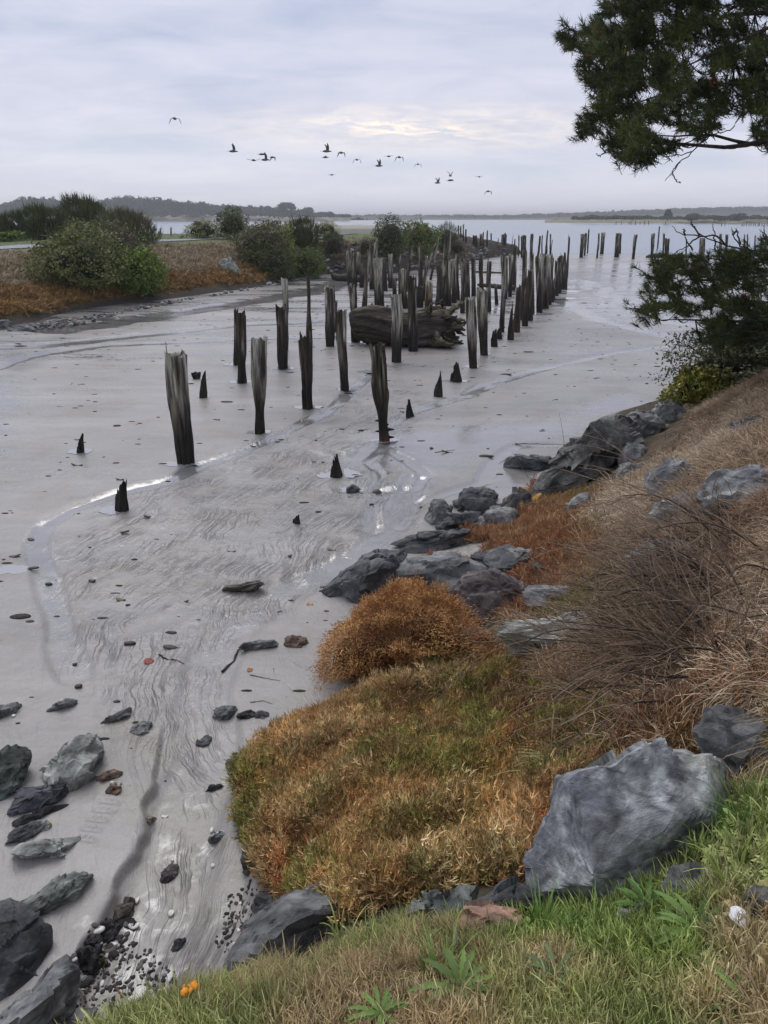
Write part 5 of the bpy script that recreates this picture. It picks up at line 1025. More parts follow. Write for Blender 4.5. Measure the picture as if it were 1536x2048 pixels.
def shrub(outline, base, label, kind, cA, cB, n=3500, thick=1.0, leaf=None, group=None, core=(.03, .028, .018), seed=0, name='shrub', t=None, cat='shrub', cshare=.35, parts='foliage'):
    r = np.random.RandomState(seed*13+5)
    if t is None: _, t = hit(*base)
    D, T = ICO[3]; sz = np.ptp(np.array(outline)[:, 0])*t/F
    ctr = outline_map(outline, t, thick, D[:1])[1]; b0 = np.array([ctr[0], ctr[1], outline_map(outline, t, thick, D)[0][:, 2].min()])
    root = empty(name, b0, label, cat, group)
    lump = 1+.14*fbm(D[:, 0]*3+seed, D[:, 1]*3, D[:, 2]*3, o=3, s=seed)
    V, _, m_ = outline_map(outline, t, thick, D, .60*lump); V = ctr+(V-ctr)*(1.36 if name == 'round_bush' else 1.0); mesh('dark_core', V, None, T, col=np.array(core)*(1+.5*vnoise(D[:, 0]*9, D[:, 1]*9, D[:, 2]*9, s=2)[:, None]), mat=M_twig, parent=root)  # added solid core, coloured dark like the crown's shaded inside, blocks see-through
    d = rdirs(n, r); d[:, 1] = np.where(r.rand(n) < .68, -np.abs(d[:, 1]), d[:, 1])
    cl = fbm(d[:, 0]*4+seed, d[:, 1]*4, d[:, 2]*4, o=3, s=seed+3)
    rho = ((0.66+.34*r.rand(n)**.6+.42*cl) if name != 'round_bush' else (.82+.17*r.rand(n)**.7+.26*cl))*(1+.05*r.normal(size=n)); Pc, _, _ = outline_map(outline, t, thick, d, rho)
    u0 = unit(Pc-ctr)
    lf = leaf or sz*.042
    mixv = np.clip(.5+1.6*fbm(d[:, 0]*5+seed*3, d[:, 1]*5, d[:, 2]*5, o=2, s=seed+9)+.25*r.normal(size=n), 0, 1)[:, None]
    C = (np.array(cA)*(1-mixv)+np.array(cB)*mixv)*r.uniform(.65, 1.3, (n, 1))
    if kind == 'leaf': V, Q = leaves(Pc, r, lf); rep = 4
    elif kind == 'spike': V, Q = strands(Pc, unit(u0*.35+[0, 0, 1]+.25*r.normal(size=(n, 3))), lf*r.uniform(1.8, 4.5, n), lf*.20, r, droop=.0); rep = 8
    elif kind == 'twig': V, Q = strands(Pc, unit(u0*.9+[0, 0, .5]+.65*r.normal(size=(n, 3))), lf*r.uniform(.8, 2.0, n), lf*.22, r, droop=.2); rep = 8
    mesh(parts, V, Q, col=np.repeat(C, rep, 0), mat=M_veg, parent=root)
    # stems from the root into the crown
    k = 9; e = Pc[r.randint(n, size=k)]; st = np.tile(b0, (k, 1))+.04*sz*r.normal(size=(k, 3))*[1, 1, 0]; kk = np.linspace(0, 1, 5)[None, :, None]
    pts = st[:, None]*(1-kk)+e[:, None]*kk; V, Q = tubes(pts, np.tile(np.linspace(.010, .003, 5)*sz, (k, 1)), 4); mesh('stem', V, Q, col=(.07, .055, .04), mat=M_twig, parent=root)
    return root
OLV = (.095, .11, .034); OLV2 = (.185, .20, .065); DKG = (.045, .065, .022); DKG2 = (.10, .13, .042); GRN = (.10, .165, .028); GRN2 = (.19, .26, .05); PALE = (.46, .45, .25); BRN = (.085, .07, .045); BRN2 = (.15, .125, .08); YEL = (.32, .32, .07)
SHR = [
 ([(38,478),(36,450),(44,432),(60,420),(80,418),(100,428),(125,432),(130,465),(100,482)],(90,480),'feathery dark green shrub at the left end of the spit','spike',DKG,DKG2,3600,{}),
 ([(120,470),(122,430),(135,408),(160,400),(185,408),(205,425),(222,440),(220,470),(160,480)],(160,480),'tallest dark shrub in the thicket on the spit','spike',DKG,OLV,3600,{}),
 ([(200,470),(205,440),(225,428),(250,432),(285,440),(300,455),(318,470),(300,495),(240,490)],(260,486),'sparse brownish shrub with bare twigs at the right of the thicket','spike',OLV,BRN2,3000,{}),
 ([(-60,485),(-60,466),(0,468),(20,462),(48,466),(55,480),(0,485)],(10,484),'low bright hedge of bushes at the left edge of the spit','leaf',GRN,GRN2,2600,{}),
 ([(190,480),(205,455),(235,450),(270,470),(290,495),(285,525),(240,540),(205,510)],(245,540),'dusky brown shrub in the middle of the thicket','leaf',BRN,BRN2,3200,{}),
 ([(52,545),(58,520),(80,498),(110,480),(140,460),(165,455),(195,462),(225,480),(248,515),(240,560),(205,588),(140,580),(85,562)],(150,572),'broad olive-green bush bulging down the bank','leaf',OLV,OLV2,8500,{'leaf':.16}),
 ([(222,560),(228,520),(248,497),(285,498),(315,515),(330,545),(325,572),(290,590),(245,590)],(280,588),'bright green rounded bush at the right of the big olive one','leaf',GRN,GRN2,5500,{'leaf':.16}),
 ([(362,474),(368,458),(385,448),(402,441),(425,444),(442,458),(444,474),(400,478)],(402,478),'pale-flowered shrub standing beside the path','leaf',PALE,OLV,2600,{}),
 ([(425,474),(430,445),(442,428),(460,415),(478,417),(495,435),(503,460),(500,476),(460,480)],(465,479),'dark dome-shaped shrub behind the pale-flowered one','leaf',DKG2,OLV,3400,{}),
 ([(463,500),(466,478),(485,462),(512,450),(540,448),(565,452),(575,480),(580,515),(568,545),(530,538),(495,515)],(530,540),'grey-green loose shrub right of the lone pale boulder','leaf',OLV,BRN2,5500,{'leaf':.17}),
 ([(520,490),(530,455),(555,446),(582,450),(590,480),(586,525),(570,550),(545,545)],(565,549),'yellow-green shrub growing through the grey-green one','leaf',GRN,YEL,4200,{'leaf':.17}),
 ([(565,470),(575,450),(600,443),(630,448),(642,465),(636,492),(600,498)],(605,500),'dark feathery shrub at the crest of the spit','spike',DKG,OLV,2800,{}),
 ([(572,548),(574,520),(590,503),(615,495),(640,500),(655,525),(650,548),(630,560),(590,560)],(615,556),'small green shrub low on the bank just left of the stone heap','leaf',GRN,DKG2,4200,{}),
 ([(92,500),(100,470),(150,448),(210,445),(280,462),(322,490),(330,520),(260,530),(150,515)],(215,500),'low dark scrub filling the middle of the thicket','leaf',DKG2,OLV,5200,{'leaf':.16}),
 ([(470,540),(480,500),(520,485),(580,490),(600,520),(590,552),(540,556)],(548,552),'dark undergrowth below the grey-green shrub','leaf',DKG,OLV,3800,{'leaf':.15}),
 ([(-40,478),(-30,440),(0,445),(30,430),(50,450),(55,478)],(20,481),'dark shrub cut by the left edge of the spit','spike',DKG,OLV,2200,{}),
 ([(628,472),(632,452),(650,443),(668,443),(680,456),(678,470),(650,475)],(652,474),'small pale-flowered shrub far along the spit','leaf',PALE,OLV2,1800,{}),
 ([(640,500),(650,475),(668,468),(684,476),(694,492),(680,506),(655,508)],(668,510),'dark small shrub above the stone heap','spike',DKG,BRN,1600,{}),
 ([(742,500),(746,462),(756,443),(775,434),(796,436),(812,450),(818,480),(805,510),(770,515)],(778,515),'tallest dark green bush near the point of the spit','leaf',DKG,DKG2,5200,{}),
 ([(800,505),(806,460),(818,442),(838,442),(858,452),(880,455),(884,490),(860,512),(825,512)],(840,512),'mid-green bush right of the tallest one at the point','leaf',GRN,OLV2,5000,{}),
 ([(868,502),(874,462),(888,452),(902,449),(914,458),(912,485),(900,505)],(890,506),'tufted dark shrub at the outer end of the point','spike',DKG,DKG2,2400,{}),
 ([(762,500),(766,480),(776,471),(790,475),(796,490),(788,503),(770,505)],(779,505),'small pale-leaved shrub in front of the tallest bush','leaf',OLV2,PALE,1400,{}),
 ([(890,500),(898,480),(910,474),(924,486),(942,502),(930,510),(905,510)],(915,511),'dry brownish shrub hanging over the stony point','twig',BRN2,(.17,.13,.085),1800,{}),
 ([(712,500),(716,482),(730,474),(748,480),(752,498),(735,506)],(732,508),'straw-coloured bush behind the heads of the crowded piles','twig',(.15,.13,.06),OLV,1600,{}),
]
for k, (O, b, lb, kd, a, c, n, kw) in enumerate(SHR): shrub(O, b, lb, kd, a, c, n, seed=k+1, thick=1.1, group='shrubs growing on the spit', **kw)
GRB = 'bushes at the upper end of the near bank'
shrub([(1335,770),(1340,725),(1352,690),(1385,672),(1430,668),(1500,672),(1600,670),(1700,680),(1700,760),(1536,765),(1450,770),(1390,790)], (1420,790), 'grey-olive small-leaved bush under the low pine branches', 'leaf', (.085,.095,.05), (.15,.155,.08), 15000, t=12.5, leaf=.065, seed=40, group=GRB, thick=1.2)
shrub([(1332,800),(1345,768),(1375,742),(1415,732),(1450,742),(1470,765),(1450,790),(1400,800),(1355,812)], (1400,805), 'yellow-green leafy bush at the top of the shoreline rocks', 'leaf', (.13,.16,.03), (.30,.27,.05), 7000, t=12.6, leaf=.07, seed=41, group=GRB)
# the round orange bush on the sand
_, tb = hit(790, 1325)
root = shrub([(636,1345),(648,1295),(690,1245),(740,1195),(780,1175),(830,1168),(880,1180),(925,1215),(958,1262),(972,1300),(930,1322),(860,1335),(800,1338),(740,1345),(690,1362),(650,1365)], None, 'round orange-brown saltbush sitting on the sand', 'twig', (.34,.16,.06), (.60,.36,.15), 46000, thick=1.25, t=tb*.985, leaf=.024, seed=50, core=(.10,.052,.024), name='round_bush', cat='bush')

# ---- ground cover: clumps instanced with geometry nodes (stuff)
def proto(name, V, Q, C): return mesh(name, V, Q, col=C, mat=M_vegi, origin=(0, 0, 0), link=False)
def coll(name, obs):
    c = bpy.data.collections.new(name)
    for o in obs: c.objects.link(o)
    return c
def mk_pickle(seed):
    r = np.random.RandomState(seed); n = 64; a = r.uniform(0, 6.28, n); el = r.uniform(.15, 1.3, n); d = np.stack([np.cos(a)*np.cos(el), np.sin(a)*np.cos(el), np.sin(el)], -1); b = np.stack([np.cos(a), np.sin(a), 0*a], -1)*r.uniform(0, .10, (n, 1)); b[:, 2] = r.uniform(-.02, .03, n); ln = r.uniform(.028, .062, n)
    V1, Q1 = strands(b, d, ln, .0042, r, droop=-.35); C1 = np.repeat(r.uniform(.5, 1.25, (n, 1))*np.ones((n, 3)), 8, 0)*np.tile(np.repeat([.45, .75, 1, 1.15], 2), n)[:, None]
    ps = [(V1, Q1, None, C1)]
    for f in (.35, .5, .65, .8):
        m = n; d2 = unit(d+.9*r.normal(size=(m, 3))+[0, 0, .3]); V, Q = strands(b+d*(ln*f)[:, None], d2, ln*r.uniform(.3, .6, m), .0040, r, droop=-.6); ps.append((V, Q, None, np.repeat(r.uniform(.6, 1.35, (m, 1))*np.ones((m, 3)), 8, 0)))
    V, Q, T, C = merge(ps); return proto('saltwort_clump', V, Q, C)
def mk_grass(seed, n=26, h=(.07, .17), w=.0045, spread=.05, droop=.35, lean=.5, name='grass_tuft'):
    r = np.random.RandomState(seed); a = r.uniform(0, 6.28, n); b = np.stack([np.cos(a), np.sin(a), 0*a], -1)*r.uniform(0, spread, (n, 1)); d = unit(np.stack([np.cos(a)*lean*r.rand(n), np.sin(a)*lean*r.rand(n), np.ones(n)], -1)+.2*r.normal(size=(n, 3)))
    V, Q = strands(b, d, r.uniform(*h, n), w*r.uniform(.6, 1.3, n), r, droop=droop); C = np.repeat(r.uniform(.6, 1.35, (n, 1))*np.array([1, 1, 1]), 8, 0)*np.tile(np.repeat([.55, .85, 1.05, 1.2], 2), n)[:, None]
    return proto(name, V, Q, C)
def mk_broad(seed):
    r = np.random.RandomState(seed); n = 9; a = np.arange(n)/n*6.28+r.rand(n)*.4; d = unit(np.stack([np.cos(a), np.sin(a), .35+.3*r.rand(n)], -1)); ln = r.uniform(.03, .07, n); k = np.linspace(0, 1, 5)[None, :, None]
    Pt = d[:, None]*k*ln[:, None, None]+np.array([0, 0, -1.])*.5*ln[:, None, None]*k**2; W_ = (ln*.38)[:, None]*np.array([.15, .8, 1, .75, .08])[None]; sd_ = unit(np.cross(d, [0, 0, 1])); V, Q = ribbons(Pt, W_, sd_)
    return proto('clover_sprig', V, Q, np.repeat(r.uniform(.7, 1.2, (n, 1))*np.ones((n, 3)), 10, 0))
C_PICK = coll('saltwort_protos', [mk_pickle(k) for k in range(6)])
C_GRASS = coll('grass_protos', [mk_grass(k) for k in range(4)]+[mk_grass(9, 16, (.03, .09), .005, .06, .5, .9), mk_broad(3), mk_broad(4)])
C_DRY = coll('dry_grass_protos', [mk_grass(20+k, 60, (.14, .38), .0032, .09, .75, 1.1, 'dry_tuft') for k in range(5)])
C_FAR = coll('far_tuft_protos', [mk_grass(30+k, 40, (.3, .7), .030, .30, .5, 1.2, 'bank_tuft') for k in range(4)])
def scatter(name, label, cl, pts, rot, scl, tint):
    n = len(pts); me = bpy.data.meshes.new(name); me.vertices.add(n); me.vertices.foreach_set('co', np.asarray(pts, np.float32).ravel())
    for nm, v in (('rot', rot), ('tint', tint)):
        a = me.attributes.new(nm, 'FLOAT_VECTOR', 'POINT'); a.data.foreach_set('vector', np.asarray(v, np.float32).ravel())
    a = me.attributes.new('scl', 'FLOAT', 'POINT'); a.data.foreach_set('value', np.asarray(scl, np.float32))
    a = me.attributes.new('pick', 'INT', 'POINT'); a.data.foreach_set('value', np.random.RandomState(n).randint(0, len(cl.objects), n).astype(np.int32))
    o = bpy.data.objects.new(name, me); COL.objects.link(o)
    ng = bpy.data.node_groups.new(name, 'GeometryNodeTree'); ng.interface.new_socket('Geometry', in_out='INPUT', socket_type='NodeSocketGeometry'); ng.interface.new_socket('Geometry', in_out='OUTPUT', socket_type='NodeSocketGeometry')
    N = ng.nodes; L = ng.links; gi = N.new('NodeGroupInput'); go = N.new('NodeGroupOutput'); ip = N.new('GeometryNodeInstanceOnPoints'); ci = N.new('GeometryNodeCollectionInfo'); ci.inputs['Collection'].default_value = cl; ci.inputs['Separate Children'].default_value = True; ci.inputs['Reset Children'].default_value = True
    def na(nm, dt): q = N.new('GeometryNodeInputNamedAttribute'); q.data_type = dt; q.inputs['Name'].default_value = nm; return q.outputs['Attribute']
    mp = N.new('GeometryNodeMeshToPoints'); L.new(gi.outputs[0], mp.inputs['Mesh'])
    L.new(mp.outputs[0], ip.inputs['Points']); L.new(ci.outputs[0], ip.inputs['Instance']); ip.inputs['Pick Instance'].default_value = True; L.new(na('pick', 'INT'), ip.inputs['Instance Index']); L.new(na('rot', 'FLOAT_VECTOR'), ip.inputs['Rotation']); L.new(na('scl', 'FLOAT'), ip.inputs['Scale']); L.new(ip.outputs[0], go.inputs[0])
    md = o.modifiers.new('scatter', 'NODES'); md.node_group = ng
    return tag(o, label, kind='stuff')
def sample(n, r0, r1, a0, a1, r, pw=1.0):
    """points on the ground, denser near the path where one stands"""
    u = r.rand(n); R = np.exp(np.log(r0)+(np.log(r1)-np.log(r0))*u) if pw == 0 else (r0**pw+(r1**pw-r0**pw)*u)**(1/pw); A = np.radians(r.uniform(a0, a1, n)); return R*np.sin(A), R*np.cos(A)
def slope_rot(X, Y, fn, r, k=.7, jit=.25):
    e = .05; gx = (fn(X+e, Y)-fn(X-e, Y))/(2*e); gy = (fn(X, Y+e)-fn(X, Y-e))/(2*e); n = len(X)
    return np.stack([np.arctan(np.clip(gy, -1, 1))*k+jit*r.normal(size=n), -np.arctan(np.clip(gx, -1, 1))*k+jit*r.normal(size=n), np.zeros(n)], -1)
def keep_off(px, py, X, Y):
    return np.ones(len(px), bool)
nbf = lambda x, y: bank(x, y, False)
SANDZ = [[(640,1200),(700,1180),(960,1240),(1035,1270),(1020,1325),(930,1345),(860,1350),(760,1385),(650,1445),(560,1470),(470,1520),(440,1400)],[(850,1090),(1000,1080),(960,1140),(880,1125)]]
MATZ = [(466,1560),(500,1510),(560,1470),(640,1440),(700,1395),(800,1365),(870,1335),(1000,1300),(1060,1320),(1120,1390),(1220,1440),(1260,1520),(1200,1620),(1120,1680),(1110,1760),(1110,1840),(1040,1870),(940,1870),(790,1900),(700,1830),(650,1810),(600,1790),(545,1740),(510,1690),(470,1640)]
LAWNZ = [(-200,2600),(40,2120),(130,2040),(240,2005),(330,1985),(400,1960),(480,1940),(600,1960),(700,1905),(790,1850),(1040,1835),(1120,1825),(1200,1810),(1300,1760),(1330,1680),(1400,1590),(1536,1500),(2200,1500),(12000,1500),(12000,12000),(-2000,12000),(-2000,2600)]
def mixc(cols, w): 
    w = np.clip(w, 0.001, 1.5)**4; w = w/w.sum(1, keepdims=True); return w@np.array(cols)
def build_mat():
    r = np.random.RandomState(1); X, Y = sample(80000, 2.0, 9.5, -22, 42, r, 0); Z = nbf(X, Y); mz = mudbase(X, Y); px, py = proj(np.stack([X, Y, Z], -1))
    hole = fbm(X*2.6, Y*2.6, o=3, s=77); ok = inside(px, py, MATZ) & (Z > mz+.02) & ((hole < .16) | (r.rand(len(X)) < .35)); X, Y, Z, px, py = [q[ok][:13000] for q in (X, Y, Z, px, py)]
    n = len(X); f = [1.5*fbm(X*2.1+q*9, Y*2.1, o=4, s=100+q, g=.7)+.25*r.normal(size=n) for q in range(5)]
    cols = [(.60,.38,.16),(.40,.23,.09),(.33,.33,.10),(.80,.62,.34),(.60,.20,.09),(.16,.11,.06)]
    redz = ss(px, 850, 1000)*ss(py, 1450, 1520); strawz = 1-ss(np.hypot(px-640, py-1560), 60, 190)
    w = np.stack([.55+f[0], .5+f[1], .5+f[2]*1.4, .35+f[3]+.5*strawz, .0+f[4]*.8+.55*redz, .3+f[1]*1.2+.3*ss(px, 700, 1000)], -1)
    tint = mixc(cols, w)*r.uniform(.5, 1.5, (n, 1)); bul = .07+.20*fbm(X*3.2, Y*3.2, o=2, s=7)
    pts = np.stack([X, Y, Z+bul*r.uniform(-.3, 1.0, n)], -1)
    rot = .4*r.normal(size=(n, 3)); rot[:, 2] = r.uniform(0, 6.28, n)
    scatter('saltwort_mat', 'orange, rust and olive saltwort mat covering the slope', C_PICK, pts, rot, r.uniform(.6, 1.15, n)*(1.0), tint)
build_mat()
def build_mat_straw():
    r = np.random.RandomState(91); X, Y = sample(9000, 2.0, 9.5, -22, 42, r, 0); Z = nbf(X, Y); px, py = proj(np.stack([X, Y, Z], -1)); k = inside(px, py, MATZ) & (fbm(X*1.8, Y*1.8, o=2, s=92) > .08); X, Y, Z = X[k][:420], Y[k][:420], Z[k][:420]; m = len(X)
    scatter('mat_straw', 'dead straw and stems mixed into the saltwort mat', C_DRY, np.stack([X, Y, Z+.04], -1), np.stack([.5*r.normal(size=m), .5*r.normal(size=m), r.uniform(0, 6.28, m)], -1), r.uniform(.3, .6, m), mixc([(.60,.50,.32),(.30,.20,.12),(.28,.30,.12)], r.rand(m, 3)))
build_mat_straw()
def build_rust():
    r = np.random.RandomState(2); X, Y = sample(70000, 1.6, 19, 0, 42, r, 0); Z = nbf(X, Y); mz = mudbase(X, Y); px, py = proj(np.stack([X, Y, Z], -1))
    ok = ~inside(px, py, MATZ) & ~inside(px, py, LAWNZ) & (Z > mz+.05) & ~inside(px, py, [(1385,1435),(1620,1400),(1620,1600),(1400,1570)]) & ~inside(px, py, [(1070,1015),(1085,930),(1180,820),(1380,780),(1390,850),(1270,965),(1180,990)]) & ~inside(px, py, SANDZ[0]) & ~inside(px, py, SANDZ[1]) & (py < 1520)
    X, Y, Z, px, py = [q[ok] for q in (X, Y, Z, px, py)]; n = len(X)
    low = (Z-mudbase(X, Y) < .95+.4*fbm(X, Y, o=2, s=8)) & (py < 1240) | (py > 1300) & (r.rand(n) < .35)
    pick = np.nonzero(low)[0][:7500]; x, y, z = X[pick], Y[pick], Z[pick]; m = len(x); f = [fbm(x*1.1+q*7, y*1.1, o=3, s=120+q) for q in range(4)]
    tint = mixc([(.44,.23,.12),(.30,.16,.085),(.30,.28,.10),(.52,.36,.18)], np.stack([.6+f[0], .55+f[1], .3+f[2]*1.3, .3+f[3]], -1))*r.uniform(.7, 1.2, (m, 1))
    scatter('rusty_saltwort', 'rust-red saltwort between the shoreline rocks', C_PICK, np.stack([x, y, z+.02], -1), np.stack([.3*r.normal(size=m), .3*r.normal(size=m), r.uniform(0, 6.28, m)], -1), r.uniform(.7, 1.5, m), tint)
    pick = np.nonzero(~low | (r.rand(n) < .12))[0][:7500]; x, y, z = X[pick], Y[pick], Z[pick]; m = len(x); f = [fbm(x*.8+q*7, y*.8, o=3, s=130+q) for q in range(4)]
    tint = mixc([(.42,.31,.20),(.30,.20,.125),(.60,.49,.34),(.22,.16,.10)], np.stack([.6+f[0], .5+f[1], .3+f[2]*1.5, .35+f[3]], -1))*r.uniform(.75, 1.2, (m, 1))
    rot = .3*r.normal(size=(m, 3)); rot[:, 1] -= .45; rot[:, 2] = .9*r.normal(size=m)
    scatter('dry_bank_grass', 'dry tan and brown grass hanging down the bank', C_DRY, np.stack([x, y, z], -1), rot, r.uniform(.7, 1.35, m), tint)
build_rust()
def build_lawn():
    r = np.random.RandomState(3); X, Y = sample(90000, 0.55, 6.5, -55, 78, r, 0); Z = nbf(X, Y); px, py = proj(np.stack([X, Y, Z], -1))
    ok = inside(px, py, LAWNZ) & (Z > mudbase(X, Y)+.8) & (py < 12000); X, Y, Z, px, py = [q[ok][:20000] for q in (X, Y, Z, px, py)]; n = len(X)
    f = [fbm(X*2+q*7, Y*2, o=3, s=140+q) for q in range(4)]
    brown = .35*ss(-px, -700, -350)+.35*ss(px, 1300, 1450)*ss(-py, -1950, -1850); cols = [(.30,.385,.11),(.44,.46,.19),(.56,.44,.25),(.19,.26,.08)]
    tint = mixc(cols, np.stack([.6+f[0]*1.6, .4+f[1]*1.6, .12+f[2]*1.8+brown, .3+f[3]*1.5], -1))*r.uniform(.7, 1.25, (n, 1))
    rot = .28*r.normal(size=(n, 3)); rot[:, 2] = r.uniform(0, 6.28, n)
    scatter('lawn_grass', 'green and brown grass of the lawn in front', C_GRASS, np.stack([X, Y, Z-.005], -1), rot, r.uniform(.55, 1.0, n)*(.75+.3*f[3]), tint)
    # taller dry stalks at the lip of the lawn
    e = inside(px, py, [(330,2048),(380,1950),(480,1920),(620,1930),(760,1860),(1000,1870),(1000,1930),(620,2010),(420,2060)]); x, y, z = X[e][:700], Y[e][:700], Z[e][:700]; m = len(x)
    scatter('lip_grass', 'dry brown grass along the lip of the lawn', C_DRY, np.stack([x, y, z], -1), .25*r.normal(size=(m, 3)), r.uniform(.25, .5, m), mixc([(.36,.24,.13),(.24,.15,.08),(.22,.24,.09)], r.rand(m, 3)))
build_lawn()
def build_spitcover():
    r = np.random.RandomState(4); X, Y = sample(60000, 26, 96, -40, 14, r, 0.5); Z = spit(X, Y); px, py = proj(np.stack([X, Y, Z], -1))
    rocky = (px > 640) & (Z < 2.2)
    ok = (Z > .28+.1*vnoise(X*.7, Y*.7, s=3)) & (px > -80) & (px < 1000) & inside(X, Y, SPIT) & ~(rocky & (r.rand(len(X)) < .93)); X, Y, Z, px, py = [q[ok] for q in (X, Y, Z, px, py)]
    pth = np.array([P(a, b, 2.5)[:2] for a, b in [(-330,505),(-150,500),(0,493),(90,489),(200,485),(330,481),(420,478),(520,475),(640,470),(720,466)]]); q, _, _ = seg_dist(X, Y, pth)
    k = (Z < 2.25) & (q > 1.6); x, y, z = X[k][:11000], Y[k][:11000], Z[k][:11000]; m = len(x); f = [fbm(x*.5+q_*7, y*.5, o=3, s=150+q_) for q_ in range(4)]; lo = 1-ss(z+.35*f[3], .7, 1.5)
    tint = mixc([(.38,.23,.085),(.27,.155,.06),(.37,.30,.20),(.24,.22,.08),(.46,.33,.12)], np.stack([.75*lo+f[0]*.6, .5*lo+f[1]*.6+.2, 1.0*(1-lo)+.3*f[2], .15+f[1], .35*lo+.6*f[2]], -1))*r.uniform(.7, 1.25, (m, 1))
    scatter('opposite_bank_cover', 'orange saltwort and tan grass on the opposite bank', C_FAR, np.stack([x, y, z-.03], -1), np.stack([.25*r.normal(size=m), .25*r.normal(size=m), r.uniform(0, 6.28, m)], -1), r.uniform(.5, 1.15, m), tint)
    k = (Z >= 2.25) & (q > 1.35); x, y, z = X[k][:5000], Y[k][:5000], Z[k][:5000]; m = len(x)
    tint = mixc([(.28,.35,.13),(.36,.36,.18),(.22,.28,.09)], .3+r.rand(m, 3))
    scatter('spit_grass', 'short green grass on top of the spit', C_FAR, np.stack([x, y, z-.02], -1), .15*r.normal(size=(m, 3)), r.uniform(.10, .3, m), tint)
build_spitcover()

# ---- bare broom bushes on the right
def broom(base_px, label, n, ln, lean, seed, t=None, az=(1.2, 4.2), col=((.13,.09,.062), (.42,.32,.23))):
    r = np.random.RandomState(seed)
    if t is None: b, t = hit(*base_px)
    else: b = PT(*base_px, t)
    ln = ln*1.05; root = empty('bare_broom_bush', b, label, 'bush', 'leafless broom bushes on the right'); K = 12; k = np.linspace(0, 1, K)
    def curve(st, d, L_, droop, wob, m):
        s1 = r.normal(size=(m, 3)); s2 = r.normal(size=(m, 3)); kk = k[None, :, None]
        return st[:, None]+d[:, None]*kk*L_[:, None, None]+np.array([0, 0, -1.])*(droop*L_)[:, None, None]*kk**2+(s1[:, None]*np.sin(kk*3.1)+s2[:, None]*np.sin(kk*6.2)*.4)*(wob*L_)[:, None, None]
    a = r.uniform(*az, n); el = r.uniform(.05, 1.15, n); d = unit(np.stack([np.cos(a)*np.cos(el), np.sin(a)*np.cos(el), np.sin(el)], -1)+np.array(lean)); L_ = ln*r.uniform(.6, 1.15, n)
    st = np.tile(b, (n, 1))+r.normal(size=(n, 3))*[.09, .09, .02]; m0 = curve(st, d, L_, .30, .060, n)
    R = np.linspace(.010, .0030, K)[None]*np.ones((n, 1)); V, Q = tubes(m0, R, 5); C = (.062, .048, .038); mesh('branches', V, Q, col=C, mat=M_twig, parent=root)
    def kids(par, m, l0, l1, r0, r1, spread, up):
        i = r.randint(len(par), size=m); j = r.randint(2, K-1, size=m); st = par[i, j]; dd = unit(par[i, j+1 if False else np.minimum(j+1, K-1)]-par[i, j-1]); d = unit(dd+spread*r.normal(size=(m, 3))+[0, 0, up]); L_ = r.uniform(l0, l1, m)*ln
        c = curve(st, d, L_, .14, .060, m); R = (np.linspace(1, .4, K)[None])*r.uniform(r0, r1, (m, 1)); return c, R
    c1, R1 = kids(m0, n*6, .25, .55, .0024, .0042, .26, .12); V1, Q1 = tubes(c1[:, ::2], R1[:, ::2], 3)
    c2, R2 = kids(c1, n*17, .16, .42, .0015, .0026, .25, .10); V2, Q2 = tubes(c2[:, ::3], R2[:, ::3], 3)
    t1 = r.rand(len(c1), 1); t2 = r.rand(len(c2), 1); ca, cb = np.array(col[0]), np.array(col[1])
    V, Q, _, C = merge([(V1, Q1, None, np.repeat(ca*(1-t1)+cb*t1*.8, 18, 0)), (V2, Q2, None, np.repeat(ca*(1-t2)+cb*t2, 12, 0))])
    tag(mesh('twigs', V, Q, col=C, mat=M_twig, parent=root), kind='stuff')
broom((1500,1370), 'largest leafless broom bush sprawling from the right edge over the slabs', 40, .95, (-.55, .10, 0), 60, t=3.5, az=(.8, 5.2))
broom((1620,1180), 'leafless broom bush reaching in from beyond the right edge', 34, 1.25, (-.75, .0, .05), 61, t=4.1, az=(1.2, 5.0))
broom((1330,1330), 'low tangle of bare arching twigs over the pale streaked slab', 20, .75, (-.35, .2, .1), 62, t=4.4, az=(0, 6.28))
broom((1470,1130), 'grey twiggy broom bush standing between the half-hidden rocks', 26, .85, (-.25, .1, .15), 63, t=5.0, az=(0, 6.28))
broom((1420,1480), 'dark olive broom bush right behind the largest boulder', 26, .55, (-.2, .1, .0), 64, t=3.35, az=(0, 6.28), col=((.07,.07,.035), (.13,.12,.06)))
broom((1560,1500), 'broom bush crowding the right edge above the small leaning boulder', 24, .6, (-.3, .0, .1), 65, t=3.2, az=(0, 6.28))
broom((1290,1240), 'thin bare twigs rising just right of the purplish-brown boulder', 16, .62, (-.2, .1, .2), 67, t=5.2, az=(0, 6.28))
broom((1440,1290), 'brown twig tangle in the middle of the bare bushes', 26, .95, (-.3, .0, .25), 68, t=4.1, az=(0, 6.28))
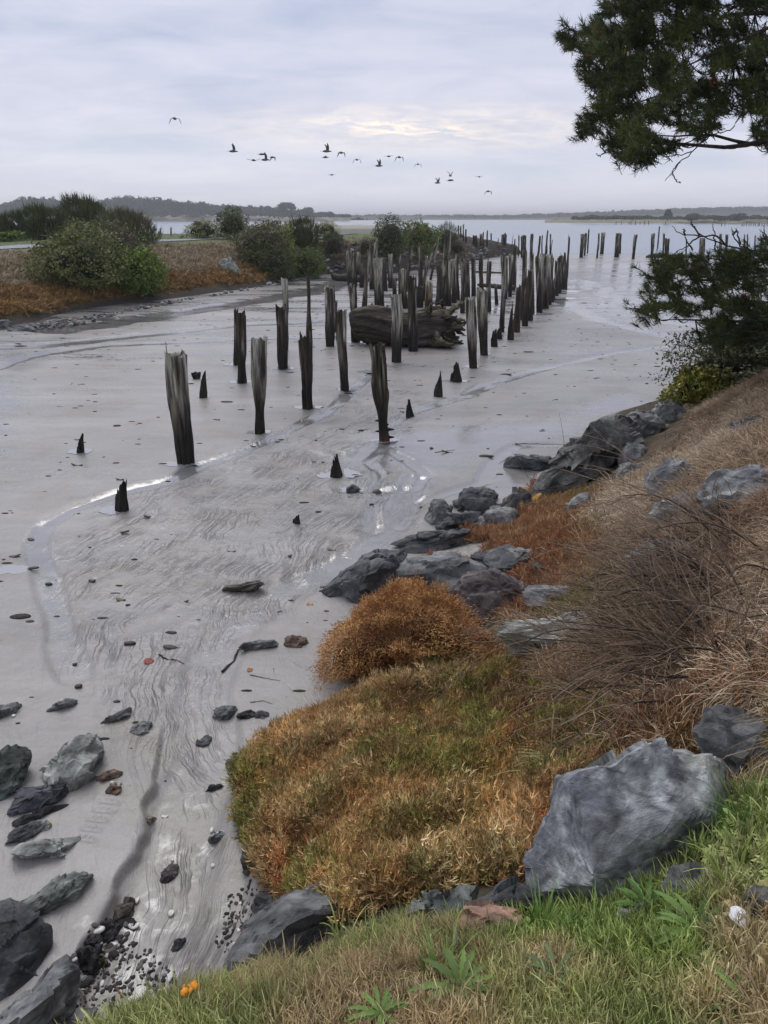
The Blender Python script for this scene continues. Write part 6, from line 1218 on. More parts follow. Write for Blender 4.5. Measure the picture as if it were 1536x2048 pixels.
# single dry stalks standing up from the rocks
def stalks():
    r = np.random.RandomState(66)
    for k, (x0, y0, x1, y1, lb) in enumerate([(1130,915,1118,825,'upright'),(1075,990,1024,903,'left-leaning'),(1245,1000,1240,875,'straight'),(1255,1000,1262,880,'pale'),(1330,880,1326,815,'short')]):
        _, t = hit(x0, y0); a = PT(x0, y0, t); b = PT(x1, y1, t*.99); kk = np.linspace(0, 1, 7)[:, None]; pts = a+(b-a)*kk+.02*np.sin(kk*3)*[1, 0, 0]
        V, Q = tubes(pts[None], np.linspace(.005, .002, 7)[None], 4); tag(mesh('dry_stalk', V, Q, col=(.16, .13, .10), mat=M_twig, origin=a), {'upright': 'tall thin dry stalk standing against the mud left of the tallest boulder', 'left-leaning': 'thin dry stalk leaning left over the lichen-spotted rock', 'straight': 'left of two dry stalks standing in front of the broad grey boulder', 'pale': 'right of two dry stalks standing in front of the broad grey boulder', 'short': 'short dry stalk before the upper shoreline rocks'}[lb], 'stalk')
stalks()

# ---- pine tree
def pine():
    r = np.random.RandomState(70); tb_ = np.array([7.4, 9.6, float(bank([7.4], [9.6])[0])-.1]); root = empty('pine_tree', tb_, 'dark shore pine leaning in from the right with drooping boughs', 'tree')
    trunk = np.array([tb_, tb_+[-.1, 0, 1.2], tb_+[-.5, -.2, 2.6], tb_+[-.8, -.4, 4.0], tb_+[-.9, -.6, 5.6], tb_+[-.9, -.6, 7.2]]); kk = np.linspace(0, 5, 24); tr = np.stack([np.interp(kk, range(6), trunk[:, q]) for q in range(3)], -1)
    V, Q = tubes(tr[None], np.linspace(.24, .07, 24)[None], 12); nn = ridge(V[:, 0]*12, V[:, 1]*12, V[:, 2]*4, o=2, s=3)[:, None]; mesh('trunk', V+unit(V-np.repeat(tr, 12, 0))*.02*nn, Q, col=np.array([.06, .048, .038])*(1+.4*nn), mat=M_wood, parent=root)
    UP_ = [(1120,95),(1128,40),(1150,55),(1180,60),(1195,15),(1230,-10),(1250,-120),(1500,-420),(1900,-500),(2100,0),(1950,330),(1700,330),(1560,300),(1520,285),(1505,260),(1536,228),(1490,232),(1450,245),(1405,285),(1360,300),(1310,325),(1280,345),(1240,345),(1222,335),(1250,300),(1215,292),(1185,295),(1155,268),(1158,238),(1185,225),(1185,195),(1170,170),(1155,140),(1155,110)]
    LO_ = [(1262,655),(1264,620),(1285,612),(1290,570),(1300,540),(1310,520),(1345,505),(1385,525),(1410,500),(1440,505),(1490,500),(1536,480),(1650,440),(1850,430),(1900,650),(1700,700),(1600,690),(1500,690),(1450,700),(1410,690),(1385,665),(1400,650),(1450,630),(1440,610),(1400,630),(1340,635),(1300,650)]
    holes = [(1300,192,26,14),(1322,258,30,12),(1483,152,22,10),(1240,100,0,0),(1350,270,30,10),(1410,200,18,8),(1460,240,30,12),(1365,560,22,10),(1420,570,36,8),(1465,590,40,9),(1390,600,30,8),(1325,600,10,8),(1480,640,26,8)]
    tufts = []; cs = []
    for poly, cnt, t0, dj, m in ((UP_, 1250, 8.3, .75, 11), (LO_, 400, 9.6, .55, 11)):
        P_ = np.array(poly); c = 0
        while c < cnt:
            x = r.uniform(P_[:, 0].min(), P_[:, 0].max()); y = r.uniform(P_[:, 1].min(), P_[:, 1].max())
            if not inside(np.array([x]), np.array([y]), poly)[0]: continue
            if x > 1600 and r.rand() < .7: c += 1; continue
            c += 1; t = t0+dj*r.normal()+(.002*(x-1400) if x > 1400 else 0); clump = PT(x, y, t); hue = r.rand(); cs.append(clump)
            for q in range(m):
                xx = x+r.normal()*13; yy = y+r.normal()*10
                if any(((xx-a)/(b_+1e-3))**2+((yy-b2)/(c_+1e-3))**2 < 1 for a, b2, b_, c_ in holes): continue
                if not inside(np.array([xx]), np.array([yy]), poly)[0] and r.rand() < .85: continue
                tufts.append(np.concatenate([PT(xx, yy, t+.12*r.normal()), [hue+.15*r.normal(), x]]))
    A = np.array(tufts); n = len(A); K = 36                                   # needles per shoot
    cen = np.array([5.9, 9.0, 0]); out = A[:, :3]-cen; out[:, 2] = 0; ax = unit(unit(out)*.8+[0, 0, .55]+.5*r.normal(size=(n, 3)))
    st = np.repeat(A[:, :3], K, 0)+np.repeat(ax, K, 0)*r.uniform(-.05, .07, (n*K, 1)); d = unit(np.repeat(ax, K, 0)*1.0+.75*r.normal(size=(n*K, 3)))
    ln = r.uniform(.06, .115, n*K); a = st; b = st+d*ln[:, None]; sd_ = unit(np.cross(d, rdirs(n*K, r)))*.0046
    V = np.stack([a-sd_, a+sd_, b], 1).reshape(-1, 3); T = np.arange(n*K*3).reshape(-1, 3)
    h = np.clip(A[:, 3], 0, 1)[:, None]; C = np.array([.020, .032, .010])*(1-h)+np.array([.070, .092, .022])*h; rust = (r.rand(n) < .010)[:, None]; C = np.where(rust, np.array([.14, .055, .02]), C); C = np.repeat(C, K*3, 0)*np.repeat(r.uniform(.6, 1.4, (n*K, 1)), 3, 0)
    mesh('crown', V, None, T, col=C, mat=M_veg, parent=root)
    # shoots
    V, Q = tubes(np.stack([A[:, :3]-ax*.09, A[:, :3]+ax*.06], 1), np.tile([.004, .003], (n, 1)), 3); mesh('shoots', V, Q, col=(.05, .035, .022), mat=M_twig, parent=root)
    # boughs towards the clumps
    cs = np.array(cs); m = len(cs); mains = []
    for x, y, t, hgt in [(1225,110,8.6,4.2),(1260,40,8.0,4.8),(1250,215,8.4,3.6),(1215,285,8.0,3.2),(1310,270,8.3,3.3),(1380,-60,8.2,5.4),(1470,120,8.8,4.4),(1340,150,7.8,4.0),(1400,60,9,4.6),(1320,640,9.6,1.0),(1360,560,9.4,1.5),(1450,520,9.8,1.7),(1440,660,9.3,.9),(1500,600,9.4,1.2)]:
        e = PT(x, y, t); s_ = tr[np.argmin(np.abs(tr[:, 2]-tb_[2]-hgt))]; kk = np.linspace(0, 1, 16)[:, None]; pts = s_+(e-s_)*kk+np.array([0, 0, 1])*(-.22*np.sin(kk*3.14)*(1 if y > 250 else -1.0))+.13*np.stack([vnoise(kk[:, 0]*6+x, kk[:, 0], s=q) for q in range(3)], -1)*np.sin(kk*3.14)
        mains.append(pts); V, Q = tubes(pts[None], np.linspace(.055, .005, 16)[None], 7); mesh('bough', V, Q, col=(.045, .034, .026), mat=M_wood, parent=root)
    M_ = np.concatenate(mains); M_ = np.concatenate([q_[4:] for q_ in mains]); dd_ = ((cs[:, None]-M_[None]-np.array([.25, .1, -.12]))**2).sum(-1); q = dd_.argmin(1); s0 = M_[q]; nr = dd_.min(1) < .3; cs = cs[nr]; s0 = s0[nr]; m = len(cs); kk = np.linspace(0, 1, 6)[None, :, None]; pts = s0[:, None]*(1-kk)+cs[:, None]*kk+np.array([0, 0, -1])*.08*np.sin(kk*3.14); V, Q = tubes(pts, np.tile(np.linspace(.008, .003, 6), (m, 1)), 4); tag(mesh('branchlets', V, Q, col=(.042, .032, .024), mat=M_twig, parent=root), kind='stuff')
    # bare dangling twigs below the upper boughs and dead branch above the lower ones
    dl = [[(1405,240),(1390,300),(1360,325),(1345,345),(1330,362)],[(1360,325),(1350,335),(1342,352)],[(1480,230),(1460,262),(1420,270),(1400,280)],[(1420,270),(1380,305),(1340,312),(1310,308)],[(1200,290),(1212,305),(1235,300),(1250,290)],[(1212,305),(1200,312),(1192,309)],[(1345,345),(1352,362),(1362,366)],[(1536,300),(1520,280),(1505,278)],
          [(1600,520),(1500,500),(1450,490),(1400,470),(1385,452),(1380,445)],[(1450,490),(1430,470),(1400,472),(1370,470),(1352,462),(1344,452)],[(1400,472),(1375,492),(1350,505)],[(1400,472),(1390,455),(1382,447),(1380,440)],[(1520,510),(1480,490),(1465,470),(1464,455)],[(1480,490),(1475,465),(1462,462)],[(1430,500),(1430,470),(1425,448)],[(1560,500),(1530,470),(1527,450)],[(1530,480),(1520,458)],[(1465,470),(1474,462),(1472,457)],[(1370,470),(1368,460),(1366,458)],[(1385,500),(1372,480),(1368,470)]]
    for l in dl:
        t = 8.3 if l[0][1] < 400 else 10.2; p = np.array([PT(x, y, t+.1*math.sin(x)) for x, y in l]); kk = np.linspace(0, len(l)-1, 14); p = np.stack([np.interp(kk, range(len(l)), p[:, q_]) for q_ in range(3)], -1); p[1:-1] += .008*r.normal(size=(12, 3))
        V, Q = tubes(p[None], np.linspace(.014 if t > 9 else .008, .0035, 14)[None], 5); mesh('bare_branch', V, Q, col=(.035, .028, .023), mat=M_twig, parent=root)
pine()
# ---- distant woods and single trees
def far_crowns(items, name, label, kind=None, cat=None, group=None, col=(.035, .048, .032), seed=0, lf=1.0, parent_parts=False):
    r = np.random.RandomState(seed); ps = []
    for (px, yb, w, h, D_) in items:
        b = PT(px, yb, D_); m = D_/F; rx = w*m/2; rz = h*m/2; n = int(60+w*h*.9); d = rdirs(n, r); k = 1+.35*fbm(d[:, 0]*2.5+px, d[:, 1]*2.5, d[:, 2]*2.5, o=2, s=int(px) % 97); Pc = b+[0, 0, rz*.95]+d*np.array([rx, rx*.9, rz])*(k*(.72+.3*r.rand(n)))[:, None]
        V, Q = leaves(Pc, r, 3.2*m*lf, .7); c = np.array(col)*r.uniform(.75, 1.3)*(1+.35*r.normal(size=(n, 1))*.6); ps.append((V, Q, None, np.repeat(np.clip(c, .008, 1), 4, 0)))
        D3, T3 = ICO[2]; kk = .82*(1+.3*fbm(D3[:, 0]*2.5+px, D3[:, 1]*2.5, D3[:, 2]*2.5, o=2, s=int(px) % 97)); ps.append((b+[0, 0, rz*.9]+D3*np.array([rx, rx*.9, rz])*kk[:, None], None, T3, np.array(col)*.8))
    V, Q, T, C = merge(ps); return V, Q, T, C
def far_wood():
    r = np.random.RandomState(80); it = []
    px = -160.0; tops = [(-160,405),(-20,410),(10,408),(30,404),(45,397),(80,395),(110,397),(125,404),(150,405),(185,406),(205,400),(240,395),(258,393),(280,397),(330,398),(360,402),(400,404),(440,409),(480,411),(520,412),(548,414),(560,414),(585,418),(610,421),(640,424),(668,427),(690,430),(705,432)]
    tx = [a for a, b in tops]; ty = [b for a, b in tops]
    while px < 700:
        y = np.interp(px, tx, ty)+r.uniform(1, 5.5); yb = 431+r.uniform(-2, 2) if px < 560 else 434; h = max(5, yb-y+2); w = r.uniform(14, 30) if h > 14 else r.uniform(10, 18); it.append((px, yb, w, h, 880+r.uniform(-15, 45))); px += w*r.uniform(.28, .55)
    for q in range(60):
        x = r.uniform(-60, 560); it.append((x, 432+r.uniform(-1, 2), r.uniform(10, 22), r.uniform(6, 12), 868))
    V, Q, T, C = far_crowns(it, '', '', seed=81, col=(.045,.06,.038)); o = mesh('far_wood', V, Q, T, col=C, mat=M_far, origin=PT(270, 431, 880)); tag(o, 'dark pine wood on the dunes beyond the river', kind='stuff')
    it = []; px = 690
    while px < 1700:
        y = np.interp(px, [690,760,900,1000,1080,1180,1300,1400,1536,1700], [432,431,432,432,430,426,421,417.5,415.5,413]); it.append((px, y+6.5, r.uniform(9, 22), r.uniform(6.0, 9.0), 1560)); px += r.uniform(3, 8)
    V, Q, T, C = far_crowns(it, '', '', seed=82, col=(.04, .055, .035)); tag(mesh('far_hill_wood', V, Q, T, col=C, mat=M_far, origin=PT(1100, 430, 1560)), 'blue-grey wooded skyline across the estuary', kind='stuff')
    it = [(x, 438+r.uniform(0, 1), r.uniform(10, 26), r.uniform(4, 8), 545+r.uniform(-5, 20)) for x in np.arange(1150, 1700, 9)]
    V, Q, T, C = far_crowns(it, '', '', seed=83, col=(.07, .08, .04)); tag(mesh('island_scrub', V, Q, T, col=C, mat=M_far, origin=PT(1350, 438, 540)), 'low scrub along the sand island', kind='stuff')
    GI = 'trees on the dunes and the sand island'
    for x, yb, w, h, D_, lb in [(574,431,32,26,865,'umbrella-shaped pine rising above the end of the left-hand wood'),(1335,441,22,22,540,'upright dark tree, tallest on the sand island'),(1385,441,36,13,540,'left domed bush on the sand island'),(1438,441,30,9,540,'middle low domed bush on the sand island'),(1475,441,38,13,540,'right wide domed bush on the sand island'),(12,428,12,14,865,'small lone tree at the far left of the dunes'),(615,433,26,18,870,'rounded dark tree right of the umbrella-shaped pine'),(660,434,16,10,870,'last small tree before the dunes drop to open water')]:
        b = PT(x, yb, D_); rt_ = empty('distant_tree', b, lb, 'tree', GI)
        if x == 574: its = [(x, yb-14, w, 12, D_), (x-9, yb-9, 14, 8, D_), (x+10, yb-11, 16, 9, D_)]
        elif x == 1335: its = [(x, yb-2, w, 9, D_), (x, yb-7, 16, 10, D_), (x+1, yb-13, 10, 9, D_)]
        else: its = [(x, yb, w, h, D_)]
        V, Q, T, C = far_crowns(its, '', '', seed=int(x)); mesh('crown', V, Q, T, col=C, mat=M_far, parent=rt_)
        V, Q = tubes(np.array([[b-[0, 0, .5], b+[0, 0, h*.6*D_/F]]]), np.array([[.35, .2]]), 5); mesh('trunk', V, Q, col=(.05, .04, .03), mat=M_far, parent=rt_)
far_wood()
# marker post on the spit and posts beyond it
for x, yb, yt, w, lb in [(120,470,443,3,'slender orange and white marker stick in front of the thicket'),(321,470,456,3.5,'left of two grey posts beyond the spit path'),(342,472,455,4,'right of two grey posts beyond the spit path'),(755,447,438,1.5,'thin dark pole in the water left of the tallest bush')]:
    b, t = hit(x, yb); top = PT(x, yt, t); V, Q = tubes(np.array([[b, (b+top)/2, top]]), np.full((1, 3), w*t/F/2), 8); V = np.concatenate([V, [top]]); T = [[16+j, 16+(j+1) % 8, 24] for j in range(8)]
    c = np.tile([.16, .16, .15], (25, 1)); 
    if x == 120: c = np.tile([.45, .17, .06], (25, 1)); c[16:] = (.6, .55, .5)
    tag(mesh('marker_post', V, Q, np.array(T), col=c, mat=M_small, origin=b), lb, 'post')
def barge():
    b = PT(716, 438.5, 520); root = empty('work_barge', b, 'tiny dark barge with two masts far off behind the spit', 'barge'); m = 520/F
    def bx(nm, x0, x1, y0, y1, z0, z1, c):
        V = np.array([[x, y, z] for x in (x0, x1) for y in (y0, y1) for z in (z0, z1)])*[m, m, m]+b; Q = [[0, 1, 3, 2], [4, 6, 7, 5], [0, 4, 5, 1], [2, 3, 7, 6], [0, 2, 6, 4], [1, 5, 7, 3]]; mesh(nm, V, Q, col=c, mat=M_far, parent=root, smooth=False)
    bx('hull', -14, 12, -2, 2, -1, 1.2, (.05, .05, .05)); bx('cabin', -2, 3, -1.5, 1.5, 1.2, 3.6, (.09, .09, .09)); bx('mast', -4.2, -3.6, -.3, .3, 1.2, 6.5, (.05, .05, .05)); bx('mast', 4.0, 4.6, -.3, .3, 1.2, 6.8, (.05, .05, .05)); bx('float', 15, 20, -1, 1, -.6, 1, (.05, .05, .05))
barge()

# ---- plants and litter on the lawn
def rosette(px, py, size, n, label, seed, cA=(.10, .165, .04), name='dandelion_rosette'):
    r = np.random.RandomState(seed); b, t = hit(px, py); b = b+[0, 0, .022]; size = size*1.05; n = int(n*1.5); root = empty(name, b, label, 'plant', 'leafy rosettes in the lawn'); K = 12; k = np.linspace(0, 1, K)
    for q in range(n):
        a = q*2.4+r.normal()*.2; d = unit(np.array([math.cos(a), math.sin(a), .45+.35*r.rand()])); L_ = size*r.uniform(.55, 1.05); P_ = b+d*k[:, None]*L_+np.array([0, 0, -1.])*L_*.55*k[:, None]**2; w = L_*.115*(np.sin(k*2.9+.15)*(.72+.45*(np.arange(K) % 2))+.06); w[-1] = .002
        s_ = unit(np.cross(d, [0, 0, 1]))[None]; V1, Q1 = ribbons(P_[None], w[None], s_); V1 = V1.reshape(K, 2, 3); mid = P_+[0, 0, -.10*L_*.2]; V = np.stack([V1[:, 0], mid, V1[:, 1]], 1).reshape(-1, 3); Q = [[i*3+j, i*3+j+1, i*3+4+j, i*3+3+j] for i in range(K-1) for j in (0, 1)]
        mesh('leaf', V, Q, col=np.array(cA)*r.uniform(.6, 1.35), mat=M_veg, parent=root)
rosette(1395, 1880, .17, 22, 'large toothed dandelion rosette beside the white scrap at right', 1)
rosette(920, 1990, .15, 20, 'spreading pale green rosette in the middle of the lawn', 2, (.13, .20, .05))
rosette(1430, 1960, .10, 14, 'smaller rosette below the large toothed one', 3, (.13, .20, .05))
rosette(1110, 1960, .09, 9, 'plant with a few broad grey-green leaves in the lawn', 4, (.11, .17, .07))
rosette(1290, 1830, .12, 14, 'dark weed growing at the foot of the largest boulder', 5, (.07, .14, .03))
rosette(1490, 2030, .13, 16, 'light green rosette at the lower right corner', 6, (.13, .20, .05))
rosette(760, 2040, .10, 13, 'low weed at the bottom middle of the lawn', 7, (.13, .22, .05))
def clumpgrass(px, py, h, n, label, seed, cA, cB, w=.006, lean=(0, 0, 0), droop=.45, spread=.05, name='grass_clump'):
    r = np.random.RandomState(seed); b, t = hit(px, py); a = r.uniform(0, 6.28, n); st = b+np.stack([np.cos(a), np.sin(a), 0*a], -1)*r.uniform(0, spread, (n, 1)); d = unit(np.stack([np.cos(a), np.sin(a), 0*a], -1)*r.uniform(.1, .8, (n, 1))+[0, 0, 1]+np.array(lean)+.15*r.normal(size=(n, 3)))
    V, Q = strands(st, d, h*r.uniform(.5, 1.1, n), w*r.uniform(.6, 1.2, n), r, K=6, droop=droop); k = r.rand(n, 1); C = np.repeat(np.array(cA)*(1-k)+np.array(cB)*k, 12, 0); tag(mesh(name, V, Q, col=C, mat=M_veg, origin=b), label, 'grass clump', 'grass clumps round the boulders')
clumpgrass(690, 1890, .24, 18, 'broad-bladed light green grass clump before the slate-grey rock', 1, (.24,.33,.09), (.36,.38,.14), w=.013, droop=.7)
clumpgrass(1130, 1560, .42, 110, 'pale green arching grass clump behind the largest boulder', 2, (.27,.33,.12), (.45,.45,.2), droop=.7, lean=(-.5, 0, 0), spread=.1)
clumpgrass(1060, 1640, .34, 90, 'yellowish grass clump left of the largest boulder', 3, (.38,.36,.14), (.5,.45,.22), droop=.7, lean=(-.6, 0, 0), spread=.08)
clumpgrass(1180, 1500, .32, 70, 'grey-green grass clump under the twigs above the largest boulder', 4, (.22,.26,.10), (.34,.34,.16), droop=.6, spread=.09)
clumpgrass(1085, 1870, .20, 60, 'bright green grass clump at the lower corner of the largest boulder', 5, (.13,.25,.05), (.25,.36,.1), spread=.06)
clumpgrass(1180, 1890, .15, 60, 'short green grass clump below the dark hollow of the largest boulder', 6, (.13,.24,.05), (.22,.32,.09), spread=.08)
clumpgrass(1520, 1650, .24, 70, 'lush green grass clump at the right edge behind the largest boulder', 7, (.10,.2,.05), (.2,.32,.1), lean=(-.15, 0, 0), spread=.12)
clumpgrass(1400, 1690, .26, 110, 'dark green grass clump along the right flank of the largest boulder', 8, (.07,.15,.03), (.15,.25,.07), spread=.16)
clumpgrass(1470, 1780, .26, 26, 'yellow-green broad grass blades right of the sunken rock', 9, (.25,.34,.08), (.35,.4,.12), w=.010, droop=.6)
clumpgrass(880, 1955, .15, 70, 'bright tuft of long grass left of the reddish rock', 10, (.16,.28,.06), (.26,.36,.1), spread=.08)
clumpgrass(430, 1975, .16, 60, 'brownish grass clump at the lower left lip of the lawn', 11, (.22,.26,.09), (.4,.3,.16), spread=.10)
clumpgrass(560, 1960, .15, 60, 'straw-coloured grass clump on the lip of the lawn', 12, (.35,.26,.13), (.42,.34,.18), spread=.10)
clumpgrass(350, 2040, .15, 60, 'green grass clump at the bottom left of the lawn', 13, (.17,.25,.07), (.3,.3,.12), spread=.10)
clumpgrass(1330, 1740, .16, 60, 'green tuft in the corner beneath the boulder flank', 14, (.12,.24,.04), (.2,.3,.08), spread=.08)
clumpgrass(640, 1380, .08, 60, 'small orange tuft on the sand left of the mat', 15, (.4,.25,.1), (.5,.36,.16), spread=.10, w=.004)
clumpgrass(690, 1390, .10, 60, 'small orange tuft nearer to the mat on the sand', 16, (.4,.25,.1), (.5,.36,.16), spread=.10, w=.004)
clumpgrass(660, 1465, .07, 40, 'tiny orange tuft at the upper left edge of the mat', 17, (.42,.27,.1), (.5,.36,.16), spread=.06, w=.004)
for x, y, h, lb in [(908,1915,.13,'white-green seed spike standing in the lawn left of the reddish rock'),(510,1990,.10,'white-green seed spike at the lower left of the lawn')]:
    b, t = hit(x, y); k = np.linspace(0, 1, 26); V, Q = tubes(np.stack([b[0]+0*k+.004*np.sin(k*4), b[1]+0*k, b[2]+k*h], -1)[None], (.0015+.0035*(k > .35)*(1+.5*np.sin(k*90))*(1-k*.6))[None], 7); tag(mesh('seed_spike', V, Q, col=np.where(np.repeat(k, 7)[:, None] > .35, np.array([.42, .45, .36]), np.array([.2, .28, .1])), mat=M_veg, origin=b), lb, 'seed head')
def scrap(px, py, w, h, label, col, name, cat, seed, lift=.01, thick=.004, group=None, fold=.25, asp=1.0):
    r = np.random.RandomState(seed); b, t = hit(px, py); sx = w*t/F/2; sy = sx*h/w*1.3; n = 22; th = np.arange(n)/n*6.283; rr = 1+.22*fbm(np.cos(th)*1.6+seed, np.sin(th)*1.6, o=3, s=seed); V = []
    for kz, kr in ((0, 1.0), (1, .96), (1.2, .5)): 
        X = sx*rr*kr*np.cos(th); Y = sy*rr*kr*np.sin(th); Z = lift+kz*thick+fold*sx*(.6*np.sin(X/sx*2+seed)+.5*(X/sx)**2-.2*kr); V.append(np.stack([b[0]+X, b[1]+Y, b[2]+Z], -1))
    V = np.concatenate(V+[[[b[0], b[1], b[2]+lift+thick*1.2+fold*sx*(-.05+.6*math.sin(seed))]], [[b[0], b[1], b[2]+lift-.001]]]); Q = [[k*n+i, k*n+(i+1) % n, (k+1)*n+(i+1) % n, (k+1)*n+i] for k in (0, 1) for i in range(n)]; T = [[2*n+i, 2*n+(i+1) % n, 3*n] for i in range(n)]+[[(i+1) % n, i, 3*n+1] for i in range(n)]
    nn = vnoise(V[:, 0]*150, V[:, 1]*150, V[:, 2]*150, s=seed)[:, None]; return tag(mesh(name, V, Q, np.array(T), col=np.array(col)*(1+.25*nn), mat=M_small, origin=b), label, cat, group)
scrap(1470, 1862, 36, 34, 'torn white paper scrap lying on the grass beside the large rosette', (.75, .77, .82), 'paper_scrap', 'litter', 1, lift=.05)
for k, (x, y) in enumerate([(378,2008),(392,2003),(385,2020),(376,2024),(395,2014)]): scrap(x, y, 15, 13, ['leftmost','topmost','middle','lowest','rightmost'][k]+' petal of the orange fungus cluster in the lawn corner', (.80, .28, .01), 'orange_fungus', 'fungus', 5+k, lift=.06+.004*k, thick=.008, group='orange fungus cluster in the lawn corner', fold=.5)
GL = 'fallen leaves'
for x, y, w, h, lb, c in [(1150,1975,16,26,'curled orange-brown leaf in the lawn, left of two',(.42,.14,.04)),(1215,1972,14,14,'curled orange-brown leaf in the lawn, right of two',(.45,.16,.05)),(1235,1983,24,8,'pale brown leaf lying against the right orange leaf',(.35,.22,.13)),(298,1324,20,15,'dark red leaf on the mud fan',(.22,.035,.02)),(500,1341,12,11,'small round orange leaf on the sand',(.28,.11,.03)),(620,1209,14,7,'orange leaf by the edge of the black humped boulder',(.42,.18,.04)),(233,1583,18,16,'brown leaf at the top of the footprint trail',(.14,.06,.03)),(464,1103,18,5,'thin brown leaf in the streaming mud',(.10,.07,.05)),(663,1100,18,6,'flat tan leaf in the wet sheet',(.14,.11,.08))]: scrap(x, y, w, h, lb, c, 'fallen_leaf', 'leaf', int(x), lift=.006, thick=.003, group=GL)
GSH = 'white shells on the mud and lawn edge'
for k, (x, y, w, h, lb) in enumerate([(483,1548,24,11,'white shell at the left tip of the orange mat'),(424,1662,8,11,'upright white shell in the lower rill'),(426,1733,8,7,'small round shell left of the dark streaked stone'),(343,1828,12,11,'yellowish shell in the middle of the rill floor'),(269,1853,22,11,'oval white shell beside the brown stone of the rill bank'),(280,1988,28,24,'largest white shell in the rill bottom'),(266,2000,18,10,'white shell touching the largest one'),(341,1956,10,17,'narrow white shell standing by the grass'),(1210,1815,8,8,'tiny white chip under the largest boulder'),(486,1940,14,10,'pale chip at the lip of the lawn'),(478,1862,9,7,'white shell chip among the rusty clods'),(470,1890,8,6,'small shell chip below the rusty clods'),(224,1567,8,5,'shell speck on the lump by the footprints'),(130,1402,20,5,'pale crust on the half-buried round stone'),(28,1433,7,5,'shell speck at the left edge sand'),(345,1722,6,4,'shell speck above the streaked stone'),(330,1635,14,6,'broken shell pieces in the rill middle'),(275,1802,8,12,'thin shell above the oval white one')]): scrap(x, y, w, h, lb, (.62, .60, .56), 'shell', 'shell', 20+k, lift=.008, thick=.006, group=GSH)
GK = 'scraps of seaweed on the mud'
for k, (x, y, w, h, lb) in enumerate([(30,1113,24,9,'dark seaweed scrap nearest the left edge'),(62,1139,34,8,'greyish seaweed scrap right of the shallow pool'),(98,1170,14,6,'small dark scrap below the greyish one'),(62,1080,14,8,'brown scrap at the bend of the rill'),(242,1201,18,8,'olive seaweed tuft in the middle of the fan'),(185,1163,14,6,'dark weed scrap left of the olive tuft'),(370,1204,16,5,'reddish weed scrap right of the olive tuft'),(250,1065,18,6,'pale weed scrap below the black stump'),(260,1289,24,8,'dark weed clump above the red leaf'),(340,1296,28,10,'grey weed splash beside the forked stick'),(295,1034,14,5,'dark scrap right of the black stump'),(155,931,22,4,'thin dark splinter below the small jagged stump'),(435,840,10,5,'dark scrap between the front piles'),(580,1113,9,5,'dark scrap low in the wet sheet'),(722,862,12,5,'black scrap left of the knobbed pile'),(863,897,8,8,'small dark scrap right of the forked rill'),(895,905,26,4,'thin dark stick-like weed right of the forked rill'),(240,960,16,4,'thin weed line left of the chunky stump'),(645,1175,10,5,'dark scrap beside the orange leaf'),(150,1330,10,6,'small dark hole-like scrap on the sand'),(157,1375,16,8,'black scrap below the hole-like one')]): scrap(x, y, w, h, lb, (.05, .045, .03) if k not in (4,) else (.10, .11, .03), 'seaweed_scrap', 'seaweed', 50+k, lift=.004, thick=.010*(1+k % 3*.4), group=GK, fold=.3)
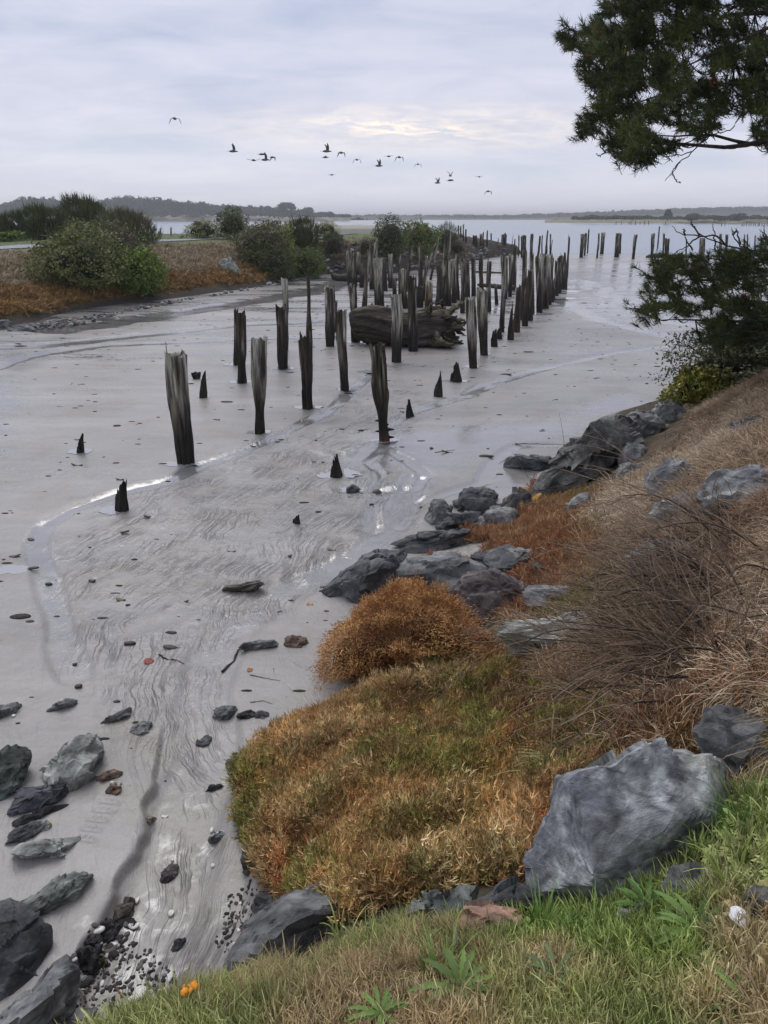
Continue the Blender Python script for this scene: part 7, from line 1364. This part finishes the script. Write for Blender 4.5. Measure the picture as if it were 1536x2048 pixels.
def sticks():
    for l, rr, lb, c in [([(318,1310),(335,1320),(352,1322),(368,1328)],.009,'dark forked stick lying on the mud fan',(.04,.03,.025)),([(445,1345),(465,1325),(480,1300),(500,1288)],.014,'dark root-like line of weed curving down to the rill',(.05,.045,.04)),([(579,1318),(603,1335)],.004,'straight pale straw on the sand',(.5,.45,.33)),([(500,1350),(530,1357),(560,1362)],.004,'thin dark root trailing over the sand',(.06,.05,.04)),([(555,1356),(548,1345)],.003,'tiny upright twig on the sand',(.06,.05,.04)),([(500,1405),(525,1402),(545,1408)],.005,'pale dry root below the thin dark one',(.25,.2,.15)),([(1165,1575),(1190,1600),(1215,1620)],.006,'reddish dry twig lying in the cleft of the largest boulder',(.16,.07,.045)),([(215,1900),(212,1925),(208,1945)],.012,'green-brown stick standing in the wet clods',(.10,.12,.05)),([(232,1975),(245,1995)],.006,'orange-brown stick among the shells',(.25,.15,.08)),([(1370,1735),(1410,1742)],.004,'pale bent straw above the sunken rock',(.5,.45,.36)),([(870,905),(910,900)],.006,'small dark stick on the far side of the forked rill',(.05,.04,.035)),([(1030,888),(1130,890)],.010,'long thin dark stick lying behind the low ridged rock',(.045,.04,.035))]:
        pts = []
        for x, y in l: 
            p, t = hit(x, y); pts.append(p+[0, 0, rr*.8])
        pts = np.array(pts)
        if 'cleft' in lb: pts = np.array([PT(x, y, np.linalg.norm(hit(1200, 1600)[0]-[0, 0, H])*0+2.75) for x, y in l])
        if 'standing' in lb or 'upright' in lb: pts[0] = pts[-1]+[0, 0, .12 if 'standing' in lb else .05]
        kk = np.linspace(0, len(l)-1, 12); p = np.stack([np.interp(kk, range(len(l)), pts[:, q]) for q in range(3)], -1); p[1:-1] += rr*.5*RNG.normal(size=(10, 3)); p[:, 2] = np.maximum(p[:, 2], p[:, 2])
        V, Q = tubes(p[None], np.linspace(rr, rr*.4, 12)[None], 5); tag(mesh('stick', V, Q, col=c, mat=M_twig, origin=p[0]), lb, 'stick', 'sticks and roots lying about')
sticks()
# ------------------------------------------------------------------ haze
def haze():
    V = np.array([[x, y, z] for x in (-5200, 5200) for y in (-300, 9200) for z in (-4.5, 48)], float); Q = [[0, 1, 3, 2], [4, 6, 7, 5], [0, 4, 5, 1], [2, 3, 7, 6], [0, 2, 6, 4], [1, 5, 7, 3]]
    m = bpy.data.materials.new('sea_air'); m.use_nodes = True; N = m.node_tree.nodes; N.clear(); o = N.new('ShaderNodeOutputMaterial'); v = N.new('ShaderNodeVolumePrincipled'); v.inputs['Density'].default_value = 0.00034; v.inputs['Color'].default_value = (.93, .96, 1, 1); v.inputs['Anisotropy'].default_value = 0.35; m.node_tree.links.new(v.outputs[0], o.inputs['Volume'])
    h = mesh('haze', V, Q, mat=m, origin=(0, 0, 0), smooth=False); tag(h, 'thin sea haze over the whole estuary', kind='stuff')
haze()
